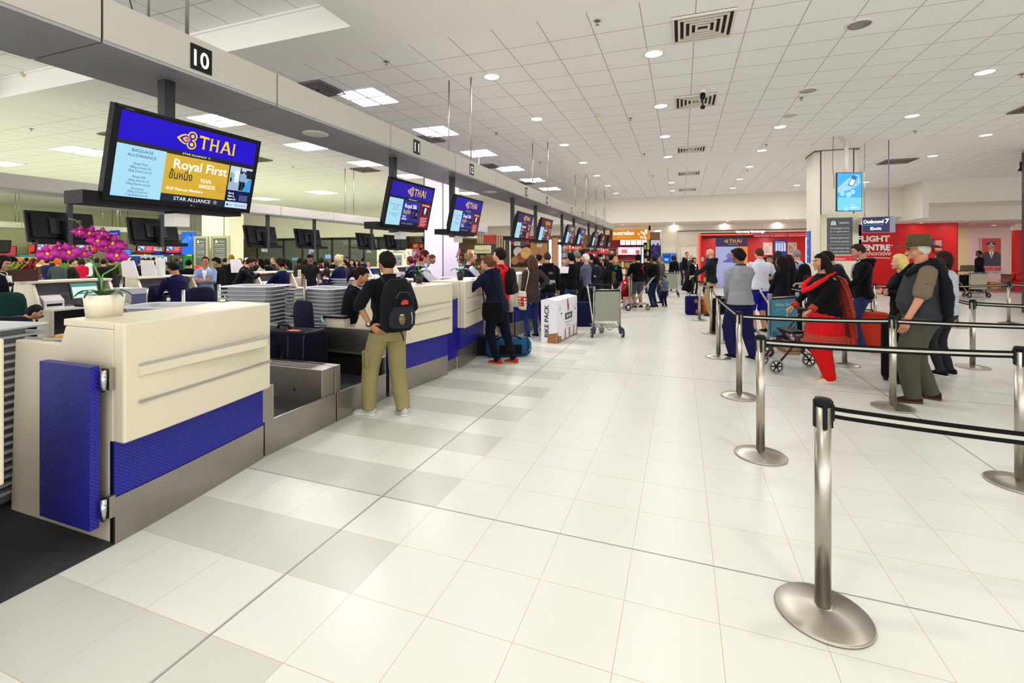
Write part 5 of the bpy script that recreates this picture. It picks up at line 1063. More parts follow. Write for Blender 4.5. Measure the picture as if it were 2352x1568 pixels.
def finish_skins():
    dg = bpy.context.evaluated_depsgraph_get(); dg.update()
    new = []
    for o, wr, ws, extra, seed in PEND: new.append(bpy.data.meshes.new_from_object(o.evaluated_get(dg)))
    for (o, wr, ws, extra, seed), me in zip(PEND, new):
        n = len(me.vertices)
        if n and wr:
            co = np.empty(n*3); me.vertices.foreach_get('co', co); co = co.reshape(-1, 3); no = np.empty(n*3); me.vertices.foreach_get('normal', no); no = no.reshape(-1, 3)
            r = np.random.RandomState(seed); d = np.zeros(n); q = co+.04*np.sin(co[:, [1, 2, 0]]*7+seed)
            for k in range(7):
                w = r.normal(size=3); w /= np.linalg.norm(w); w[2] *= 1.2; f = ws*(1+.5*k); d += (1-2*np.abs(np.sin(q@w*f+r.uniform(0, 6))))/(1.2+.45*k)
            co += no*(d*wr*.38)[:, None]; me.vertices.foreach_set('co', co.ravel())
        me.polygons.foreach_set('use_smooth', [True]*len(me.polygons))
        if extra:      # hands and other fine pieces welded in after the skinning pass
            bm = bmesh.new(); bm.from_mesh(me); g = extra; vs = [bm.verts.new(v) for v in g.v]
            for f in g.f:
                try: q = bm.faces.new([vs[i] for i in f]); q.smooth = True
                except ValueError: pass
            bm.to_mesh(me); bm.free()
        mats = [s for s in o.data.materials]
        if not len(me.materials):
            for m in mats: me.materials.append(m)
        me.update(); o.modifiers.clear(); old = o.data; o.data = me; me.name = o.name; bpy.data.meshes.remove(old)
    PEND.clear()
def hand(g, w, fwd, palm_n, side, m, k=1., curl=.5, fat=1.):
    """w wrist, fwd pointing to the fingers, palm_n out of the palm, side +1 when the thumb is along fwd x palm_n"""
    f = Vector(fwd).normalized(); n = Vector(palm_n); n = (n-f*n.dot(f)).normalized(); s = f.cross(n)*side; w = Vector(w)
    def ring(c, a, b, q=10): return [c+s*a*math.cos(i*2*PI/q)+n*b*math.sin(i*2*PI/q) for i in range(q)]
    K = k; g.rings([ring(w-f*.03*K, .026*K*fat, .022*K*fat), ring(w+f*.015*K, .027*K*fat, .02*K), ring(w+f*.05*K, .038*K*fat, .018*K), ring(w+f*.09*K, .041*K*fat, .015*K), ring(w+f*.1*K, .036*K, .011*K)], m)
    for i, (o, l, r) in enumerate([(.029, .072, .0092), (.0105, .082, .0096), (-.009, .076, .0092), (-.0275, .06, .0082)]):
        a = curl*(.35+.08*i); p = w+f*.09*K+s*o*K; P = [p-f*.02*K, p]; ang = a*.6; R = [r*K*fat]*2
        for j, seg in enumerate((.44, .31, .25)):
            ang += a*(.9 if j else .6); d = f*math.cos(ang)+n*math.sin(ang)+s*(o*.9*(1-curl)); P.append(P[-1]+d*l*seg*K); R.append(r*K*fat*(1-.1*(j+1)))
        P, R = rround(P, R); g.tube(P, R, m, 8)
    p = w+f*.02*K+s*.024*K; P = [p, p+(f*.55+s*.75+n*.25)*.035*K, p+(f*.85+s*.55+n*.3)*.07*K, p+(f*.95+s*.3+n*.35)*.095*K]
    P, R = rround(P, [.0135*K*fat, .0125*K*fat, .0105*K, .009*K]); g.tube(P, R, m, 8)
ARM = {  # wrist target (x outwards), elbow pole, finger direction, palm normal; for the right side
    'down': ((.235, .03, .83), (.3, -1, 0), (0, .12, -1), (-1, 0, 0), .5), 'hip': ((.185, -.04, 1.03), (1, -.45, 0), (-.6, -.6, -.2), (-.7, .5, 0), .4),
    'cross': ((-.02, .235, 1.17), (.6, .1, -1), (-1, .1, .1), (0, -1, 0), .5), 'clasp': ((.055, .24, .95), (1, -.3, -.2), (-.6, .6, -.4), (-.5, -.6, 0), .8),
    'desk': ((.14, .42, 1.02), (.6, -.2, -1), (-.2, 1, -.1), (0, 0, -1), .4), 'back': ((.07, -.2, .95), (1, -.4, 0), (-.7, -.2, -.6), (0, 1, 0), .7),
    'phone': ((.09, .3, 1.2), (.7, 0, -1), (-.5, .6, .5), (-.3, -.5, .6), .9), 'push': ((.23, .42, 1.0), (.5, -.5, -1), (0, 1, -.1), (0, 0, -1), 1.1),
    'lean': ((.1, .5, 1.27), (.8, .1, -.9), (-.7, .7, 0), (0, 0, -1), .5), 'reach': ((.2, .55, 1.22), (.3, 0, -1), (0, 1, -.2), (0, 0, -1), .5),
    'fold': ((-.03, .2, 1.02), (.9, .2, -.6), (-1, .2, 0), (0, -1, 0), .6)}
def person(x, y, rz, label, h=1.7, top='#20222a', bottom='#22263a', shoes='#18161a', skinc='#c58f6e', hair='#17110f', hs='short', L='down', R='down', lean=0., yaw=0., pitch=0., det=1,
           sleeve='long', bot='trousers', hem=.86, fat=1., fem=False, belly=0., seat=None, stance=(.1, 0., .1, 0.), toe=(0, 0), collar=None, inner=None, glasses=False, name='person', kind=None,
           group=None, fit=1., wr=.007, hood=False, twist=0., z0=0., cuff=None, tie=None, sole='#d8d4cc', brow=True, lap=False, hat=None, cat='person'):
    k = h/1.75; t = empty(name, (x, y, z0), rz, label, cat, group)
    vox = {2: .0085, 1: .0125, 0: .018}[det]*k; sm = {2: 3, 1: 2, 0: 1}[det]
    SK = mat(skinc, .55, kind='skin'); HM = mat(hair, .7, kind='hair', spec=.15); TM = cloth(top); BM_ = (denim if bot == 'jeans' else cloth)(bottom)
    hipz = .93 if seat is None else seat+.07; dz = hipz-.93; TW = math.radians(twist)
    def bend(p):        # p in standing coordinates
        p = Vector(p); u = max(0, min(1, (p.z-.92)/.32)); a = -math.radians(lean)*u; q = p-v3(0, 0, .93)
        c, s = math.cos(a), math.sin(a); q = v3(q.x, q.y*c-q.z*s, q.y*s+q.z*c)
        b = TW*u; c, s = math.cos(b), math.sin(b); q = v3(q.x*c-q.y*s, q.x*s+q.y*c, q.z)
        return (q+v3(0, 0, .93+dz))*k
    sw = (.165 if fem else .185)*(1+.25*(fat-1)); wf = fat
    prof = [(.80, .12, .09, -.005), (.86, .155, .115, -.01), (.93, .17, .12, -.012), (1.0, .163, .113, 0), (1.08, .142 if not fem else .128, .102, .005), (1.18, .15 if not fem else .132, .108, .008), (1.28, .168 if not fem else .146, .12, .01),
            (1.36, .172 if not fem else .15, .112, 0), (1.42, .15 if not fem else .13, .09, -.008), (1.455, .10, .07, -.01), (1.49, .062, .06, -.008)]
    def torso(infl, z_from, z_to, ext=None):
        out = []; pr = [p for p in prof if z_from-.001 <= p[0] <= z_to+.001]
        if z_from < pr[0][0]-.01: a = pr[0]; pr = [(z_from, a[1]+(.02 if ext is None else ext), a[2]+(.02 if ext is None else ext), a[3])]+pr
        for z, rx, ry, yo in pr:
            bl = belly*math.exp(-((z-1.08)/.14)**2); rr = []
            for q in range(24):
                a = q*2*PI/24; X = math.cos(a)*(rx*wf+infl+bl*.45); Y = math.sin(a)*(ry*wf+infl+(bl*.8))+yo+(bl*.6)
                if fem and abs(z-1.27) < .09 and math.sin(a) > 0: Y += .035*math.sin(a)*max(0, 1-abs(z-1.27)/.09)*(1 if abs(math.cos(a)) < .8 else .3)
                rr.append(bend((X, Y, z)))
            out.append(rr)
        return out
    # joints
    sh = {s: bend((s*sw, -.005, 1.405)) for s in (-1, 1)}
    hip = {s: v3(s*.088*k*wf**.5, 0, (hipz-.03)*k) for s in (-1, 1)}
    ft = {-1: v3(-stance[0]*k, stance[1]*k, .085*k), 1: v3(stance[2]*k, stance[3]*k, .085*k)}
    if seat is not None:
        for s in (-1, 1): ft[s] = v3(s*.13*k, .42*k, .085*k)
    ank, knee, elb, wri, hd = {}, {}, {}, {}, {}
    for s in (-1, 1):
        knee[s], ank[s] = ik(hip[s], ft[s], .435*k, .42*k, (s*.12, 1, .0) if seat is None else (0, .7, 1))
        pr = R if s == 1 else L
        ov = None
        if not isinstance(pr, str): pr, ov = pr
        T, pole, fd, pn, cu = ARM[pr]; T = Vector(ov or T)
        elb[s], wri[s] = ik(sh[s], v3(T.x*s, T.y, T.z+(dz if seat is not None else 0))*k, .285*k*(.95 if fem else 1), .25*k*(.95 if fem else 1), (pole[0]*s, pole[1], pole[2]))
        hd[s] = (v3(fd[0]*s, fd[1], fd[2]), v3(pn[0]*s, pn[1], pn[2]), cu)
    a_r = (.86 if fem else 1.)*(1+.6*(fat-1))
    # head frame
    nb = bend((0, -.005, 1.47)); ax = bend((0, .02, 1.56)) ; HR = Euler((math.radians(-lean*.45+pitch)*1, 0, math.radians(yaw)+TW)).to_matrix()
    hc = ax+HR @ v3(0, .01, .075)*k
    def H(p): return hc+HR @ (Vector(p)*k)
    def headpt(th, ph):   # th: 0 front, ph elevation
        c = math.cos(ph); X = math.sin(th)*c; Y = math.cos(th)*c; Z = math.sin(ph)
        rx, ry, rz_ = .074, .094, .116
        x_, y_, z_ = X*rx, Y*ry, Z*rz_
        if Z < 0:
            x_ *= 1-.34*Z*Z; y_ *= 1-.22*Z*Z
            if Y > 0: y_ += .014*(-Z)*Y
            else: y_ *= 1-.25*(-Z); z_ *= .86
        if Y < 0: y_ *= 1.05; x_ *= 1.0
        if Y > .6 and -.25 < Z < .25: y_ -= .004*math.cos(Z*6)
        return v3(x_, y_, z_)
    g = MB()
    n = 24; g.rings([[H(headpt(q*2*PI/n, -PI/2*.99+PI*.99*i/14)) for q in range(n)] for i in range(15)][::1], SK)
    g.v = g.v
    # nose, brow, chin, ears, neck
    g.tube([H((0, .082, .018)), H((0, .098, -.005)), H((0, .108, -.026)), H((0, .094, -.036))], [.007*k, .0095*k, .0135*k, .009*k], SK, 8)
    g.ell(H((0, .082, -.088)), (.024*k, .016*k, .017*k), SK, 8, HR); g.ell(H((0, .085, -.056)), (.024*k, .011*k, .011*k), SK, 8, HR)
    for s in (-1, 1):
        g.ell(H((s*.03, .079, .024)), (.02*k, .01*k, .007*k), SK, 8, HR); g.ell(H((s*.044, .058, -.03)), (.022*k, .02*k, .026*k), SK, 8, HR)
        g.ell(H((s*.076, -.004, -.012)), (.009*k, .019*k, .032*k), SK, 10, HR)
    nr = (.047 if fem else .058)*k*(1+.3*(fat-1)); g.tube([nb-v3(0, 0, .06*k), nb+(ax-nb)*.4, H((0, -.015, -.05))], [nr*1.15, nr, nr*.98], SK, 16)
    nf = len(g.v)
    if det >= 1:
        for r_ in [torso(-.004, .86, 1.49)]: g.rings(r_, SK)
    else: g.rings(torso(-.004, 1.0, 1.49), SK)
    for s in (-1, 1):
        P, Rr = chain([sh[s], elb[s], wri[s]], [.05*k*a_r, .04*k*a_r, .027*k*a_r]); 
        Rr = [r*(1+.1*math.sin(PI*i/(len(Rr)-1)*2))*(.86 if sleeve == 'long' else 1) for i, r in enumerate(Rr)]; g.tube(*rround(P, Rr), SK, 12)
        if det >= 1 or bot in ('shorts', 'skirt'):
            lg = 1. if bot in ('shorts', 'skirt') else .72; P, Rr = chain([hip[s], knee[s], ank[s]], [.078*k*fat*lg, .056*k*fat*lg, .038*k*lg]); Rr = [r*(1+(.2*math.sin((i/len(Rr)-.5)*2*PI) if i > len(Rr)*.5 and bot in ('shorts', 'skirt') else 0)) for i, r in enumerate(Rr)]
            g.tube(*rround(P, Rr), SK, 12)
    hx = MB()
    for s in (-1, 1):
        fa = (wri[s]-elb[s]).normalized(); fd, pn, cu = hd[s]; hand(hx, wri[s], (fa*.7+fd.normalized()*.6), pn, -s if False else (1 if (((fa+fd).cross(pn)).dot(v3(-s, .6, .6)) > 0) else -1), SK, k*(.93 if fem else 1.02), cu)
    skin(g, 'body', t, vox*.92, sm, extra=hx)
    # face details
    if det >= 1 or brow:
        if det == 2 or (det == 1 and brow):
            g = MB()
            for s in (-1, 1): g.ell(H((s*.03, .0795, .006)), (.0125*k, .0075*k, .0065*k), mat('#e8e2da', .25), 10, HR); g.ell(H((s*.03, .0862, .0055)), (.006*k, .002*k, .006*k), mat('#1c120e', .2), 10, HR)
            g.build('eyes', t)
            g = MB()
            for s in (-1, 1): g.tube([H((s*.012, .0925, .026)), H((s*.03, .0905, .033)), H((s*.05, .076, .026))], [.003*k, .0042*k, .002*k], HM, 6)
            g.build('eyebrows', t)
            g = MB(); g.tube([H((-.023, .0885, -.058)), H((-.008, .0975, -.055)), H((.008, .0975, -.055)), H((.023, .0885, -.058))], [.0025*k, .0048*k, .0048*k, .0025*k], mat('#a85a4e' if fem else '#9c6654', .5), 6); g.build('lips', t)
    if glasses:
        gm = mat('#2a1c18', .3) if glasses != 'sun' else mat('#8a7a50', .3, 1.); g = MB()
        for s in (-1, 1):
            C = [H((s*.031+.021*math.cos(a*PI/6), .096, .004+.015*math.sin(a*PI/6))) for a in range(12)]; g.tube(C, .0018*k, gm, 5, closed=True)
            g.tube([H((s*.052, .094, .01)), H((s*.078, .05, .01)), H((s*.08, .0, .005))], .002*k, gm, 5)
            if glasses == 'sun': g.add([c for c in C], [tuple(range(12))], mat('#08080c', .08)); g.add([c-HR@v3(0, .003, 0) for c in C], [tuple(range(12))[::-1]], mat('#08080c', .08))
        g.tube([H((-.011, .098, .006)), H((.011, .098, .006))], .002*k, gm, 5); g.build('sunglasses' if glasses == 'sun' else 'glasses', t)
    # hair ---------------------------------------------------------
    if hs != 'bald' and hs != 'none':
        g = MB(); thick = {'crop': .010, 'short': .013, 'thick': .024, 'bob': .02, 'long': .016, 'pony': .012, 'bun': .014, 'wavy': .024, 'ring': .01, 'scarf': .014, 'blonde': .02}.get(hs, .014)
        def hr(th, ph):
            p = headpt(th, ph); front = math.cos(th); el = ph
            line = .55 if hs not in ('crop', 'ring') else .68          # elevation of the hairline at the forehead
            if hs == 'scarf': line = .62
            low = {'crop': -.6, 'short': -.8, 'thick': -.85, 'ring': -.5}.get(hs, -.95); es = -.05
            if front > .5: lim = line
            elif front > .2: lim = line+(es-line)*(.5-front)/.3
            elif front > -.12: lim = es-.1*(front < .0)
            elif front > -.38: lim = es-.1+(low-es+.1)*(-.12-front)/.26
            else: lim = low
            if hs in ('bob', 'long', 'wavy', 'blonde', 'scarf') and front < .45: lim = -1.2
            w = max(0, min(1, (el-lim)/.16+.5)); f = 1+(thick*w)/p.length if w > 0 else 1
            if hs == 'ring' and el > .75: w = 0; f = 1
            if w <= .02: f = .9
            if hs in ('thick', 'wavy') and w > .5: f += .03*math.sin(th*5+el*7)
            if hs in ('short', 'thick', 'bob', 'pony') and w > .3: f += .07*max(0, -front)*max(0, math.cos(el-.2))*w
            if front > .2 and el > line and hs in ('thick', 'bob', 'long', 'short'): f += .02*math.sin(th*9)
            return p*f
        n = 32; g.rings([[H(hr(q*2*PI/n, -PI/2*.99+PI*.99*i/20)) for q in range(n)] for i in range(21)], HM)
        def mass(pts, rad, flat=1.): P, Rr = chain([H(p) for p in pts], [r*k for r in rad], 4); g.tube(*rround(P, Rr), HM, 12, flat=flat)
        if hs == 'pony': mass([(0, -.09, .03), (0, -.135, .0), (0, -.14, -.08), (0, -.12, -.16)], [.022, .032, .03, .012])
        if hs == 'bun': g.ell(H((0, -.095, .055)), (.045*k, .04*k, .042*k), HM, 12, HR)
        if hs in ('bob', 'blonde'):
            for s in (-1, 0, 1): mass([(s*.06, -.03-.04*(s == 0), .03), (s*.078, -.03-.05*(s == 0), -.05), (s*.07, -.02-.05*(s == 0), -.125)], [.045, .045, .026])
        if hs in ('long', 'wavy'):
            for s in (-.9, 0, .9): mass([(s*.055, -.04-.035*(s == 0), .03), (s*.085, -.06-.03*(s == 0), -.08), (s*.09, -.085-.02*(s == 0), -.2), (s*.07, -.1, -.32 if hs == 'long' else -.22)], [.05, .055, .05, .022], .8)
        if hs == 'thick': g.ell(H((0, .03, .095)), (.066*k, .07*k, .035*k), HM, 12, HR)
        skin(g, 'headscarf' if hs == 'scarf' else 'hair', t, vox*.85, 2, .006 if det else .003, 22, seed=3)
    if hood: 
        g = MB()
        if hood == 'up': g.rings([[H(headpt(q*PI/12, -1.2+2.75*i/12)*1.2+v3(0, -.012, 0)) for q in range(24)] for i in range(13)], TM)
        else: g.tube([bend((.10, .05, 1.47)), bend((.105, -.04, 1.48)), bend((.05, -.12, 1.47)), bend((-.05, -.12, 1.47)), bend((-.105, -.04, 1.48)), bend((-.10, .05, 1.47))], [.018*k, .035*k, .05*k, .05*k, .035*k, .018*k], TM, 12); g.ell(bend((0, -.115, 1.41)), (.09*k, .04*k, .08*k), TM, 14)
        skin(g, 'hood', t, vox, 3, .004, 12)
    if hat:
        g = MB(); R0 = HR.to_4x4()
        if hat[0] == 'cap':
            hm = cloth(hat[1]); g.rings([[H((math.sin(a*PI/12)*r, math.cos(a*PI/12)*r*1.2-.002, z)) for a in range(24)][::-1] for r, z in ((.086, .045), (.087, .07), (.08, .105), (.055, .13), (.01, .137))], hm)
            g.rings([[H((math.sin(a*PI/12)*r, .09+math.cos(a*PI/12)*r*.9, z)) for a in range(24)][::-1] for r, z in ((.06, .046), (.066, .05), (.06, .055))], hm)
        elif hat[0] == 'fedora':
            hm = mat(hat[1], .85, bump=.3, bscale=200); rr_ = []
            for r, z in ((.09, .043), (.15, .035), (.165, .031), (.17, .035), (.165, .04), (.1, .055), (.096, .07), (.092, .13), (.084, .165), (.06, .175), (.02, .16)):
                rr_.append([H((math.sin(a*PI/16)*r*(1 if z < .08 else 1-.1*abs(math.sin(a*PI/16))), math.cos(a*PI/16)*r*1.15, z+(.02*math.sin(a*PI/16)**2 if r > .12 else 0)-(.012*math.cos(a*PI/16)**4 if r > .12 else 0))) for a in range(32)][::-1])
            g.rings(rr_, hm); g.build('hat', t)
            g = MB(); g.rings([[H((math.sin(a*PI/16)*r*(1-.05*abs(math.sin(a*PI/16))), math.cos(a*PI/16)*r*1.15, z)) for a in range(32)][::-1] for r, z in ((.097, .056), (.099, .058), (.097, .08), (.09, .081))], mat('#2a2010', .7)); g.build('hat_band', t); g = None
        if g: g.build('cap', t)
    # top ------------------------------------------------------------
    I = {'tee': .010, 'long': .014}.get(sleeve, .014)*fit+.004
    g = MB(); he = min(hem, .86)
    rg = torso(I, max(hem, .86) if hem >= .86 else .86, 1.49)
    if hem < .86 and seat is None:
        n_ = 4
        lo = [[v3(p.x*(1+.10*i/n_)*1., p.y*(1+.10*i/n_), (.86+(hem-.86)*i/n_)*k) for p in rg[0]] for i in range(n_, 0, -1)]; rg = lo+rg
    rg = rg[:-1]+[[bend((0, -.005, 1.475))+(p-bend((0, -.005, 1.475)))*.95 for p in rg[-1]]] if collar is None else rg
    g.rings(rg, TM)
    for s in (-1, 1):
        if sleeve == 'none': continue
        a0 = sh[s]; f_ = fit
        if sleeve == 'long': pts, rd = [a0, elb[s], wri[s]], [.062*a_r*f_, .052*a_r*f_, .036*f_]
        elif sleeve == 'roll': m_ = elb[s].lerp(wri[s], .18); pts, rd = [a0, elb[s], m_], [.063*a_r*f_, .056*a_r*f_, .056*f_]
        else: m_ = a0.lerp(elb[s], .72); pts, rd = [a0, m_], [.062*a_r*f_, .06*a_r*f_]
        P, Rr = chain(pts, [r*k for r in rd]); g.tube(P, Rr, TM, 14)
        q_ = a_r**.5*f_**.5*k; g.ell(a0+v3(-s*.02*k, 0, .002), (.062*q_, .06*q_, .056*q_), TM, 12)
        if len(pts) > 2: g.ell(elb[s], (rd[1]*k,)*3, TM, 10)
        if sleeve == 'roll': P2 = [m_+(elb[s]-m_)*.25, m_]; g.tube(P2, [.062*k, .06*k], TM, 14)
    topo = skin(g, 'jacket' if sleeve in ('long', 'roll') and (inner or hood) else 'shirt', t, vox, sm, wr if det else wr*.5, 11, seed=int(x*37+y*11) % 999)
    if inner:      # shirt seen in the opening of the jacket
        g = MB(); IM = cloth(inner); g.add([bend(p) for p in ((-.052, .108*wf+I*.9+.012+belly, 1.42), (.052, .108*wf+I*.9+.012+belly, 1.42), (.035, .128*wf+I+.016+belly, 1.30), (.008, .125*wf+I+.016+belly, 1.16), (-.008, .125*wf+I+.016+belly, 1.16), (-.035, .128*wf+I+.016+belly, 1.30), (.0, .08, 1.35))], [(0, 5, 4, 3, 2, 1), (0, 6, 5), (5, 6, 4), (4, 6, 3), (3, 6, 2), (2, 6, 1), (1, 6, 0)], IM)
        for s in (-1, 1): g.tube([bend((s*.07, -.02, 1.485)), bend((s*.066, .05, 1.465)), bend((s*.02, .105, 1.42))], [.012*k, .013*k, .008*k], IM, 8)
        g.build('inner_shirt', t)
        if tie: g = MB(); g.tube([bend((0, .125+belly, 1.42)), bend((0, .15+belly, 1.33)), bend((0, .15+belly, 1.18))], [.012*k, .016*k, .02*k], cloth(tie), 8, flat=.4); g.build('tie', t)
    if collar: g = MB(); g.tube([bend((.03, .085, 1.45)), bend((.068, .03, 1.485)), bend((.06, -.05, 1.5)), bend((0, -.075, 1.505)), bend((-.06, -.05, 1.5)), bend((-.068, .03, 1.485)), bend((-.03, .085, 1.45))], .014*k, cloth(collar), 8); g.build('collar', t)
    # bottom ---------------------------------------------------------
    g = MB(); z1 = 1.02
    rg = []
    for z, rx, ry, yo in [(.80, .13, .10, -.01)]+[p for p in prof if .86 <= p[0] <= 1.02]:
        rg.append([v3(math.cos(q*PI/12)*(rx*wf+.008+belly*.2), math.sin(q*PI/12)*(ry*wf+.008+belly*.3)+yo+belly*.25, z+dz)*k for q in range(24)])
    if bot == 'skirt':
        a = rg[0]; rg = [[v3(p.x*1.05, p.y*1.1, (.52)*k) for p in a], [v3(p.x*1.12, p.y*1.15, .66*k) for p in a]]+rg
        g.rings(rg, BM_)
    else:
        g.rings(rg, BM_)
        for s in (-1, 1):
            lw = {'trousers': 1., 'jeans': .96, 'shorts': 1.15, 'wide': 1.17, 'slim': .85}[bot]
            if bot == 'shorts': e = knee[s].lerp(ank[s], .06); pts, rd = [hip[s], knee[s], e], [.098*fat, .085*fat, .084*fat]
            else: e = ank[s]-v3(0, 0, .035*k); pts, rd = [hip[s], knee[s], e], [.092*fat, .068*fat*lw, .056*lw]
            P, Rr = chain(pts, [r*k*(lw if bot == 'wide' else 1) for r in rd]); g.tube([P[0]+v3(0, 0, .03*k)]+P, [Rr[0]*.9]+Rr, BM_, 16); g.ell(knee[s], (rd[1]*k*(lw if bot == 'wide' else 1),)*3, BM_, 10)
            if seat is not None: g.ell(hip[s], (.095*k,)*3, BM_, 12)
    skin(g, {'shorts': 'shorts', 'skirt': 'skirt'}.get(bot, 'trousers'), t, vox, sm, wr*.8 if det else .003, 10, seed=int(x*17+y*31) % 999)
    for s in (-1, 1):      # shoes
        a = math.radians(toe[0] if s == -1 else toe[1])*-s; c, s_ = math.cos(a), math.sin(a); b = ank[s]; g = MB(); sm_ = cloth(shoes) if sole else mat(shoes, .4)
        def Q(x_, y_, z_): return v3(b.x+(x_*c-y_*s_)*k, b.y+(x_*s_+y_*c)*k, (z_)*k if seat is None or True else 0)
        R1 = []
        for yy, w, zt_ in ((-.075, .022, .075), (-.066, .034, .09), (-.02, .038, .098), (.04, .042, .08), (.1, .048, .058), (.15, .044, .045), (.185, .025, .03)):
            R1.append([Q(w*math.cos(q*PI/6), yy, .016+max(0, (zt_-.016)*math.sin(q*PI/6))) if q <= 6 else Q(w*math.cos(q*PI/6), yy, .012) for q in range(12)])
        g.rings(R1[::-1], sm_); sh_o = g.build('shoe', t)
        if det >= 1:
            q_ = MB(); out = [(-.078, .018), (-.07, .036), (-.02, .041), (.05, .045), (.1, .051), (.15, .047), (.185, .028), (.192, .01)]; ring = [(w, y_) for y_, w in out]+[(-w, y_) for y_, w in out[::-1]]
            q_.rings([[Q(a_, b_, z_) for a_, b_ in ring] for z_ in (.001, .02)], mat(sole if sole else shoes, .6)); q_.build('sole', sh_o)
    t['_'] = 0; del t['_']
    return dict(t=t, bend=bend, H=H, k=k, wri=wri, elb=elb, sh=sh, hip=hip, knee=knee, ank=ank, vox=vox, HR=HR, hc=hc)
def to_world(p, t): c, s = math.cos(t.rotation_euler.z), math.sin(t.rotation_euler.z); return v3(p.x*c-p.y*s+t.location.x, p.x*s+p.y*c+t.location.y, p.z+t.location.z)
def backpack(P, label, col='#17181c', w=.17, d=.1, h=.23, col2='#24262c', straps=True, detail=0, drop=0.):
    """worn on the back of person P, still a thing of its own"""
    tt = P['t']; b = P['bend']; k = P['k']
    t = empty('backpack', tt.location, tt.rotation_euler.z, label, 'backpack'); g = MB(); m = cloth(col); rows = []
    for z, a in ((-1, .75), (-.8, .97), (-.3, 1.0), (.3, .95), (.75, .8), (1., .45)):
        zz = 1.2-drop+z*h; rows.append([b((math.cos(q*PI/12)*w*a*(1 if abs(math.sin(q*PI/12)) < .9 else .97), -.135-d*(.9 if a < .8 else 1)+math.copysign(abs(math.sin(q*PI/12))**.7, math.sin(q*PI/12))*d*a, zz)) for q in range(24)])
    g.rings(rows, m); skin(g, 'main_bag', t, P['vox'], 2, .006, 9, seed=8)
    g = MB(); rows = []
    for z, a in ((-1, .7), (-.8, 1), (.2, 1.), (.9, .7)):
        zz = 1.09-drop+z*h*.42; rows.append([b((math.cos(q*PI/12)*w*.78*a, -.14-2*d+math.sin(q*PI/12)*d*.45*a, zz)) for q in range(24)])
    g.rings(rows, cloth(col2)); skin(g, 'front_pocket', t, P['vox'], 2, .004, 12, seed=4)
    for s in (-1, 1):
        g = MB(); g.tube([b((s*.09, -.13, 1.42)), b((s*.1, -.06, 1.475)), b((s*.115, .06, 1.44)), b((s*.125, .125, 1.32)), b((s*.15, .08, 1.15)), b((s*.16, -.08, 1.06))], .02*k, cloth(col2), 8, flat=.4); g.build('strap', t)
    if detail:
        g = MB(); g.tube([b((s_*.09, -.17-2*d*1.02, z)) for s_, z in ((-.9, 1.28), (-.5, 1.34), (.5, 1.34), (.9, 1.28))], .004, mat('#3a3c40', .5), 6); g.tube([b((-.09, -.16-2*d, 1.36)), b((.0, -.2-2*d, 1.24)), b((.09, -.16-2*d, 1.36))], .003, BLACK, 6); g.build('bungee_cord', t)
        g = MB(); g.add([b(p) for p in ((-.045, -.215-2*d, 1.22), (.03, -.215-2*d, 1.22), (.035, -.21-2*d, 1.255), (-.0, -.2-2*d, 1.27), (-.04, -.21-2*d, 1.25))], [(4, 3, 2, 1, 0)], mat('#b01c24', .6)); g.build('red_emblem', t)
        g = MB(); g.tube([b((.07, -.2-2*d, 1.14)), b((.08, -.205-2*d, 1.08)), b((.075, -.2-2*d, 1.02))], .004, mat('#b8b8b4', .4), 6); g.build('zip', t)
        g = MB(); g.ell(b((-.03, -.205-2*d, 1.07)), (.035, .022, .05), mat('#6a5a3a', .15, alpha=.9), 12); g.build('pouch', t); g = MB(); g.ell(b((-.03, -.205-2*d, 1.115)), (.022, .012, .01), mat('#d8c040', .4), 8); g.build('pouch_slip', t)
        g = MB(); g.tube([b((.0, -.12, .95)), b((.01, -.13, .88))], .006, cloth('#101014'), 6); g.tube([b((.06, -.13, .96)), b((.1, -.15, .86)), b((.115, -.14, .8))], .012, cloth('#101014'), 6, flat=.4); g.build('hanging_strap', t)
    return t
def shoulder_bag(P, s, label, col, w=.16, h=.14, d=.05, drop=.3, strap=True, front=.0, cross=False, name='shoulder_bag', m=None):
    tt = P['t']; b = P['bend']; k = P['k']; t = empty(name, tt.location, tt.rotation_euler.z, label, 'bag'); m = m or cloth(col)
    zc = 1.3-drop-h; xc = s*(.235 if not cross else .16); g = MB(); rows = []
    for z, a in ((-1, .8), (-.85, 1), (0, 1.04), (.9, .95), (1, .85)):
        rows.append([b((xc+math.sin(q*PI/10)*d*a, front+math.cos(q*PI/10)*w*a, zc+z*h)) for q in range(20)])
    g.rings([r[::-1] for r in rows], m); skin(g, 'bag_body', t, P['vox'], 2, .005, 10, seed=5)
    if strap:
        top = (-s*.1 if cross else s*.13); g = MB()
        g.tube([b((xc, front-w*.8, zc+h*.9)), b((top, -.13, 1.40)), b((top, -.02, 1.495)), b((top, .1, 1.42)), b((xc, front+w*.8, zc+h*.9))], .014*k, m, 8, flat=.5); g.build('strap', t)
    return t
def face_dir(px_dx, depth): return 0
def toward(ang):      # heading seen from the camera: 0 = back to us (walking away), 90 = facing photo left, 180 = facing us, -90 = right
    return YAW+math.radians(ang)
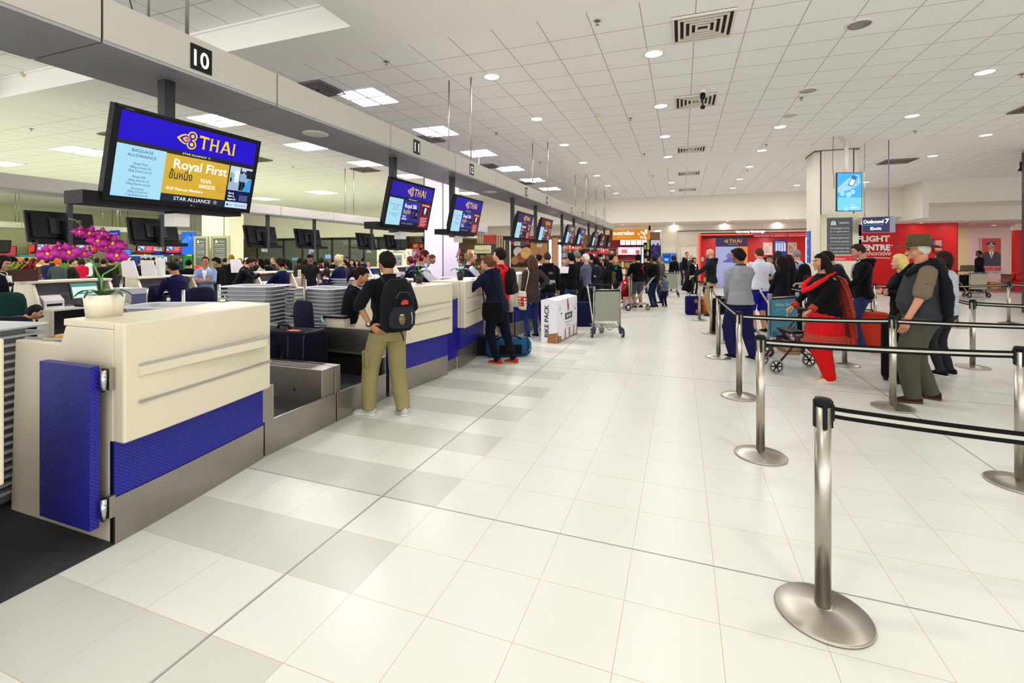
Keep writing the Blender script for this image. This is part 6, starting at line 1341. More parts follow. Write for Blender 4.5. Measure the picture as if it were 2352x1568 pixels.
# ================================================================ barriers
def stanchion(x, y, label, h=.975, rz=0.):
    t = empty('barrier_post', (x, y, 0), rz, label, 'barrier post', 'retractable barrier posts')
    MB().lathe([(.001, .001), (.188, .001), (.192, .003), (.192, .009), (.189, .012), (.185, .0135), (.12, .0275), (.05, .043), (.038, .046), (.036, .047), (.001, .047)], (0, 0, 0), STEELR, 56).build('base', t)
    MB().cyl((0, 0, .045), (0, 0, h-.03), .032, STEELV, 28).build('pole', t)
    g = MB(); g.lathe([(.001, h-.034), (.034, h-.034), (.035, h-.012), (.032, h-.002), (.001, h)], (0, 0, 0), BLACK, 28)
    for a in range(4):
        c, s = math.cos(a*PI/2), math.sin(a*PI/2); g.M = Matrix.Rotation(a*PI/2, 4, 'Z'); g.box(.028, .038, -.009, .009, h-.13, h-.01, BLACK)
    g.build('head', t); return (x, y)
def tape(a, b, label, sag=.012, z=.915, ends=True):
    A, B = Vector((*a, z)), Vector((*b, z)); d = (B-A).normalized(); n = Vector((-d.y, d.x, 0)); t = empty('barrier_tape', (0, 0, 0), 0, label, 'barrier tape', 'black barrier tapes')
    g = MB(); w = .026; K = 12
    def band(z0, z1, o, m):
        for i in range(K):
            u0, u1 = i/K, (i+1)/K; p, q = A.lerp(B, u0), A.lerp(B, u1); s0, s1 = -sag*4*u0*(1-u0), -sag*4*u1*(1-u1)
            if i == 0: p = p+d*.036
            if i == K-1: q = q-d*.036
            for sg in (1, -1):
                v = [p+n*o*sg+v3(0, 0, z0+s0), q+n*o*sg+v3(0, 0, z0+s1), q+n*o*sg+v3(0, 0, z1+s1), p+n*o*sg+v3(0, 0, z1+s0)]
                g.add(v, [(0, 1, 2, 3) if sg < 0 else (3, 2, 1, 0)], m)
    band(-w, w, .0008, cloth('#141416')); band(-.008, .008, .0016, cloth('#b9b8ac')); g.build('webbing', t)
    g = MB()
    for p in (A+d*.03, B-d*.03): g.box(p.x-.012, p.x+.012, p.y-.012, p.y+.012, z-.035, z+.035, BLACK)
    g.build('clip', t)
nb_ = pd(2352, 2.0)
SA = stanchion(.60, 2.45, 'nearest steel barrier post at the bottom right'); SB = stanchion(.60, 4.21, 'second steel barrier post, left of the tape to the right edge'); SC = stanchion(2.25, 4.31, 'steel barrier post cut by the right edge')
SD = stanchion(.62, 5.88, 'steel barrier post in front of the red and black rollator'); SE = stanchion(2.11, 6.02, 'bright barrier post in front of the man with the hat')
SF = stanchion(.55, 8.02, 'barrier post left of the man in the grey sweatshirt'); SG = stanchion(.58, 10.4, 'barrier post beside the bald man'); SH = stanchion(.42, 12.4, 'barrier post farthest back in the left row')
SI = stanchion(*pd(1847, 9.1), 'barrier post behind the woman in red'); SJ = stanchion(*fl(1940, 838), 'barrier post whose base shows right of the red skirt')
SK_ = stanchion(*fl(2234, 843), 'barrier post right of the man with the hat'); SL = stanchion(*fl(2198, 752), 'barrier post beside the far right shoulder of the man with the hat'); SM = stanchion(*fl(2317, 742), 'barrier post before the dark pillar')
SN = (1.72, 2.33); SO = stanchion(3.9, 4.4, 'barrier post beyond the right edge'); SP = stanchion(3.85, 6.15, 'barrier post outside the frame at the right'); SQ = stanchion(5.6, 8.35, 'barrier post right of the frame'); stanchion(*SN, 'barrier post just outside the right edge')
tape(SA, SN, 'black barrier tape leaving the nearest post to the right', .01); tape(SB, SC, 'long black tape between the second post and the post at the right edge'); tape(SC, SO, 'black tape beyond the right edge')
tape(SD, SE, 'black tape passing in front of the woman in red'); tape(SE, SP, 'black tape passing in front of the man with the hat'); tape(SD, SF, 'black tape running back past the grey sweatshirt'); tape(SF, SG, 'black tape between the posts beside the aisle'); tape(SG, SH, 'short black tape near the bald man')
tape(SK_, SQ, 'black tape from the post right of the hat man to the right edge'); tape(SK_, pd(2190, 7.4), 'short black tape ending behind the man with the hat', ends=False)
tape(SL, SM, 'black tape in front of the travel agency entrance'); tape(SM, (9.4, 11.4), 'black tape running towards the dark pillar'); tape(SI, pd(1800, 10.2), 'black tape behind the woman in black'); tape(pd(2010, 10.5), SL, 'black tape behind the blonde woman')
SR = pd(2010, 10.5); stanchion(*SR, 'barrier post hidden behind the blonde woman')
# ================================================================ trolleys and luggage
def wheel(g, c, ax, r, w, m, hub=CHROME, n=20):
    c, ax = Vector(c), Vector(ax).normalized(); g.cyl(c-ax*w/2, c+ax*w/2, r, m, n); g.cyl(c-ax*(w/2+.002), c+ax*(w/2+.002), r*.62, hub, n); g.cyl(c-ax*(w/2+.006), c+ax*(w/2+.006), r*.2, BLACK, 10)
def trolley(x, y, rz, label, panel='#8f9482', side=None, text=None, w=.31, art=False):
    """local +y is the pushing direction; the panel stands at the front"""
    t = empty('luggage_trolley', (x, y, 0), rz, label, 'trolley', None)
    for s in (-1, 1): MB().tube([(s*w, -.32, .98), (s*w, -.26, .94), (s*w*.98, .28, .22), (s*w*.98, .34, .17), (s*w*.9, .36, .15)], .016, STEELV, 10).build('side_rail', t)
    g = MB()
    for s in (-1, 1): g.tube([(s*w, .36, .16), (s*w, .38, .95)], .016, STEELV, 10)
    g.tube([(-w, .38, .93), (w, .38, .93)], .012, STEELV, 8); g.build('front_upright', t)
    for s in (-1, 1): MB().rbox(s*w-.02, s*w+.02, .36, .42, .9, 1.0, .015, mat('#8a8a98', .4)).build('corner_cap', t)
    g = MB(frame((0, .385, .6), (-1, 0, 0), (0, 0, 1))); g.box(-w+.02, w-.02, -.28, .3, -.012, .012, mat(panel, .45)); g.box(-w+.02, w-.02, .3, .325, -.014, .014, BLACK)
    if text:
        g.text(text[0], 0, .19, .014, .075, mat('#bfe8e8', .5), width=w*1.3); g.text(text[1], 0, .12, .014, .05, mat('#8ad0d8', .5), width=w*1.2); g.poly([(-.1, -.02), (.06, -.06), (.18, -.03), (.1, -.0), (.07, .05), (.02, 0)], .014, mat('#9ad0dc', .5)); g.rect(-.02, .12, -.26, -.14, .014, mat('#d8242c', .5)); g.text('FREE', .05, -.22, .016, .04, WT)
        g.text('', 0, 0, 0, .1, WT)
    g.build('front_panel', t)
    MB().tube([(-w, -.32, .98), (w, -.32, .98)], .02, BLACK, 10).build('handle_bar', t)
    g = MB()
    for k in range(6): g.tube([(-w+.02+k*(w*2-.04)/5, -.05, .2), (-w+.02+k*(w*2-.04)/5, .34, .17)], .006, STEELV, 6)
    for yy in (-.05, .15, .33): g.tube([(-w, yy, .19), (w, yy, .19)], .009, STEELV, 6)
    g.build('platform', t)
    g = MB(); g.tube([(-w*.6, .36, .2), (-w*.25, .3, .12), (-.04, .1, .15), (.04, .1, .15), (w*.25, .3, .12), (w*.6, .36, .2)], .009, STEELV, 8); g.build('under_frame', t)
    for s in (-1, 1):
        g = MB(); g.prism([(s*(w-.035), .2), (s*(w+.035), .2), (s*(w+.02), .07), (s*(w-.02), .07)], .36, .43, mat('#1c1c58', .4), 'y'); g.build('wheel_bracket', t)
        g = MB(); wheel(g, (s*(w+.045), .4, .09), (1, 0, 0), .09, .032, mat('#2c2e30', .6)); g.build('wheel', t)
    g = MB(); wheel(g, (.0, -.12, .07), (.9, .4, 0), .07, .03, mat('#7a6c50', .6), mat('#b0a078', .5)); g.box(-.03, .03, -.14, -.08, .13, .19, DGREY); g.build('wheel', t)
    if side:
        for s in (-1, 1):
            F = frame((s*(w+.02), .02, .6), (0, s, 0), (0, 0, 1)); g = MB(F); P = [(-.34*s, .34), (-.24*s, .37), (.28*s, -.3), (.34*s, -.42), (.2*s, -.42), (.1*s, -.3)]
            g.prism(P, -.006, .006, mat(side, .35)); q = MB(F @ Matrix.Rotation(-math.radians(52 if s > 0 else 128), 4, 'Z')); q.text('vodafone', -.06, -.025, .008, .08, WT); g.disc(-.2*s, .2, .035, .008, WT, 16); o_ = g.build('side_panel', t); q.build('lettering', o_)
    return t
TG = trolley(*fl(1379, 772), YAW+.03+PI, 'empty grey luggage trolley in the aisle, panel towards us', w=.26)
TG.location.y += .3
trolley(*fl(1428, 708), YAW-PI/2-.5+PI, 'trolley with red side panels pushed by the black hooded jacket', side='#d8141c', w=.28)
trolley(*pd(1750, 7.9), toward(205), 'trolley with a teal advertising panel beside the grey sweatshirt', '#147a94', text=('White Shark', 'and 1,171 more species'), w=.34) if 'toward' in globals() else None
trolley(*pd(1534, 18.2), YAW+PI-.2, 'small grey trolley beside the woman in black walking away', w=.3); trolley(*pd(2222, 18.0), YAW+PI+.1, 'loaded luggage trolley at the travel agency', '#b8a888', w=.36)
trolley(*pd(1478, 13.6), YAW+1.2, 'trolley partly hidden between the black jacket and the jeans', '#7a6a50', w=.28)
def suitcase(x, y, rz, label, col, w, d, h, z=0., handle=.35, name='suitcase', hard=False, wheels=True, pocket=True, cat='suitcase', text=None, tagc=None):
    t = empty(name, (x, y, z), rz, label, cat); m = mat(col, .4) if hard else cloth(col); z0 = .045 if wheels else .0
    MB().rbox(-w/2, w/2, -d/2, d/2, z0, h, min(w, d)*.2, m, 5).build('shell', t)
    g = MB(); g.tube([(-w/2+.03, -d/2-.003, z0+.05), (-w/2+.03, -d/2-.003, h-.05), (w/2-.03, -d/2-.003, h-.05), (w/2-.03, -d/2-.003, z0+.05)], .006, mat('#101014', .4), 6, closed=True); g.tube([(-w/2-.002, 0, z0+.04), (-w/2-.002, 0, h-.03)], .005, BLACK, 6); g.build('piping', t)
    if pocket: MB().rbox(-w/2+.05, w/2-.05, -d/2-.035, -d/2+.02, z0+.08, z0+(h-z0)*.62, .02, m).build('front_pocket', t)
    g = MB(); g.tube([(-.08, 0, h-.005), (-.075, 0, h+.035), (.075, 0, h+.035), (.08, 0, h-.005)], .011, BLACK, 8); g.build('carry_handle', t)
    if handle: g = MB(); g.tube([(-.11, d*.3, h-.02), (-.11, d*.3, h+handle), (.11, d*.3, h+handle), (.11, d*.3, h-.02)], .009, DGREY, 8); g.tube([(-.11, d*.3, h+handle), (.11, d*.3, h+handle)], .015, BLACK, 8); g.build('telescopic_handle', t)
    if wheels:
        for a in (-1, 1):
            for b in (-1, 1): g = MB(); wheel(g, (a*(w/2-.05), b*(d/2-.05), .028), (1, 0, 0), .027, .025, BLACK, DGREY, 12); g.build('wheel', t)
    if text: g = MB(frame((0, -d/2-.04, h*.84), (1, 0, 0), (0, 0, 1))); g.text(text, 0, 0, .002, .075, mat('#e0e0e0', .6)); g.build('lettering', t)
    if tagc: g = MB(frame((w*.22, -d/2-.04, z0+.13), (1, 0, 0), (0, 0, 1))); g.prism([(-.02, -.06), (.025, -.05), (.02, .04), (-.02, .03)], 0, .005, mat(tagc, .6)); g.tube([(0, .03, .003), (.02, .1, .0)], .004, mat(tagc, .6), 6); g.build('luggage_tag', t)
    return t
# big soft case lying on the second belt, its corner to us
t = empty('suitcase', (-4.03, 4.0, .27), .05, 'large navy soft suitcase lying on the baggage belt, orange tags', 'suitcase'); NVY = cloth('#0a0c1c')
MB().rbox(-.62, .36, -.19, .17, 0, .53, .09, NVY, 6).build('shell', t)
g = MB()
for xx in (.1, .3): g.rings([[(xx+o, -.01+.182*a, .265+.267*b) for a, b in ((-1, -.8), (-.8, -1), (.8, -1), (1, -.8), (1, .8), (.8, 1), (-.8, 1), (-1, .8))] for o in (-.008, .008)], mat('#05060c', .4), False)
g.build('piping', t)
MB().rbox(-.55, -.02, -.225, -.15, .03, .40, .03, NVY).build('front_pocket', t); g = MB(); g.tube([(.06, -.175, .1), (.04, -.21, .12), (.04, -.21, .28), (.06, -.175, .3)], .012, BLACK, 8); g.build('side_handle', t)
g = MB(); g.tube([(-.22, 0, .525), (-.2, 0, .57), (-.05, -.02, .57), (-.02, -.02, .525)], .014, BLACK, 8); g.build('carry_handle', t); MB().box(.02, .16, -.12, -.06, .53, .536, mat('#f07a4a', .6)).build('bag_label', t)
g = MB(); g.box(-.13, -.1, -.232, -.225, .16, .28, mat('#d8d4c8', .6)); g.tube([(-.2, -.208, .37), (-.16, -.212, .42)], .006, mat('#d8d8d8', .4), 6); g.build('zip_pull', t)
g = MB(); g.prism([(.18, -.02), (.225, -.03), (.235, .07), (.2, .09)], -.19, -.183, mat('#f0581a', .6), 'y'); g.tube([(.21, -.187, .08), (.23, -.18, .16)], .005, mat('#f0581a', .6), 6); g.build('luggage_tag', t)
suitcase(*fl(1993, 806), YAW-.12, 'tall orange red hard suitcase with raised black handle', '#b8341c', .52, .3, .66, handle=.36, hard=False, pocket=False)
suitcase(*fl(2074, 876), YAW+.15, 'black suitcase with white letters behind the legs of the hat man', '#0c0c0e', .42, .28, .78, handle=0, text='DAN')
suitcase(*pd(1655, 9.6), YAW+.1, 'tall black suitcase beside the grey sweatshirt man', '#100c10', .3, .25, .72, z=.0, handle=.0, pocket=False); suitcase(*pd(1838, 9.8), YAW-.3, 'black upright suitcase behind the barrier post', '#15151a', .4, .26, .62, handle=.38)
suitcase(*pd(1668, 8.6), YAW, 'white quilted bag low behind the barrier tape', '#dcd6d0', .3, .3, .5, handle=0, wheels=False, name='travel_bag', cat='bag'); suitcase(*pd(1812, 10.5), YAW+.2, 'dark purple wheeled bag among the queue', '#241c40', .4, .3, .5, handle=.3)
t = empty('travel_bag', (*fl(1592, 722), 0), YAW-.15, 'deep purple holdall with tan leather patches by the barrier', 'bag'); m = cloth('#1c1450')
MB().rbox(-.2, .2, -.15, .15, 0, .5, .09, m, 5).build('bag_body', t, ); g = MB()
for a, b in ((.05, .38), (.08, .1)): g.box(a-.05, a+.05, -.158, -.15, b-.05, b+.05, mat('#9a6a3a', .6))
g.build('leather_patch', t); MB().tube([(-.1, 0, .48), (-.08, 0, .56), (.08, 0, .56), (.1, 0, .48)], .012, BLACK, 8).build('handle', t)
suitcase(*pd(1615, 12.9), YAW+.3, 'orange holdall behind the purple bag', '#c85a2a', .4, .3, .42, handle=0, wheels=False, name='travel_bag', cat='bag')
t = empty('duffel_bag', (-2.62, 7.0, 0), YAW+.15, 'blue and black sports duffel on the floor behind the red shoes', 'bag'); g = MB(); rows = []
for i, x in enumerate((-.36, -.34, -.26, 0, .27, .34, .37)):
    a = (.6, .85, 1, 1.04, 1, .8, .5)[i]; rows.append([(x, .16*a*math.cos(q*PI/10), .15+.15*a*(math.sin(q*PI/10) if math.sin(q*PI/10) > -.6 else -.97)) for q in range(20)])
g.rings([r[::-1] for r in rows], cloth('#1f5278')); o = g.build('bag_body', t); g = MB(); g.box(-.16, .2, -.168, -.14, .05, .2, cloth('#101216')); g.build('side_pocket', t)
for x in (-.25, .3): MB().tube([(x, .17*math.cos(a), .15+.17*math.sin(a)) for a in [q*PI/10-.3 for q in range(13)]], .016, BLACK, 8, flat=.4).build('band', t)
MB().tube([(.32, -.13, .1), (.385, -.05, .2), (.36, .05, .24)], .012, mat('#e8e8ec', .5), 8, flat=.5).build('white_trim', t); MB().tube([(-.2, -.1, .28), (-.1, -.14, .34), (.1, -.14, .34), (.2, -.1, .28)], .013, BLACK, 8).build('handle', t)
MB().rbox(-.2, .2, -.16, .16, 0, .3, .08, cloth('#15161c'), 4).build('travel_bag', loc=(-2.98, 6.98, 0), rz=.3, label='black bag slumped against the third desk beside the duffel', cat='bag')
# bicycle carton
a, b, c = Vector((-2.45, 8.29, 0)), Vector((-2.13, 8.235, 0)), Vector((-2.02, 9.46, 0)); t = empty('bicycle_carton', a, 0, 'tall white BIKE PACK carton patched with brown tape', 'box'); bb, cc = b-a, c-b; Hh = .8; CW = mat('#eceaf0', .6)
g = MB(); P4 = [(0, 0), (bb.x, bb.y), (bb.x+cc.x, bb.y+cc.y), (cc.x, cc.y)]; g.prism(P4, .0, Hh-.02, CW); g.build('carton_body', t, bevel=.004)
g = MB(); mid = Vector((bb.x/2, bb.y/2)); g.add([(P4[0][0], P4[0][1], Hh-.02), (P4[1][0], P4[1][1], Hh-.02), (P4[2][0], P4[2][1], Hh-.02), (P4[3][0], P4[3][1], Hh-.02), (mid.x-.02, mid.y, Hh+.01), (mid.x+cc.x-.02, mid.y+cc.y, Hh+.01), (mid.x+.02, mid.y, Hh), (mid.x+cc.x+.02, mid.y+cc.y, Hh)], [(0, 4, 5, 3), (1, 2, 7, 6), (0, 1, 6, 4), (2, 3, 5, 7), (4, 6, 7, 5)], CW); g.build('top_flap', t)
BKm = mat('#141416', .6); TP = mat('#9a6a3c', .45)
F = frame((bb.x/2, bb.y/2, Hh/2), (bb.x, bb.y, 0), (0, 0, 1)); g = MB(F @ Matrix.Translation((0, 0, .004)) @ Matrix.Rotation(PI/2, 4, 'Z')); g.text('BIKE PACK', .0, .005, 0, .12, BKm, bold=.02, width=.6); g.build('lettering', t)
g = MB(F @ Matrix.Translation((0, 0, .006))); g.poly([(-.03, -.4), (.16, -.4), (.16, -.2), (.1, -.22), (-.02, -.24)], 0, TP); g.build('brown_tape', t)
F = frame((bb.x+cc.x/2, bb.y+cc.y/2, Hh/2), (cc.x, cc.y, 0), (0, 0, 1)); L = cc.length/2; g = MB(F @ Matrix.Translation((0, 0, .004)))
g.rect(-.25*L, .45*L, -.02, .1, 0, BKm); g.text('BIKE PACK', .1*L, .01, .002, .09, mat('#f4f4f4', .6), bold=.02, width=.5*L); g.text('RECOMMENDED WEIGHT LIMIT', .1*L, -.09, 0, .035, DGREY, width=.7*L); g.text('BIKES ONLY', .1*L, -.15, 0, .035, DGREY, width=.35*L)
g.poly([(-.05*L, .36), (.03*L, .36), (.1*L, .16), (-.0*L, .16)], 0, BKm); g.poly([(-.05*L, .38), (.02*L, .38), (.14*L, .18), (.06*L, .22)], .001, REDM); g.text('QANTAS', .05*L, .13, 0, .03, DGREY, width=.25*L)
g.disc(-.6*L, .12, .03, 0, BLACK, 10, .018); g.disc(.75*L, .14, .03, 0, BLACK, 10, .018)
for xx in (-.75*L, .85*L): g.strip([(xx-.04, .18), (xx, .34), (xx+.04, .18)], .006, 0, DGREY, True); g.strip([(xx-.03, .22), (xx+.03, .22)], .01, 0, DGREY)
for xx in (-.2, .25, .6): g.rect(xx*L, (xx+.28)*L, -.33, -.19, 0, mat('#b8b8b4', .6)); g.rect(xx*L+.005, (xx+.28)*L-.005, -.325, -.195, .001, CW)
g.build('printing', t); g = MB(F @ Matrix.Translation((0, 0, .006)))
for xx in (-1., -.28, .12, .56, .9): g.poly([(xx*L, -.4), (min(xx*L+.05, L), -.4), (min(xx*L+.05, L), -.18+.03*xx), (xx*L, -.2)], 0, TP)
g.poly([(-L, -.4), (-.62*L, -.4), (-.62*L, -.3), (-L, -.26)], 0, TP); g.rect(-L, L, -.4, -.37, .001, TP); g.build('brown_tape', t)
# rollator in front of the woman in red
t = empty('rollator', (*fl(1822, 850), 0), toward(82), 'folding rollator with dark red frame, black seat and shopping basket', 'walker'); MR = mat('#4a0c18', .3, .3)
for s in (-1, 1):
    MB().tube([(s*.24, -.38, .92), (s*.24, -.3, .9), (s*.24, -.22, .8), (s*.23, .3, .12)], .014, MR, 10).build('side_tube', t); MB().tube([(s*.23, .12, .56), (s*.23, -.1, .34), (s*.24, -.3, .13)], .014, MR, 10).build('side_tube', t)
    MB().tube([(s*.24, -.4, .91), (s*.24, -.26, .9)], .02, BLACK, 10).build('hand_grip', t); MB().tube([(s*.25, -.36, .87), (s*.26, -.2, .7), (s*.25, 0, .35), (s*.25, -.28, .15)], .005, BLACK, 6).build('brake_cable', t)
    for yy in (.32, -.32):
        g = MB(); c = Vector((s*.245, yy, .1)); g.tube([c+v3(0, .088*math.cos(a*PI/12), .088*math.sin(a*PI/12)) for a in range(24)], .013, mat('#8a8c90', .6), 8, closed=True); o = g.build('wheel', t)
        g = MB(); g.cyl(c-v3(.018, 0, 0), c+v3(.018, 0, 0), .02, BLACK, 12)
        for a in range(6): g.cyl(c, c+v3(0, .08*math.cos(a*PI/3), .08*math.sin(a*PI/3)), .008, BLACK, 6)
        g.tube([c+v3(0, .074*math.cos(a*PI/12), .074*math.sin(a*PI/12)) for a in range(24)], .006, BLACK, 6, closed=True); g.build('spokes', o)
g = MB(); g.rbox(-.21, .21, -.08, .14, .54, .575, .04, BLACK); g.build('seat', t); MB().tube([(-.24, -.2, .8), (-.15, -.12, .86), (.15, -.12, .86), (.24, -.2, .8)], .02, BLACK, 10).build('back_bar', t)
g = MB()
for k in range(9): g.tube([(-.18+k*.045, -.08, .5), (-.18+k*.045, -.06, .3), (-.18+k*.045, .18, .3), (-.18+k*.045, .2, .5)], .003, BLACK, 5)
for z in (.3, .37, .44, .5): g.tube([(-.18, -.08, z), (.18, -.08, z), (.18, .2, z), (-.18, .2, z)], .004, BLACK, 5, closed=True)
g.build('wire_basket', t); MB().rbox(-.16, .16, -.04, .16, .24, .4, .04, cloth('#a89068')).build('canvas_bag', label='tan canvas bag hanging in the rollator', cat='bag', loc=t.location, rz=t.rotation_euler.z)
# ================================================================ the people in the photo
def hz(y, d): return EYE+(HY_-y)*d/F_
def st(px, d, ytop, ang, label, **k):
    x, y = pd(px, d); k.setdefault('h', hz(ytop, d)+(.0 if k.get('hs') == 'bald' else -.012)); return person(x, y, toward(ang), label, **k)
# --- foreground
B = st(892, 4.72, 575, 36, 'person with a black backpack and khaki trousers, hand on hip at the second desk', top='#0d0e10', bottom='#8c8258', bot='wide', shoes='#b8bab4', skinc='#b07a52', hair='#0d0b0b', sleeve='roll', L=('hip', (.23, -.1, .99)), R=('desk', (.2, .2, 1.0)), det=2, yaw=18, pitch=-6, glasses=True, stance=(.17, .12, .13, -.1), toe=(40, 8), fit=1.12, collar='#101114', hem=.9, hs='short', fat=1.02)
backpack(B, 'bulging black backpack with red emblem worn by the khaki trousered person', '#121417', w=.18, d=.12, h=.27, detail=1)
t = empty('wristwatch', B['t'].location, B['t'].rotation_euler.z, 'black wristwatch on the left wrist of the backpacker', 'watch'); d_ = (B['elb'][-1]-B['wri'][-1]).normalized(); p = B['wri'][-1]+d_*.02
MB().cyl(p-d_*.012, p+d_*.012, .036, BLACK, 16).build('strap', t); MB().ell(p+v3(-.02, -.03, .0), (.014, .012, .014), mat('#c8ccd0', .2), 10).build('watch_face', t)
g = MB(); k = B['k']; lk = B['knee'][-1].lerp(B['hip'][-1], .32); g.rbox(lk.x-.085*k-.02, lk.x-.05*k, lk.y-.06, lk.y+.07, lk.z-.1, lk.z+.05, .02, cloth('#857b52')); g.build('cargo_pocket', B['t'])
AG = person(-4.02, 4.88, toward(-72), 'person in a dark blazer sitting at the near conveyor, typing', h=1.66, top='#0d0e1a', bottom='#0e0f1a', skinc='#c08a62', hair='#1a0f0c', hs='pony', fem=True, seat=.67, L=('desk', (.1, .38, 1.16)), R=('desk', (.16, .38, 1.14)), lean=10, pitch=-22, det=2, inner='#e4e6ea', tie='#1c2450', z0=.006, hem=.9)
N1 = st(1142, 7.0, 582, 52, 'person in a navy padded jacket leaning arms on the third desk', top='#14162c', bottom='#0e0f20', shoes='#b02824', skinc='#c79272', hair='#5a3a22', hs='pony', fem=True, L=('lean', (.12, .40, 1.31)), R=('lean', (.10, .42, 1.31)), lean=16, det=2, wr=.012, fit=1.25, hood=True, sole='#b8a870', stance=(.1, -.1, .12, -.25), fat=1.22, hem=.84, yaw=25)
MB().ell(N1['H']((0.03, -.1, .035)), (.02, .01, .008), mat('#3a5ab0', .4), 8).build('hair_clip', N1['t'])
shoulder_bag(N1, -1, 'large black messenger bag slung across the navy padded jacket', '#0b0c0e', w=.21, h=.15, d=.07, drop=.30, front=-.1, cross=False, name='messenger_bag')
for s in (1,):
    g = MB(); g.tube([N1['knee'][s].lerp(N1['ank'][s], u)+v3(.066*N1['k'], -.02+.04*u, 0) for u in (0, .3, .6, .9)], .005, mat('#d8d8dc', .5), 6); g.build('white_piping', N1['t'])
RT = st(1150, 7.75, 569, 62, 'person in a bright red tee shirt with black backpack and shorts', top='#e8262a', bottom='#101114', shoes='#c03028', skinc='#d6a084', hair='#120d0c', hs='thick', sleeve='tee', bot='shorts', L='fold', R='fold', det=2, yaw=8, stance=(.1, 0, .1, -.1), fit=1.1)
backpack(RT, 'slim black backpack on the red tee shirt', '#1b1414', w=.14, d=.07, h=.22)
GL = person(-3.92, 6.5, toward(-62), 'person with glasses, navy vest and white blouse standing behind the third desk', h=hz(574, 7.0), top='#14142c', bottom='#14142a', skinc='#cb9478', hair='#4a2218', hs='pony', fem=True, sleeve='none', det=2, glasses=True, L='desk', R='desk', pitch=-10, inner='#eceef2', z0=.006, fit=1.08)
g = MB()
for s in (-1, 1):
    P, Rr = chain([GL['sh'][s], GL['elb'][s], GL['wri'][s]], [.062, .056, .04]); g.tube(*rround(P, Rr), cloth('#e6e6ee'), 12); g.ell(GL['sh'][s], (.06, .058, .055), cloth('#e6e6ee'), 12)
skin(g, 'blouse_sleeves', GL['t'], GL['vox'], 3, .006, 10, seed=4)
# --- woman in red with long scarf
RW = st(1897, 5.95, 580, 88, 'person in black cardigan, red tunic and patterned red shawl pushing the rollator', h=1.63, top='#0c0c10', bottom='#cc1418', bot='wide', shoes='#cfc6a8', skinc='#b5805c', hair='#15100f', hs='long', fem=True, fat=1.28, belly=.05, L=('push', (.2, .36, .94)), R=('push', (.2, .38, .94)), det=2, lean=3, stance=(.09, 0, .1, -.12), sole='#d8d0b4', hem=.84)
k = RW['k']; b = RW['bend']; g = MB(); rows = []
for z, e in ((.50, .075), (.6, .062), (.75, .05), (.9, .03), (.98, .012)):
    rows.append([v3(math.cos(q*PI/14)*(.215+e+.008*math.sin(q*3)), math.sin(q*PI/14)*(.165+e+.01*math.sin(q*2.2))+.012, z)*k for q in range(28)])
g.rings(rows, cloth('#c4171c')); skin(g, 'tunic_skirt', RW['t'], RW['vox'], 2, .01, 9, seed=3)
def pattern_mat(base, c2, c3, name):
    m = bpy.data.materials.new(name); m.use_nodes = True; nt = m.node_tree; bs = nt.nodes['Principled BSDF']; N = nt.nodes.new; L = nt.links.new; tc = N('ShaderNodeTexCoord')
    w = N('ShaderNodeTexWave'); w.bands_direction = 'Z'; w.inputs['Scale'].default_value = 9; w.inputs['Distortion'].default_value = 3; w.inputs['Detail Scale'].default_value = 3; L(tc.outputs['Object'], w.inputs[0])
    vn = N('ShaderNodeTexVoronoi'); vn.inputs['Scale'].default_value = 34; L(tc.outputs['Object'], vn.inputs[0])
    r = N('ShaderNodeValToRGB'); r.color_ramp.elements[0].color = lin(base); r.color_ramp.elements[1].color = lin(base); e = r.color_ramp.elements.new(.72); e.color = lin(base); e = r.color_ramp.elements.new(.8); e.color = lin(c2); e = r.color_ramp.elements.new(.9); e.color = lin(c3)
    L(w.outputs[0], r.inputs[0]); r2 = N('ShaderNodeValToRGB'); r2.color_ramp.interpolation = 'CONSTANT'; r2.color_ramp.elements[0].color = lin(c2); r2.color_ramp.elements[1].color = (1, 1, 1, 1); r2.color_ramp.elements[1].position = .22; L(vn.outputs[0], r2.inputs[0])
    x = N('ShaderNodeMix'); x.data_type = 'RGBA'; x.blend_type = 'MULTIPLY'; x.inputs[0].default_value = .6; L(r.outputs[0], x.inputs[6]); L(r2.outputs[0], x.inputs[7]); L(x.outputs[2], bs.inputs['Base Color']); bs.inputs['Roughness'].default_value = .85; return m
PTN = pattern_mat('#a81a1c', '#b8963a', '#5a2a1c', 'shawl_print')
g = MB(); rows = []
for z, e in ((.50, .083), (.545, .079), (.60, .069), (.66, .063)): rows.append([v3(math.cos(q*PI/14)*(.215+e+.008*math.sin(q*3)), math.sin(q*PI/14)*(.165+e+.01*math.sin(q*2.2))+.012, z)*k for q in range(28)])
g.rings(rows, PTN, caps=False); g.build('tunic_border', RW['t'])
SC = cloth('#d0141c'); g = MB(); fr = .15*1.28
g.tube([b(p) for p in ((-.13, -.02, 1.475), (-.15, .12, 1.40), (-.08, .235, 1.30), (.02, .26, 1.26), (.1, .22, 1.32), (.14, .1, 1.41), (.13, -.03, 1.475), (.05, -.11, 1.49), (-.06, -.11, 1.49))], [.034*k, .045*k, .055*k, .05*k, .055*k, .045*k, .034*k, .034*k, .034*k], SC, 12, closed=True, flat=.62)
skin(g, 'shawl_front', RW['t'], RW['vox'], 2, .009, 16, seed=2)
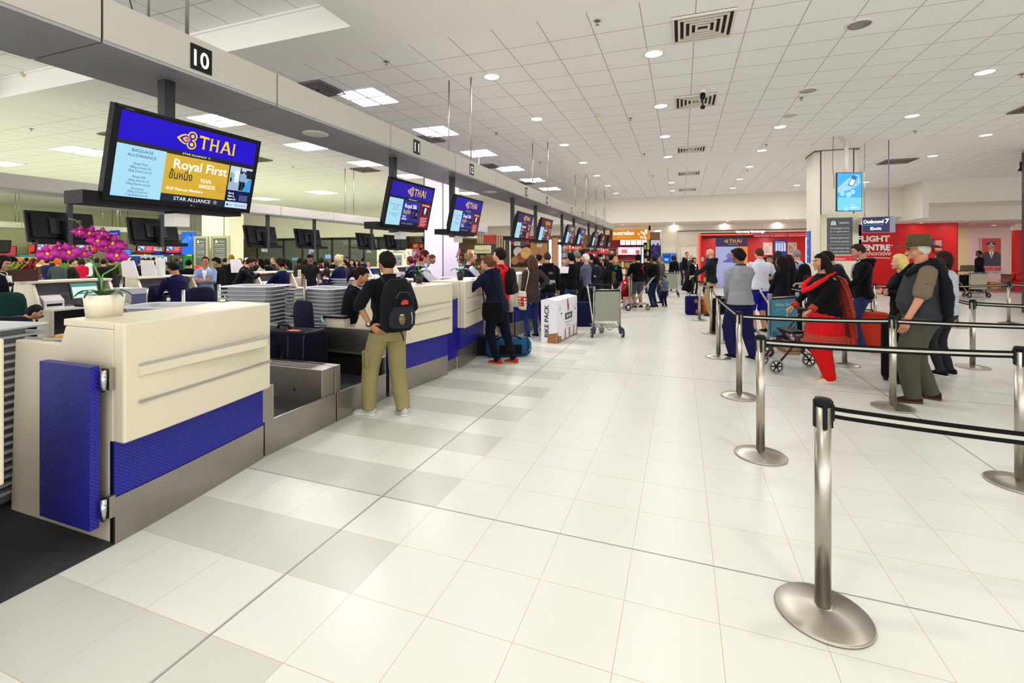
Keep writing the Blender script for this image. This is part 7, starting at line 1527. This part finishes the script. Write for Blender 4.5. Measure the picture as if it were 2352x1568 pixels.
for nm, s in (('shawl_end', -1), ('shawl_end', 1)):
    g = MB(); rows = []
    for z, yy, w in ((1.46, -.08, .05), (1.40, -.17, .07), (1.25, -.21, .085), (1.0, -.235, .09), (.8, -.25, .1), (.62, -.25, .12)):
        c = Vector(b((s*(.1+.02*(1.46-z)), yy, z))) if z > .93 else v3(s*.115*k, yy*k-.0, z*k); ww = w*k*1.25
        rows.append([c+v3(math.cos(q*PI/8)*ww, math.sin(q*PI/8)*.022+.012*math.sin(q*2.5+z*12), 0) for q in range(16)])
    g.rings(rows, PTN); skin(g, nm, RW['t'], RW['vox'], 1, .006, 14, seed=5)
g = MB()
for s in (-1, 1): d_ = (RW['elb'][s]-RW['wri'][s]).normalized(); p = RW['wri'][s]+d_*.035; g.cyl(p-d_*.03, p+d_*.035, .047, PTN, 16)
g.build('cuff', RW['t'])
MB().tube([RW['H']((-.07, -.055, .04)), RW['H']((-.085, -.075, .02))], .006, mat('#d0d0d4', .2, 1.), 6).build('hair_clip', RW['t'])
# --- man with hat
HM_ = st(2118, 5.15, 552, 62, 'person in a brown felt hat, sunglasses and grey shirt, black pullover over the shoulders', h=1.79, top='#33363a', bottom='#4a4a3e', shoes='#3c2018', skinc='#c98868', hair='#c8c4bc', hs='crop', fat=1.2, belly=.06, sleeve='tee', L=('down', (.27, .2, .86)), R=('down', (.27, .1, .86)), det=2, glasses='sun', hat=('fedora', '#4a3f22'), bot='wide', toe=(10, 20), stance=(.12, .1, .14, -.12), fit=1.12, yaw=2, hem=.86, wr=.009, sole='#4a2a1c')
b = HM_['bend']; k = HM_['k']; SH = pattern_mat('#6a5a46', '#4a3c30', '#7c6c58', 'striped_shirt'); SH.node_tree.nodes['Wave Texture'].bands_direction = 'X'; SH.node_tree.nodes['Wave Texture'].inputs['Scale'].default_value = 22; SH.node_tree.nodes['Wave Texture'].inputs['Distortion'].default_value = .3; SH.node_tree.nodes['Mix'].inputs[0].default_value = 0
for s in (-1, 1):
    g = MB(); P, Rr = chain([HM_['sh'][s], HM_['sh'][s].lerp(HM_['elb'][s], .85)], [.086, .088]); g.tube(*rround(P, Rr), SH, 16); skin(g, 'short_sleeve', HM_['t'], HM_['vox'], 2, .008, 12, seed=6)
g = MB(); BLK = cloth('#15171c')
g.tube([b(p) for p in ((-.11, .17, 1.36), (-.15, .06, 1.46), (-.12, -.08, 1.5), (0, -.15, 1.5), (.12, -.08, 1.5), (.15, .06, 1.46), (.11, .17, 1.36))], [.03, .04, .05, .055, .05, .04, .03], BLK, 12)
for s in (-1, 1): g.tube([b(p) for p in ((s*.12, -.1, 1.48), (s*.17, -.15, 1.3), (s*.17, -.17, 1.1), (s*.16, -.17, .92))], [.05, .055, .055, .04], BLK, 12)
g.rings([[b((math.cos(q*PI/8)*w, -.16+math.sin(q*PI/8)*.04, z)) for q in range(16)] for z, w in ((.86, .17), (1.0, .2), (1.3, .21), (1.46, .14))], BLK)
skin(g, 'draped_pullover', HM_['t'], HM_['vox'], 3, .012, 9, seed=12)
g = MB(); g.tube([HM_['H']((-.028, .1, -.042)), HM_['H']((0, .111, -.04)), HM_['H']((.028, .1, -.042))], [.005, .009, .005], mat('#d8cfc4', .8), 8); g.build('moustache', HM_['t'])
wb = shoulder_bag(HM_, 1, 'grey green waist pouch hanging under the shirt of the hat wearer', '#34362f', w=.15, h=.11, d=.05, drop=.38, strap=False, front=.02, name='waist_pouch')
# --- queue on the right
GS = st(1700, 7.25, 570, 12, 'person in a grey sweatshirt and navy track trousers seen from behind', top='#8e9298', bottom='#1d1c48', skinc='#7c543c', hair='#0c0a0a', hs='thick', L='clasp', R='clasp', det=2, wr=.01, fit=1.25, bot='wide', yaw=25, pitch=-8, shoes='#1a1a22', fat=1.12, hem=.87, collar='#3a3c42', stance=(.09, .05, .14, -.15))
st(1634, 12.2, 571, 62, 'bald person in a charcoal hooded top holding the barrier', top='#1c1f22', bottom='#b0966a', skinc='#cf9a80', hs='bald', hood=True, L=('push', (.2, .4, 1.05)), R='down', yaw=10, fit=1.2, shoes='#1c2030')
st(1632, 14.5, 568, 40, 'person with short brown hair behind the bald one', top='#2a3238', hair='#5a3420', skinc='#c08a68', det=0)
st(1745, 9.7, 568, 0, 'person in a white polo shirt and blue shorts gesturing with both hands', top='#d8dce8', bottom='#1c1ca0', bot='shorts', skinc='#cf9474', hair='#4a2c1c', hs='crop', sleeve='tee', L=('fold', (.06, .26, 1.0)), R=('hip', (.15, .16, 1.04)), fat=1.1, yaw=20, collar='#e4e6f0', twist=-10)
LH = st(1797, 8.6, 588, 30, 'person with very long dark hair and a dark top, hands together', top='#14131c', bottom='#1a1a3c', skinc='#9c6a4c', hair='#120c10', hs='long', fem=True, L='clasp', R='clasp', h=1.6, shoes='#1a1414')
PB = st(1812, 9.9, 592, 12, 'person in a black cardigan behind the long haired one', top='#101014', bottom='#20223a', skinc='#b88460', hair='#1a1012', hs='long', fem=True, h=1.62, det=1)
shoulder_bag(PB, -1, 'small cream shoulder bag with thin strap in the queue', '#cfc6ac', w=.14, h=.12, d=.04, drop=.42, front=.0, name='handbag')
st(1768, 10.8, 592, 150, 'person with tied dark hair facing us between the white polo and the long hair', top='#232228', skinc='#a87450', hair='#1a1010', hs='pony', fem=True, h=1.6)
st(1786, 12.0, 576, -40, 'person with curly dark hair in a dark green jacket', top='#26301f', skinc='#a8724e', hair='#2a1a14', hs='wavy', det=1)
st(1760, 13.2, 590, 0, 'person with dark hair just showing behind the white polo', top='#1c1c24', hair='#141014', det=0, hs='bob', fem=True); st(1770, 14.2, 588, 0, 'person with light brown hair far back in the queue', top='#3c4a34', hair='#8a6a34', det=0)
GB = st(1832, 10.9, 572, 8, 'grey haired person in a pale blue shirt with a black backpack', top='#aebcd4', bottom='#2a2a30', skinc='#c8926e', hair='#7a7a7c', hs='crop', sleeve='tee', L='phone', R='down', det=1)
backpack(GB, 'black backpack on the pale blue shirt', '#0e0e14', w=.16, d=.08, h=.22)
st(1908, 10.4, 574, -20, 'person with short ginger grey hair behind the woman in red', top='#5a6a80', hair='#7c5c44', skinc='#cc9a7c', hs='crop', det=1); st(1893, 9.0, 600, 60, 'person resting a forearm on a raised suitcase handle', top='#3a3c50', sleeve='tee', skinc='#c89070', L=('push', (.22, .45, 1.2)), R='down', h=1.55, hair='#2a1c18')
NJ = st(1946, 8.2, 582, 52, 'person in a dark navy jacket bending over a red passport', top='#181d2c', bottom='#26345c', bot='jeans', skinc='#c28a68', hair='#141012', hs='thick', L=('reach', (.12, .35, 1.0)), R=('reach', (.2, .4, .85)), lean=22, pitch=-18, glasses=True, h=1.74)
g = MB(); p = to_world(NJ['wri'][-1], NJ['t']); g.box(-.05, .05, -.008, .008, -.07, .07, mat('#5a1420', .5)); g.build('passport', loc=p+v3(-.06, -.03, -.04), rz=.4, label='dark red passport held by the person in navy', cat='passport')
BJ = st(1982, 7.75, 557, 62, 'tall person in an open black zip jacket over a white tee shirt', top='#0c0c0f', bottom='#243058', bot='jeans', skinc='#c08868', hair='#2a1c16', hs='crop', inner='#d8dadc', L=('desk', (.2, .3, 1.0)), R='down', pitch=-22, det=2, fit=1.15, hood=True)
BW = st(2072, 6.5, 580, 75, 'blonde person in black with folded arms beside the hat wearer', top='#0b0b0d', bottom='#0c0c10', skinc='#cf9c80', hair='#d8c070', hs='blonde', fem=True, L='cross', R='cross', det=2, h=1.62, fat=1.1, fit=1.15)
shoulder_bag(BW, -1, 'black handbag hanging from the blonde person', '#0c0c10', w=.13, h=.11, d=.05, drop=.28, name='handbag')
st(2172, 6.25, 575, 20, 'dark haired person in a pale grey top behind the hat wearer', top='#b4bcc4', bottom='#2a2a30', skinc='#b07c5c', hair='#2a130c', hs='bob', h=1.66, det=1, fem=True)
st(2250, 19.4, 575, 75, 'person in a dark blazer and jeans with the trolley at the travel agency', top='#14141e', bottom='#26386a', bot='jeans', skinc='#6a4430', hair='#140e0e', L=('push', (.2, .4, 1.1)), R='down', det=1)
# luggage on the agency trolley
X, Y = pd(2222, 18.0); MB().rbox(-.22, .22, -.12, .12, 0, .24, .08, cloth('#6a6048')).build('travel_bag', loc=(X+.0, Y+.0, .98), rz=.4, label='olive holdall lying across the agency trolley', cat='bag'); suitcase(X, Y+.03, .3, 'black suitcase loaded on the agency trolley', '#141416', .4, .28, .62, z=.22, handle=0, wheels=False); suitcase(X-.6, Y-.1, .2, 'black case standing left of the agency trolley', '#121214', .36, .26, .8, handle=.2)
# --- aisle, far
HJ = st(1466, 14.2, 586, 10, 'person with raised hood, black jacket and grey shorts pushing a trolley', top='#0c0c0e', bottom='#50545a', bot='shorts', hood='up', hs='none', skinc='#b88060', L=('push', (.26, .3, 1.0)), R='down', fat=1.15, fit=1.3, shoes='#20202a', h=1.63)
g = MB(); b = HJ['bend']; g.tube([b(p) for p in ((.0, -.2, 1.3), (.02, -.205, 1.33), (.05, -.2, 1.3), (.13, -.19, 1.1))], .007, mat('#e8401c', .5), 6); g.add([b(p) for p in ((.05, -.185, 1.36), (.11, -.185, 1.36), (.11, -.185, 1.40), (.05, -.185, 1.40))], [(0, 1, 2, 3)], mat('#d02018', .5)); g.build('orange_cord', HJ['t'])
st(1503, 14.3, 587, 40, 'person in a black top and dark jeans beside the hooded one', top='#0b0b0e', bottom='#182440', bot='jeans', skinc='#a87452', hair='#0e0b0c', L='fold', R='down', det=1); st(1520, 15.5, 588, 70, 'grey haired person in an olive grey jacket behind the child', top='#4a4c48', skinc='#b88a6c', hair='#6a6664', hs='crop', bottom='#222a40')
st(1527, 14.4, 633, 120, 'small child in a checked shirt and dark trousers', h=.98, top='#5a6880', bottom='#101830', skinc='#b88660', hair='#100c0c', hs='thick', L='phone', R='fold', det=1, shoes='#a08040', fat=1.25)
st(1548, 20.6, 586, 0, 'person in a black skirt suit walking away from us', top='#0c0c10', bottom='#0c0c10', bot='skirt', skinc='#b88264', hair='#2a1a14', hs='bob', fem=True, det=1, stance=(.08, .15, .08, -.2))
st(1577, 22.2, 578, 200, 'person in a dark suit with white shirt at the service door', top='#14161e', inner='#dfe0e4', skinc='#c89478', hair='#6a4430', hs='crop', det=1); st(1587, 21.2, 584, 205, 'bald older person behind the one in the white tank top', top='#3a4030', skinc='#c89a80', hs='bald', det=1, L='cross', R='cross')
WK = st(1594, 19.2, 591, 190, 'person in a black jacket over a white top pulling a black case', top='#0e0e12', inner='#e6e6ea', bottom='#26281e', skinc='#c08e70', hair='#2a0c0e', hs='bob', fem=True, L='down', R='down', det=1)
t = suitcase(*pd(1574, 19.3), YAW+.5, 'black wheeled case tilted behind the person in the white top', '#0e0e10', .36, .24, .75, handle=.3); t.rotation_euler = (.0, .42, YAW); t.location.z = .08
t = suitcase(*pd(1441, 13.9), YAW, 'pink striped paper shopping bag beside the red trolley', '#e8b4b4', .26, .12, .36, handle=0, wheels=False, name='shopping_bag', pocket=False, cat='bag'); g = MB()
for q in range(6): g.box(-.11+q*.04, -.1+q*.04, -.063, -.06, .02, .34, mat('#fbe8e4', .6))
g.build('stripes', t)
MB().rbox(-.14, .14, -.1, .1, 0, .32, .06, cloth('#c8182c')).build('travel_bag', loc=(*pd(1437, 14.6), .2), rz=.2, label='crimson bag on the trolley with red side panels', cat='bag'); MB().rbox(-.16, .16, -.12, .12, 0, .2, .08, cloth('#1c7a34')).build('carrier_bag', loc=(*pd(1437, 14.6), .52), rz=.2, label='green carrier bag on top of the red sided trolley', cat='bag')
# --- at the far counters
BC = st(1222, 9.15, 588, 22, 'person in a brown cardigan and jeans, hand on hip', top='#3c3230', bottom='#20336a', bot='jeans', skinc='#c08a68', hair='#4a3020', hs='wavy', fem=True, R=('hip', (.2, .0, 1.04)), L='down', hem=.74, fit=1.3, wr=.012, det=2, h=1.6, shoes='#141418')
TB = shoulder_bag(BC, -1, 'cream tote bag with red polka dot pocket on the brown cardigan', '#d8cdb0', w=.18, h=.2, d=.06, drop=.3, front=-.02, name='tote_bag'); b = BC['bend']
def polka():
    m = bpy.data.materials.new('polka'); m.use_nodes = True; nt = m.node_tree; bs = nt.nodes['Principled BSDF']; tc = nt.nodes.new('ShaderNodeTexCoord'); v = nt.nodes.new('ShaderNodeTexVoronoi'); v.inputs['Scale'].default_value = 17; v.inputs['Randomness'].default_value = .25
    r = nt.nodes.new('ShaderNodeValToRGB'); r.color_ramp.interpolation = 'CONSTANT'; r.color_ramp.elements[0].color = lin('#e6dcc0'); r.color_ramp.elements[1].color = lin('#a02420'); r.color_ramp.elements[1].position = .38
    nt.links.new(tc.outputs['Object'], v.inputs[0]); nt.links.new(v.outputs[0], r.inputs[0]); nt.links.new(r.outputs[0], bs.inputs['Base Color']); bs.inputs['Roughness'].default_value = .8; return m
g = MB(); zc = 1.3-.3-.19; g.rings([[b((-.235+math.sin(q*PI/10)*.063*a, -.02+math.cos(q*PI/10)*.16*a, zc+z*.19)) for q in range(20)][::-1] for z, a in ((-.6, 1.1), (-.4, 1.14), (.1, 1.16), (.45, 1.12))], polka()); g.build('dotted_pocket', TB)
UH = st(1258, 9.9, 578, 15, 'person in a black university hoodie seen from behind', top='#0b0c10', bottom='#1f2c4a', bot='jeans', skinc='#c89474', hair='#3a2c24', hs='crop', hood=True, R=('down', (.3, .1, .86)), L='fold', fit=1.2, det=2, fat=1.05)
b = UH['bend']; g = MB()
c0 = b((.0, -.155, 1.07)); n_ = (b((0, -.3, 1.07))-c0).normalized(); F = frame(c0+n_*.03, b((.1, -.155, 1.07))-c0, b((0, -.155, 1.17))-c0); g = MB(F); g.text('UNSW', 0, 0, 0, .1, mat('#e8e8ea', .6), bold=.02, width=.2); g.text('Australia', -.0, -.03, 0, .025, mat('#c8c8ca', .6)); g.text('UNSW', .0, .22, .012, .03, mat('#b8b8ba', .6)); g.text('BUSINESS', .0, .19, .012, .025, mat('#a8a8aa', .6)); g.build('printed_letters', UH['t'])
CL1 = person(-4.15, 8.75, toward(-60), 'blonde person in a navy vest and white shirt behind the fourth desk', h=1.66, top='#1a1838', skinc='#cc9c86', hair='#8a6a48', hs='bun', fem=True, sleeve='none', L='desk', R='desk', det=1, z0=.006)
g = MB()
for s in (-1, 1): P, Rr = chain([CL1['sh'][s], CL1['elb'][s], CL1['wri'][s]], [.062, .056, .04]); g.tube(*rround(P, Rr), cloth('#e0def0'), 12)
skin(g, 'shirt_sleeves', CL1['t'], CL1['vox'], 2, .004, 10)
for px, d, yt, ang, lb, kk in [
    (1226, 11.3, 590, 170, 'person with a round face and dark hair looking at us past the brown cardigan', dict(top='#7a2a30', hair='#100c0e', hs='long', fem=True, skinc='#c8946c')),
    (1238, 12.2, 583, 60, 'person with a dark bun behind the hoodie', dict(top='#e0d8e0', hair='#120e10', hs='bun', fem=True)),
    (1300, 11.6, 599, 165, 'young person with tied brown hair and dark scarf behind a desk', dict(top='#201c28', hair='#3a1c14', hs='pony', fem=True, skinc='#d0a088', h=1.56)),
    (1313, 10.9, 580, 40, 'person in a black top with short dark hair and a shoulder bag', dict(top='#0c0b0e', hair='#100b0c', hs='thick', bottom='#2a3a5c', bot='jeans', skinc='#c8947a', L='phone', R='down')),
    (1328, 12.4, 577, 50, 'grey haired person in a dark padded jacket', dict(top='#161a26', hair='#6a6258', hs='short')),
    (1338, 13.2, 574, 60, 'person in a black and yellow cap and dark coat', dict(top='#15151a', hs='crop', hat=('cap', '#1a1a1c'))),
    (1347, 11.4, 582, 70, 'white haired person in a grey and navy sports jacket', dict(top='#5c6072', hair='#dcd6d0', hs='short', skinc='#d49a88', inner='#8090c0', tie='#a02028', L='clasp', R='clasp', fit=1.25, bottom='#14141a', det=2)),
    (1358, 13.5, 582, 60, 'dark haired person right of the white haired one', dict(top='#2a2c38', hair='#100c0e')),
    (1370, 12.6, 592, 20, 'person with bobbed black hair and a pale blue sleeve', dict(top='#22283a', hair='#0f0c10', hs='bob', fem=True, h=1.56)),
    (1379, 13.8, 583, 160, 'older person in a dark flat cap', dict(top='#101318', hs='crop', hair='#8a8a8a', hat=('cap', '#16181e'))),
    (1393, 12.1, 601, 75, 'person with long dark hair in a dark coat with an olive backpack', dict(top='#121216', hair='#0e0b0d', hs='long', fem=True, h=1.5, L='phone', R='phone')),
    (1405, 15.2, 584, 0, 'person with thick black hair before the produce shop', dict(top='#15151c', hair='#0c0a0c', hs='thick')),
    (1413, 14.2, 594, 175, 'fair haired person in a green top and black cardigan', dict(top='#0e0e12', inner='#0f6a4a', hair='#b8885a', hs='bob', fem=True, skinc='#d8a488', h=1.55)),
    (1490, 19.5, 590, 0, 'distant person in dark clothes at the produce shop', dict(top='#1c1a22', det=0)), (1570, 24.5, 590, 180, 'distant person near the blue screens', dict(top='#2a2c34', det=0))]:
    kk.setdefault('det', 1); P = st(px, d, yt, ang, lb, **kk)
    if 'olive backpack' in lb: backpack(P, 'olive brown backpack on the dark coat', '#4a4028', w=.14, d=.07, h=.19)
    if 'shoulder bag' in lb: shoulder_bag(P, 1, 'dark leather shoulder bag on the black top', '#26201f', w=.17, h=.14, d=.06, drop=.2)
MB().rbox(-.25, .25, -.15, .15, 0, .55, .08, cloth('#14183a')).build('travel_bag', loc=(*pd(1335, 10.6), 0), rz=.2, label='dark blue printed bag standing behind the bike carton', cat='bag')
MB().prism([(0, 0), (.18, 0), (.2, .15), (-.02, .15)], -.01, .01, mat('#f0eef2', .5), 'y').build('white_folder', loc=(*pd(1287, 10.6), 1.2), rz=.5, label='white folder held up near the young clerk', cat='folder')
# --- second island: staff and passengers
MN = person(*pd(416, 8.2), toward(75), 'person in a navy blazer sitting and holding papers at the second island', h=1.72, top='#14143c', bottom='#14142a', skinc='#a8764e', hair='#100c0c', hs='short', seat=.66, L=('phone', (.08, .42, 1.12)), R=('phone', (.06, .45, 1.14)), lean=12, pitch=-14, det=2, inner='#e4e4ea', z0=.006)
papers(*(Vector(to_world(MN['wri'][1], MN['t']))+v3(0, .02, .02)), .6, 2, 'papers held by the seated person in navy', ('#f4f0f4', '#e0dce8'))
ST = person(*pd(648, 8.2), toward(80), 'person in a navy uniform with green scarf and top bun standing at a keyboard', h=hz(588, 8.2)-.03, top='#10123c', bottom='#10123a', skinc='#b88462', hair='#24130e', hs='bun', fem=True, L=('desk', (.14, .4, 1.08)), R='desk', det=2, z0=.006, collar='#6ac46a', pitch=-8)
person(*pd(782, 9.3), toward(80), 'blonde person with updo and navy uniform reading a paper', h=1.62, top='#12123a', bottom='#12123a', skinc='#cf9c84', hair='#c8b488', hs='bun', fem=True, L='phone', R='phone', det=1, z0=.006, collar='#70b050', pitch=-14)
person(*pd(957, 10.6), toward(70), 'person with dark red hair and pink scarf in navy uniform', h=1.6, top='#12122c', skinc='#c48c74', hair='#4a0f18', hs='bun', fem=True, L='desk', R='desk', det=1, lean=14, z0=.006, collar='#b8509a')
person(*pd(-2, 7.0), toward(-80), 'person at the left edge in a floral top and dark jacket', h=1.6, top='#12121c', inner='#d8d4c8', skinc='#c09070', hair='#181012', hs='bob', fem=True, det=1, pitch=-20, z0=.006); person(*pd(14, 8.2), toward(-60), 'dark haired person looking down at the left edge', h=1.58, top='#14141f', inner='#c8c4b8', skinc='#c09070', hair='#120e10', hs='bob', fem=True, det=1, pitch=-25, z0=.006)
person(*pd(-45, 6.0), toward(-40), 'bent person in a blue, white and green shirt at the left edge', h=1.5, top='#1c50c0', inner='#e8e8f0', hair='#1a1414', det=1, lean=55, z0=.006, seat=.48)
for px, d, yt, ang, lb, kk in [
    (472, 10.2, 588, 205, 'person in a pale denim jacket with folded arms', dict(top='#7d90b0', bottom='#26262c', skinc='#b07850', hair='#151012', L='cross', R='cross', det=2, glasses=True, inner='#dfe0dc', wr=.01)),
    (502, 11.4, 590, 150, 'young person with dark hair looking down beside the denim jacket', dict(top='#15161c', skinc='#b07c54', hair='#0e0b0c', hs='thick', pitch=-22)),
    (383, 11.6, 605, 190, 'young person with long black hair and glasses at the second island', dict(top='#241a20', skinc='#c49068', hair='#0c0a0c', hs='long', fem=True, h=1.45, pitch=-22, glasses=True)),
    (433, 11.9, 599, 20, 'short haired person in a black suit seen from behind', dict(top='#121214', skinc='#b88460', hair='#100c0e', h=1.5, collar='#c8c8cc')),
    (531, 12.8, 584, 20, 'fair haired person in a dark tee leaning over the second island', dict(top='#14181a', skinc='#c89474', hair='#a08038', hs='crop')),
    (545, 10.6, 594, -70, 'person in a black hooded top reaching over a white desk', dict(top='#101018', skinc='#c49070', hair='#26140e', hs='thick', L='lean', R='lean', lean=22, pitch=-22, h=1.62)),
    (549, 13.6, 592, -30, 'light haired person behind the reaching one', dict(top='#3a4450', hair='#8a6a44', hs='crop')),
    (572, 11.4, 596, 110, 'smiling person with long dark hair at the white desk', dict(top='#1c1a1e', skinc='#c08a60', hair='#1e0f0e', hs='long', fem=True, h=1.5)),
    (566, 13.5, 594, 60, 'person with a mass of dark hair behind the smiling one', dict(top='#201c22', hair='#161012', hs='wavy', fem=True)),
    (600, 13.0, 598, 110, 'person in a white top with long dark hair left of the uniformed clerk', dict(top='#d8d4d4', skinc='#c08c66', hair='#0f0c0e', hs='long', fem=True, h=1.5)), (612, 14.5, 600, 10, 'dark haired person from behind near the tray stack', dict(top='#16161a', hair='#0d0b0c', hs='bob', fem=True, h=1.5)),
    (628, 16.0, 590, 170, 'balding person looking over the crowd', dict(top='#2a2c34', hs='crop', hair='#6a4c3c', skinc='#cc9474')), (663, 13.2, 601, 110, 'person with black hair and a white collar behind the uniformed clerk', dict(top='#20242a', skinc='#c49a70', hair='#0d0b0d', hs='long', fem=True, h=1.48)),
    (700, 14.0, 602, 0, 'person with long brown hair behind the leaflet stand', dict(top='#2a2228', hair='#241614', hs='long', fem=True, h=1.48)),
    (713, 12.6, 593, 190, 'person in a dark cap and dark printed tee', dict(top='#17181a', skinc='#8a5a3e', hs='crop', hat=('cap', '#101012'), sleeve='tee', h=1.62, det=2)), (724, 14.8, 600, 100, 'person just right of the dark cap', dict(top='#3c3a20', hair='#14100e')),
    (750, 13.4, 603, 100, 'person with dark hair in a mustard lined top', dict(top='#20201c', hair='#1a1012', hs='bob', fem=True, h=1.45)), (783, 14.6, 591, 170, 'young dark haired person in a brown jacket', dict(top='#3a2418', hair='#0d0a0b', hs='thick', skinc='#b88058')),
    (797, 16.0, 589, 185, 'tall dark haired person further back', dict(top='#2a2430', hair='#0c0a0c')), (793, 13.6, 598, 120, 'person with tied black hair in a yellow trimmed top', dict(top='#30281a', hair='#0d0b0c', hs='pony', fem=True, h=1.48)),
    (810, 14.4, 600, 175, 'person with long black hair facing us near the glazing', dict(top='#181a22', hair='#0e0b0d', hs='long', fem=True, h=1.48)), (821, 15.6, 597, 170, 'person in a green top with long hair near the exit sign', dict(top='#38502c', hair='#140e10', hs='long', fem=True)),
    (846, 15.8, 597, 190, 'small dark haired person in a blue coat beside a balloon', dict(top='#1a2c8a', hair='#120e10', skinc='#b88460')),
    (940, 12.2, 601, -75, 'bald person in a light blue shirt bending over a desk', dict(top='#7aa0d8', skinc='#b87c5c', hs='crop', hair='#3a2c26', lean=50, sleeve='tee', h=1.9, L='desk', R='desk'))]:
    kk.setdefault('det', 1); st(px, d, yt, ang, lb, **kk)
# --- crowd across the left hall
crowd = [(131, 14.0, 608, 30, 'person in a bright orange headscarf and grey coat', '#3c4448', '#e0441c', 'scarf'), (165, 13.4, 609, -70, 'dark haired person in a black suit and tie at the left crowd', '#14141a', '#16100e', 'short'), (187, 15.0, 606, 10, 'person in a crimson coat with dark hair', '#b8143c', '#2a1614', 'bob'),
    (75, 14.6, 597, 0, 'person with dark hair in a brown coat near the left edge', '#4a3a2c', '#1a1210', 'thick'), (90, 16.5, 600, -60, 'person in a pale scarf among the left crowd', '#b8bca0', '#3a2a1a', 'short'), (108, 15.6, 599, 20, 'person in a navy jacket with pale collar stripe', '#161a4a', '#1a1412', 'short'),
    (45, 16.2, 601, 10, 'person in a light blue top left of the planter', '#9ab0bc', '#8a6a50', 'bob'), (28, 17.2, 600, 20, 'person with brown hair behind the planter', '#3a2c28', '#3a241a', 'bob'), (60, 18.5, 596, 0, 'person in deep blue far at the left', '#1c2c7a', '#14100e', 'short'), (238, 13.8, 601, 60, 'person in a dark coat just right of the orchid', '#0f0f12', '#120e0e', 'short'),
    (256, 16.0, 595, 20, 'person with black hair and pale collar beside the clear stands', '#20221e', '#0d0b0b', 'thick'), (272, 19.0, 596, 170, 'person in olive green across the hall', '#4a5230', '#6a4c34', 'crop'), (298, 18.0, 597, -20, 'person in a blond headscarf', '#2c4468', '#d8cf98', 'scarf'), (305, 16.5, 598, 70, 'person raising a phone in blue', '#22508a', '#241814', 'short'),
    (322, 15.0, 599, 20, 'person with yellowish dark hair and dark jacket', '#16181c', '#2a2414', 'short'), (340, 20.0, 600, 0, 'distant person in dark clothes at the kiosks', '#1c2028', '#1a1414', 'short'), (361, 15.6, 596, -60, 'person in a patterned beige headscarf and red dress', '#a83c3c', '#a89068', 'scarf'), (352, 22.0, 596, 0, 'distant person beside the pale shelf', '#2a3038', '#201814', 'short'),
    (405, 17.0, 600, 30, 'person in a dark cap above the monitor', '#24242a', '#14141c', 'crop'), (418, 24, 591, 180, 'distant person at the green shop panel', '#26262c', '#1a1412', 'short'), (222, 17.5, 598, 0, 'person behind the clear leaflet stand', '#3a4a3a', '#181212', 'bob'), (205, 19, 597, 0, 'distant person in white and navy', '#d0d4dc', '#1c1412', 'short'),
    (148, 18, 599, 0, 'distant person in green behind the orchid flowers', '#4c7030', '#1a1210', 'bob'), (120, 20, 597, 0, 'distant person in dark blue behind the headscarf', '#16203c', '#1c1412', 'short'), (10, 19, 597, 0, 'distant person at the far left edge', '#5a3a2a', '#201412', 'bob'), (288, 22, 594, 0, 'distant person under the blue boards', '#3c3c48', '#1c1512', 'short'),
    (262, 21, 600, 0, 'distant person with fair hair under the boards', '#6a6a5a', '#a08050', 'short'), (330, 18.5, 598, 180, 'person facing us beside the kiosks', '#3a2c30', '#161010', 'long'), (176, 21, 598, 0, 'distant person in pale blue behind the crimson coat', '#8aa0b8', '#181210', 'short'), (374, 19, 603, 30, 'person in grey behind the papers', '#5a5c64', '#1a1412', 'bob'),
    (516, 17, 598, 0, 'distant person before the mural', '#2a2a30', '#14100f', 'short'), (588, 16.2, 597, 0, 'dark haired person before the mural edge', '#1c1c22', '#120e10', 'bob'), (640, 17.5, 596, 0, 'distant person behind the uniformed clerk', '#22242a', '#141012', 'short'), (688, 17, 598, 0, 'distant person behind the tall glazing post', '#2c2620', '#171111', 'bob'),
    (738, 17.5, 597, 0, 'distant person by the glazing in dark red', '#4a1c20', '#161012', 'bob'), (765, 17.0, 596, 0, 'distant person by the glazing in black', '#15151a', '#120e0f', 'short'), (833, 18.5, 596, 0, 'distant person by the glazing with a cap', '#20264a', '#141012', 'short')]
rc = random.Random(5)
for px, d, yt, ang, lb, tc_, hc_, hs_ in crowd: st(px, d, yt, ang+rc.uniform(-15, 15), lb, top=tc_, hair=hc_, hs=hs_, det=0, brow=False, skinc=rc.choice(['#b88260', '#c89474', '#a87450']), h=max(1.5, min(1.75, hz(yt, d))), L=rc.choice(['down', 'phone', 'fold']), R=rc.choice(['down', 'fold']), fem=hs_ in ('bob', 'long', 'scarf'))
finish_skins()
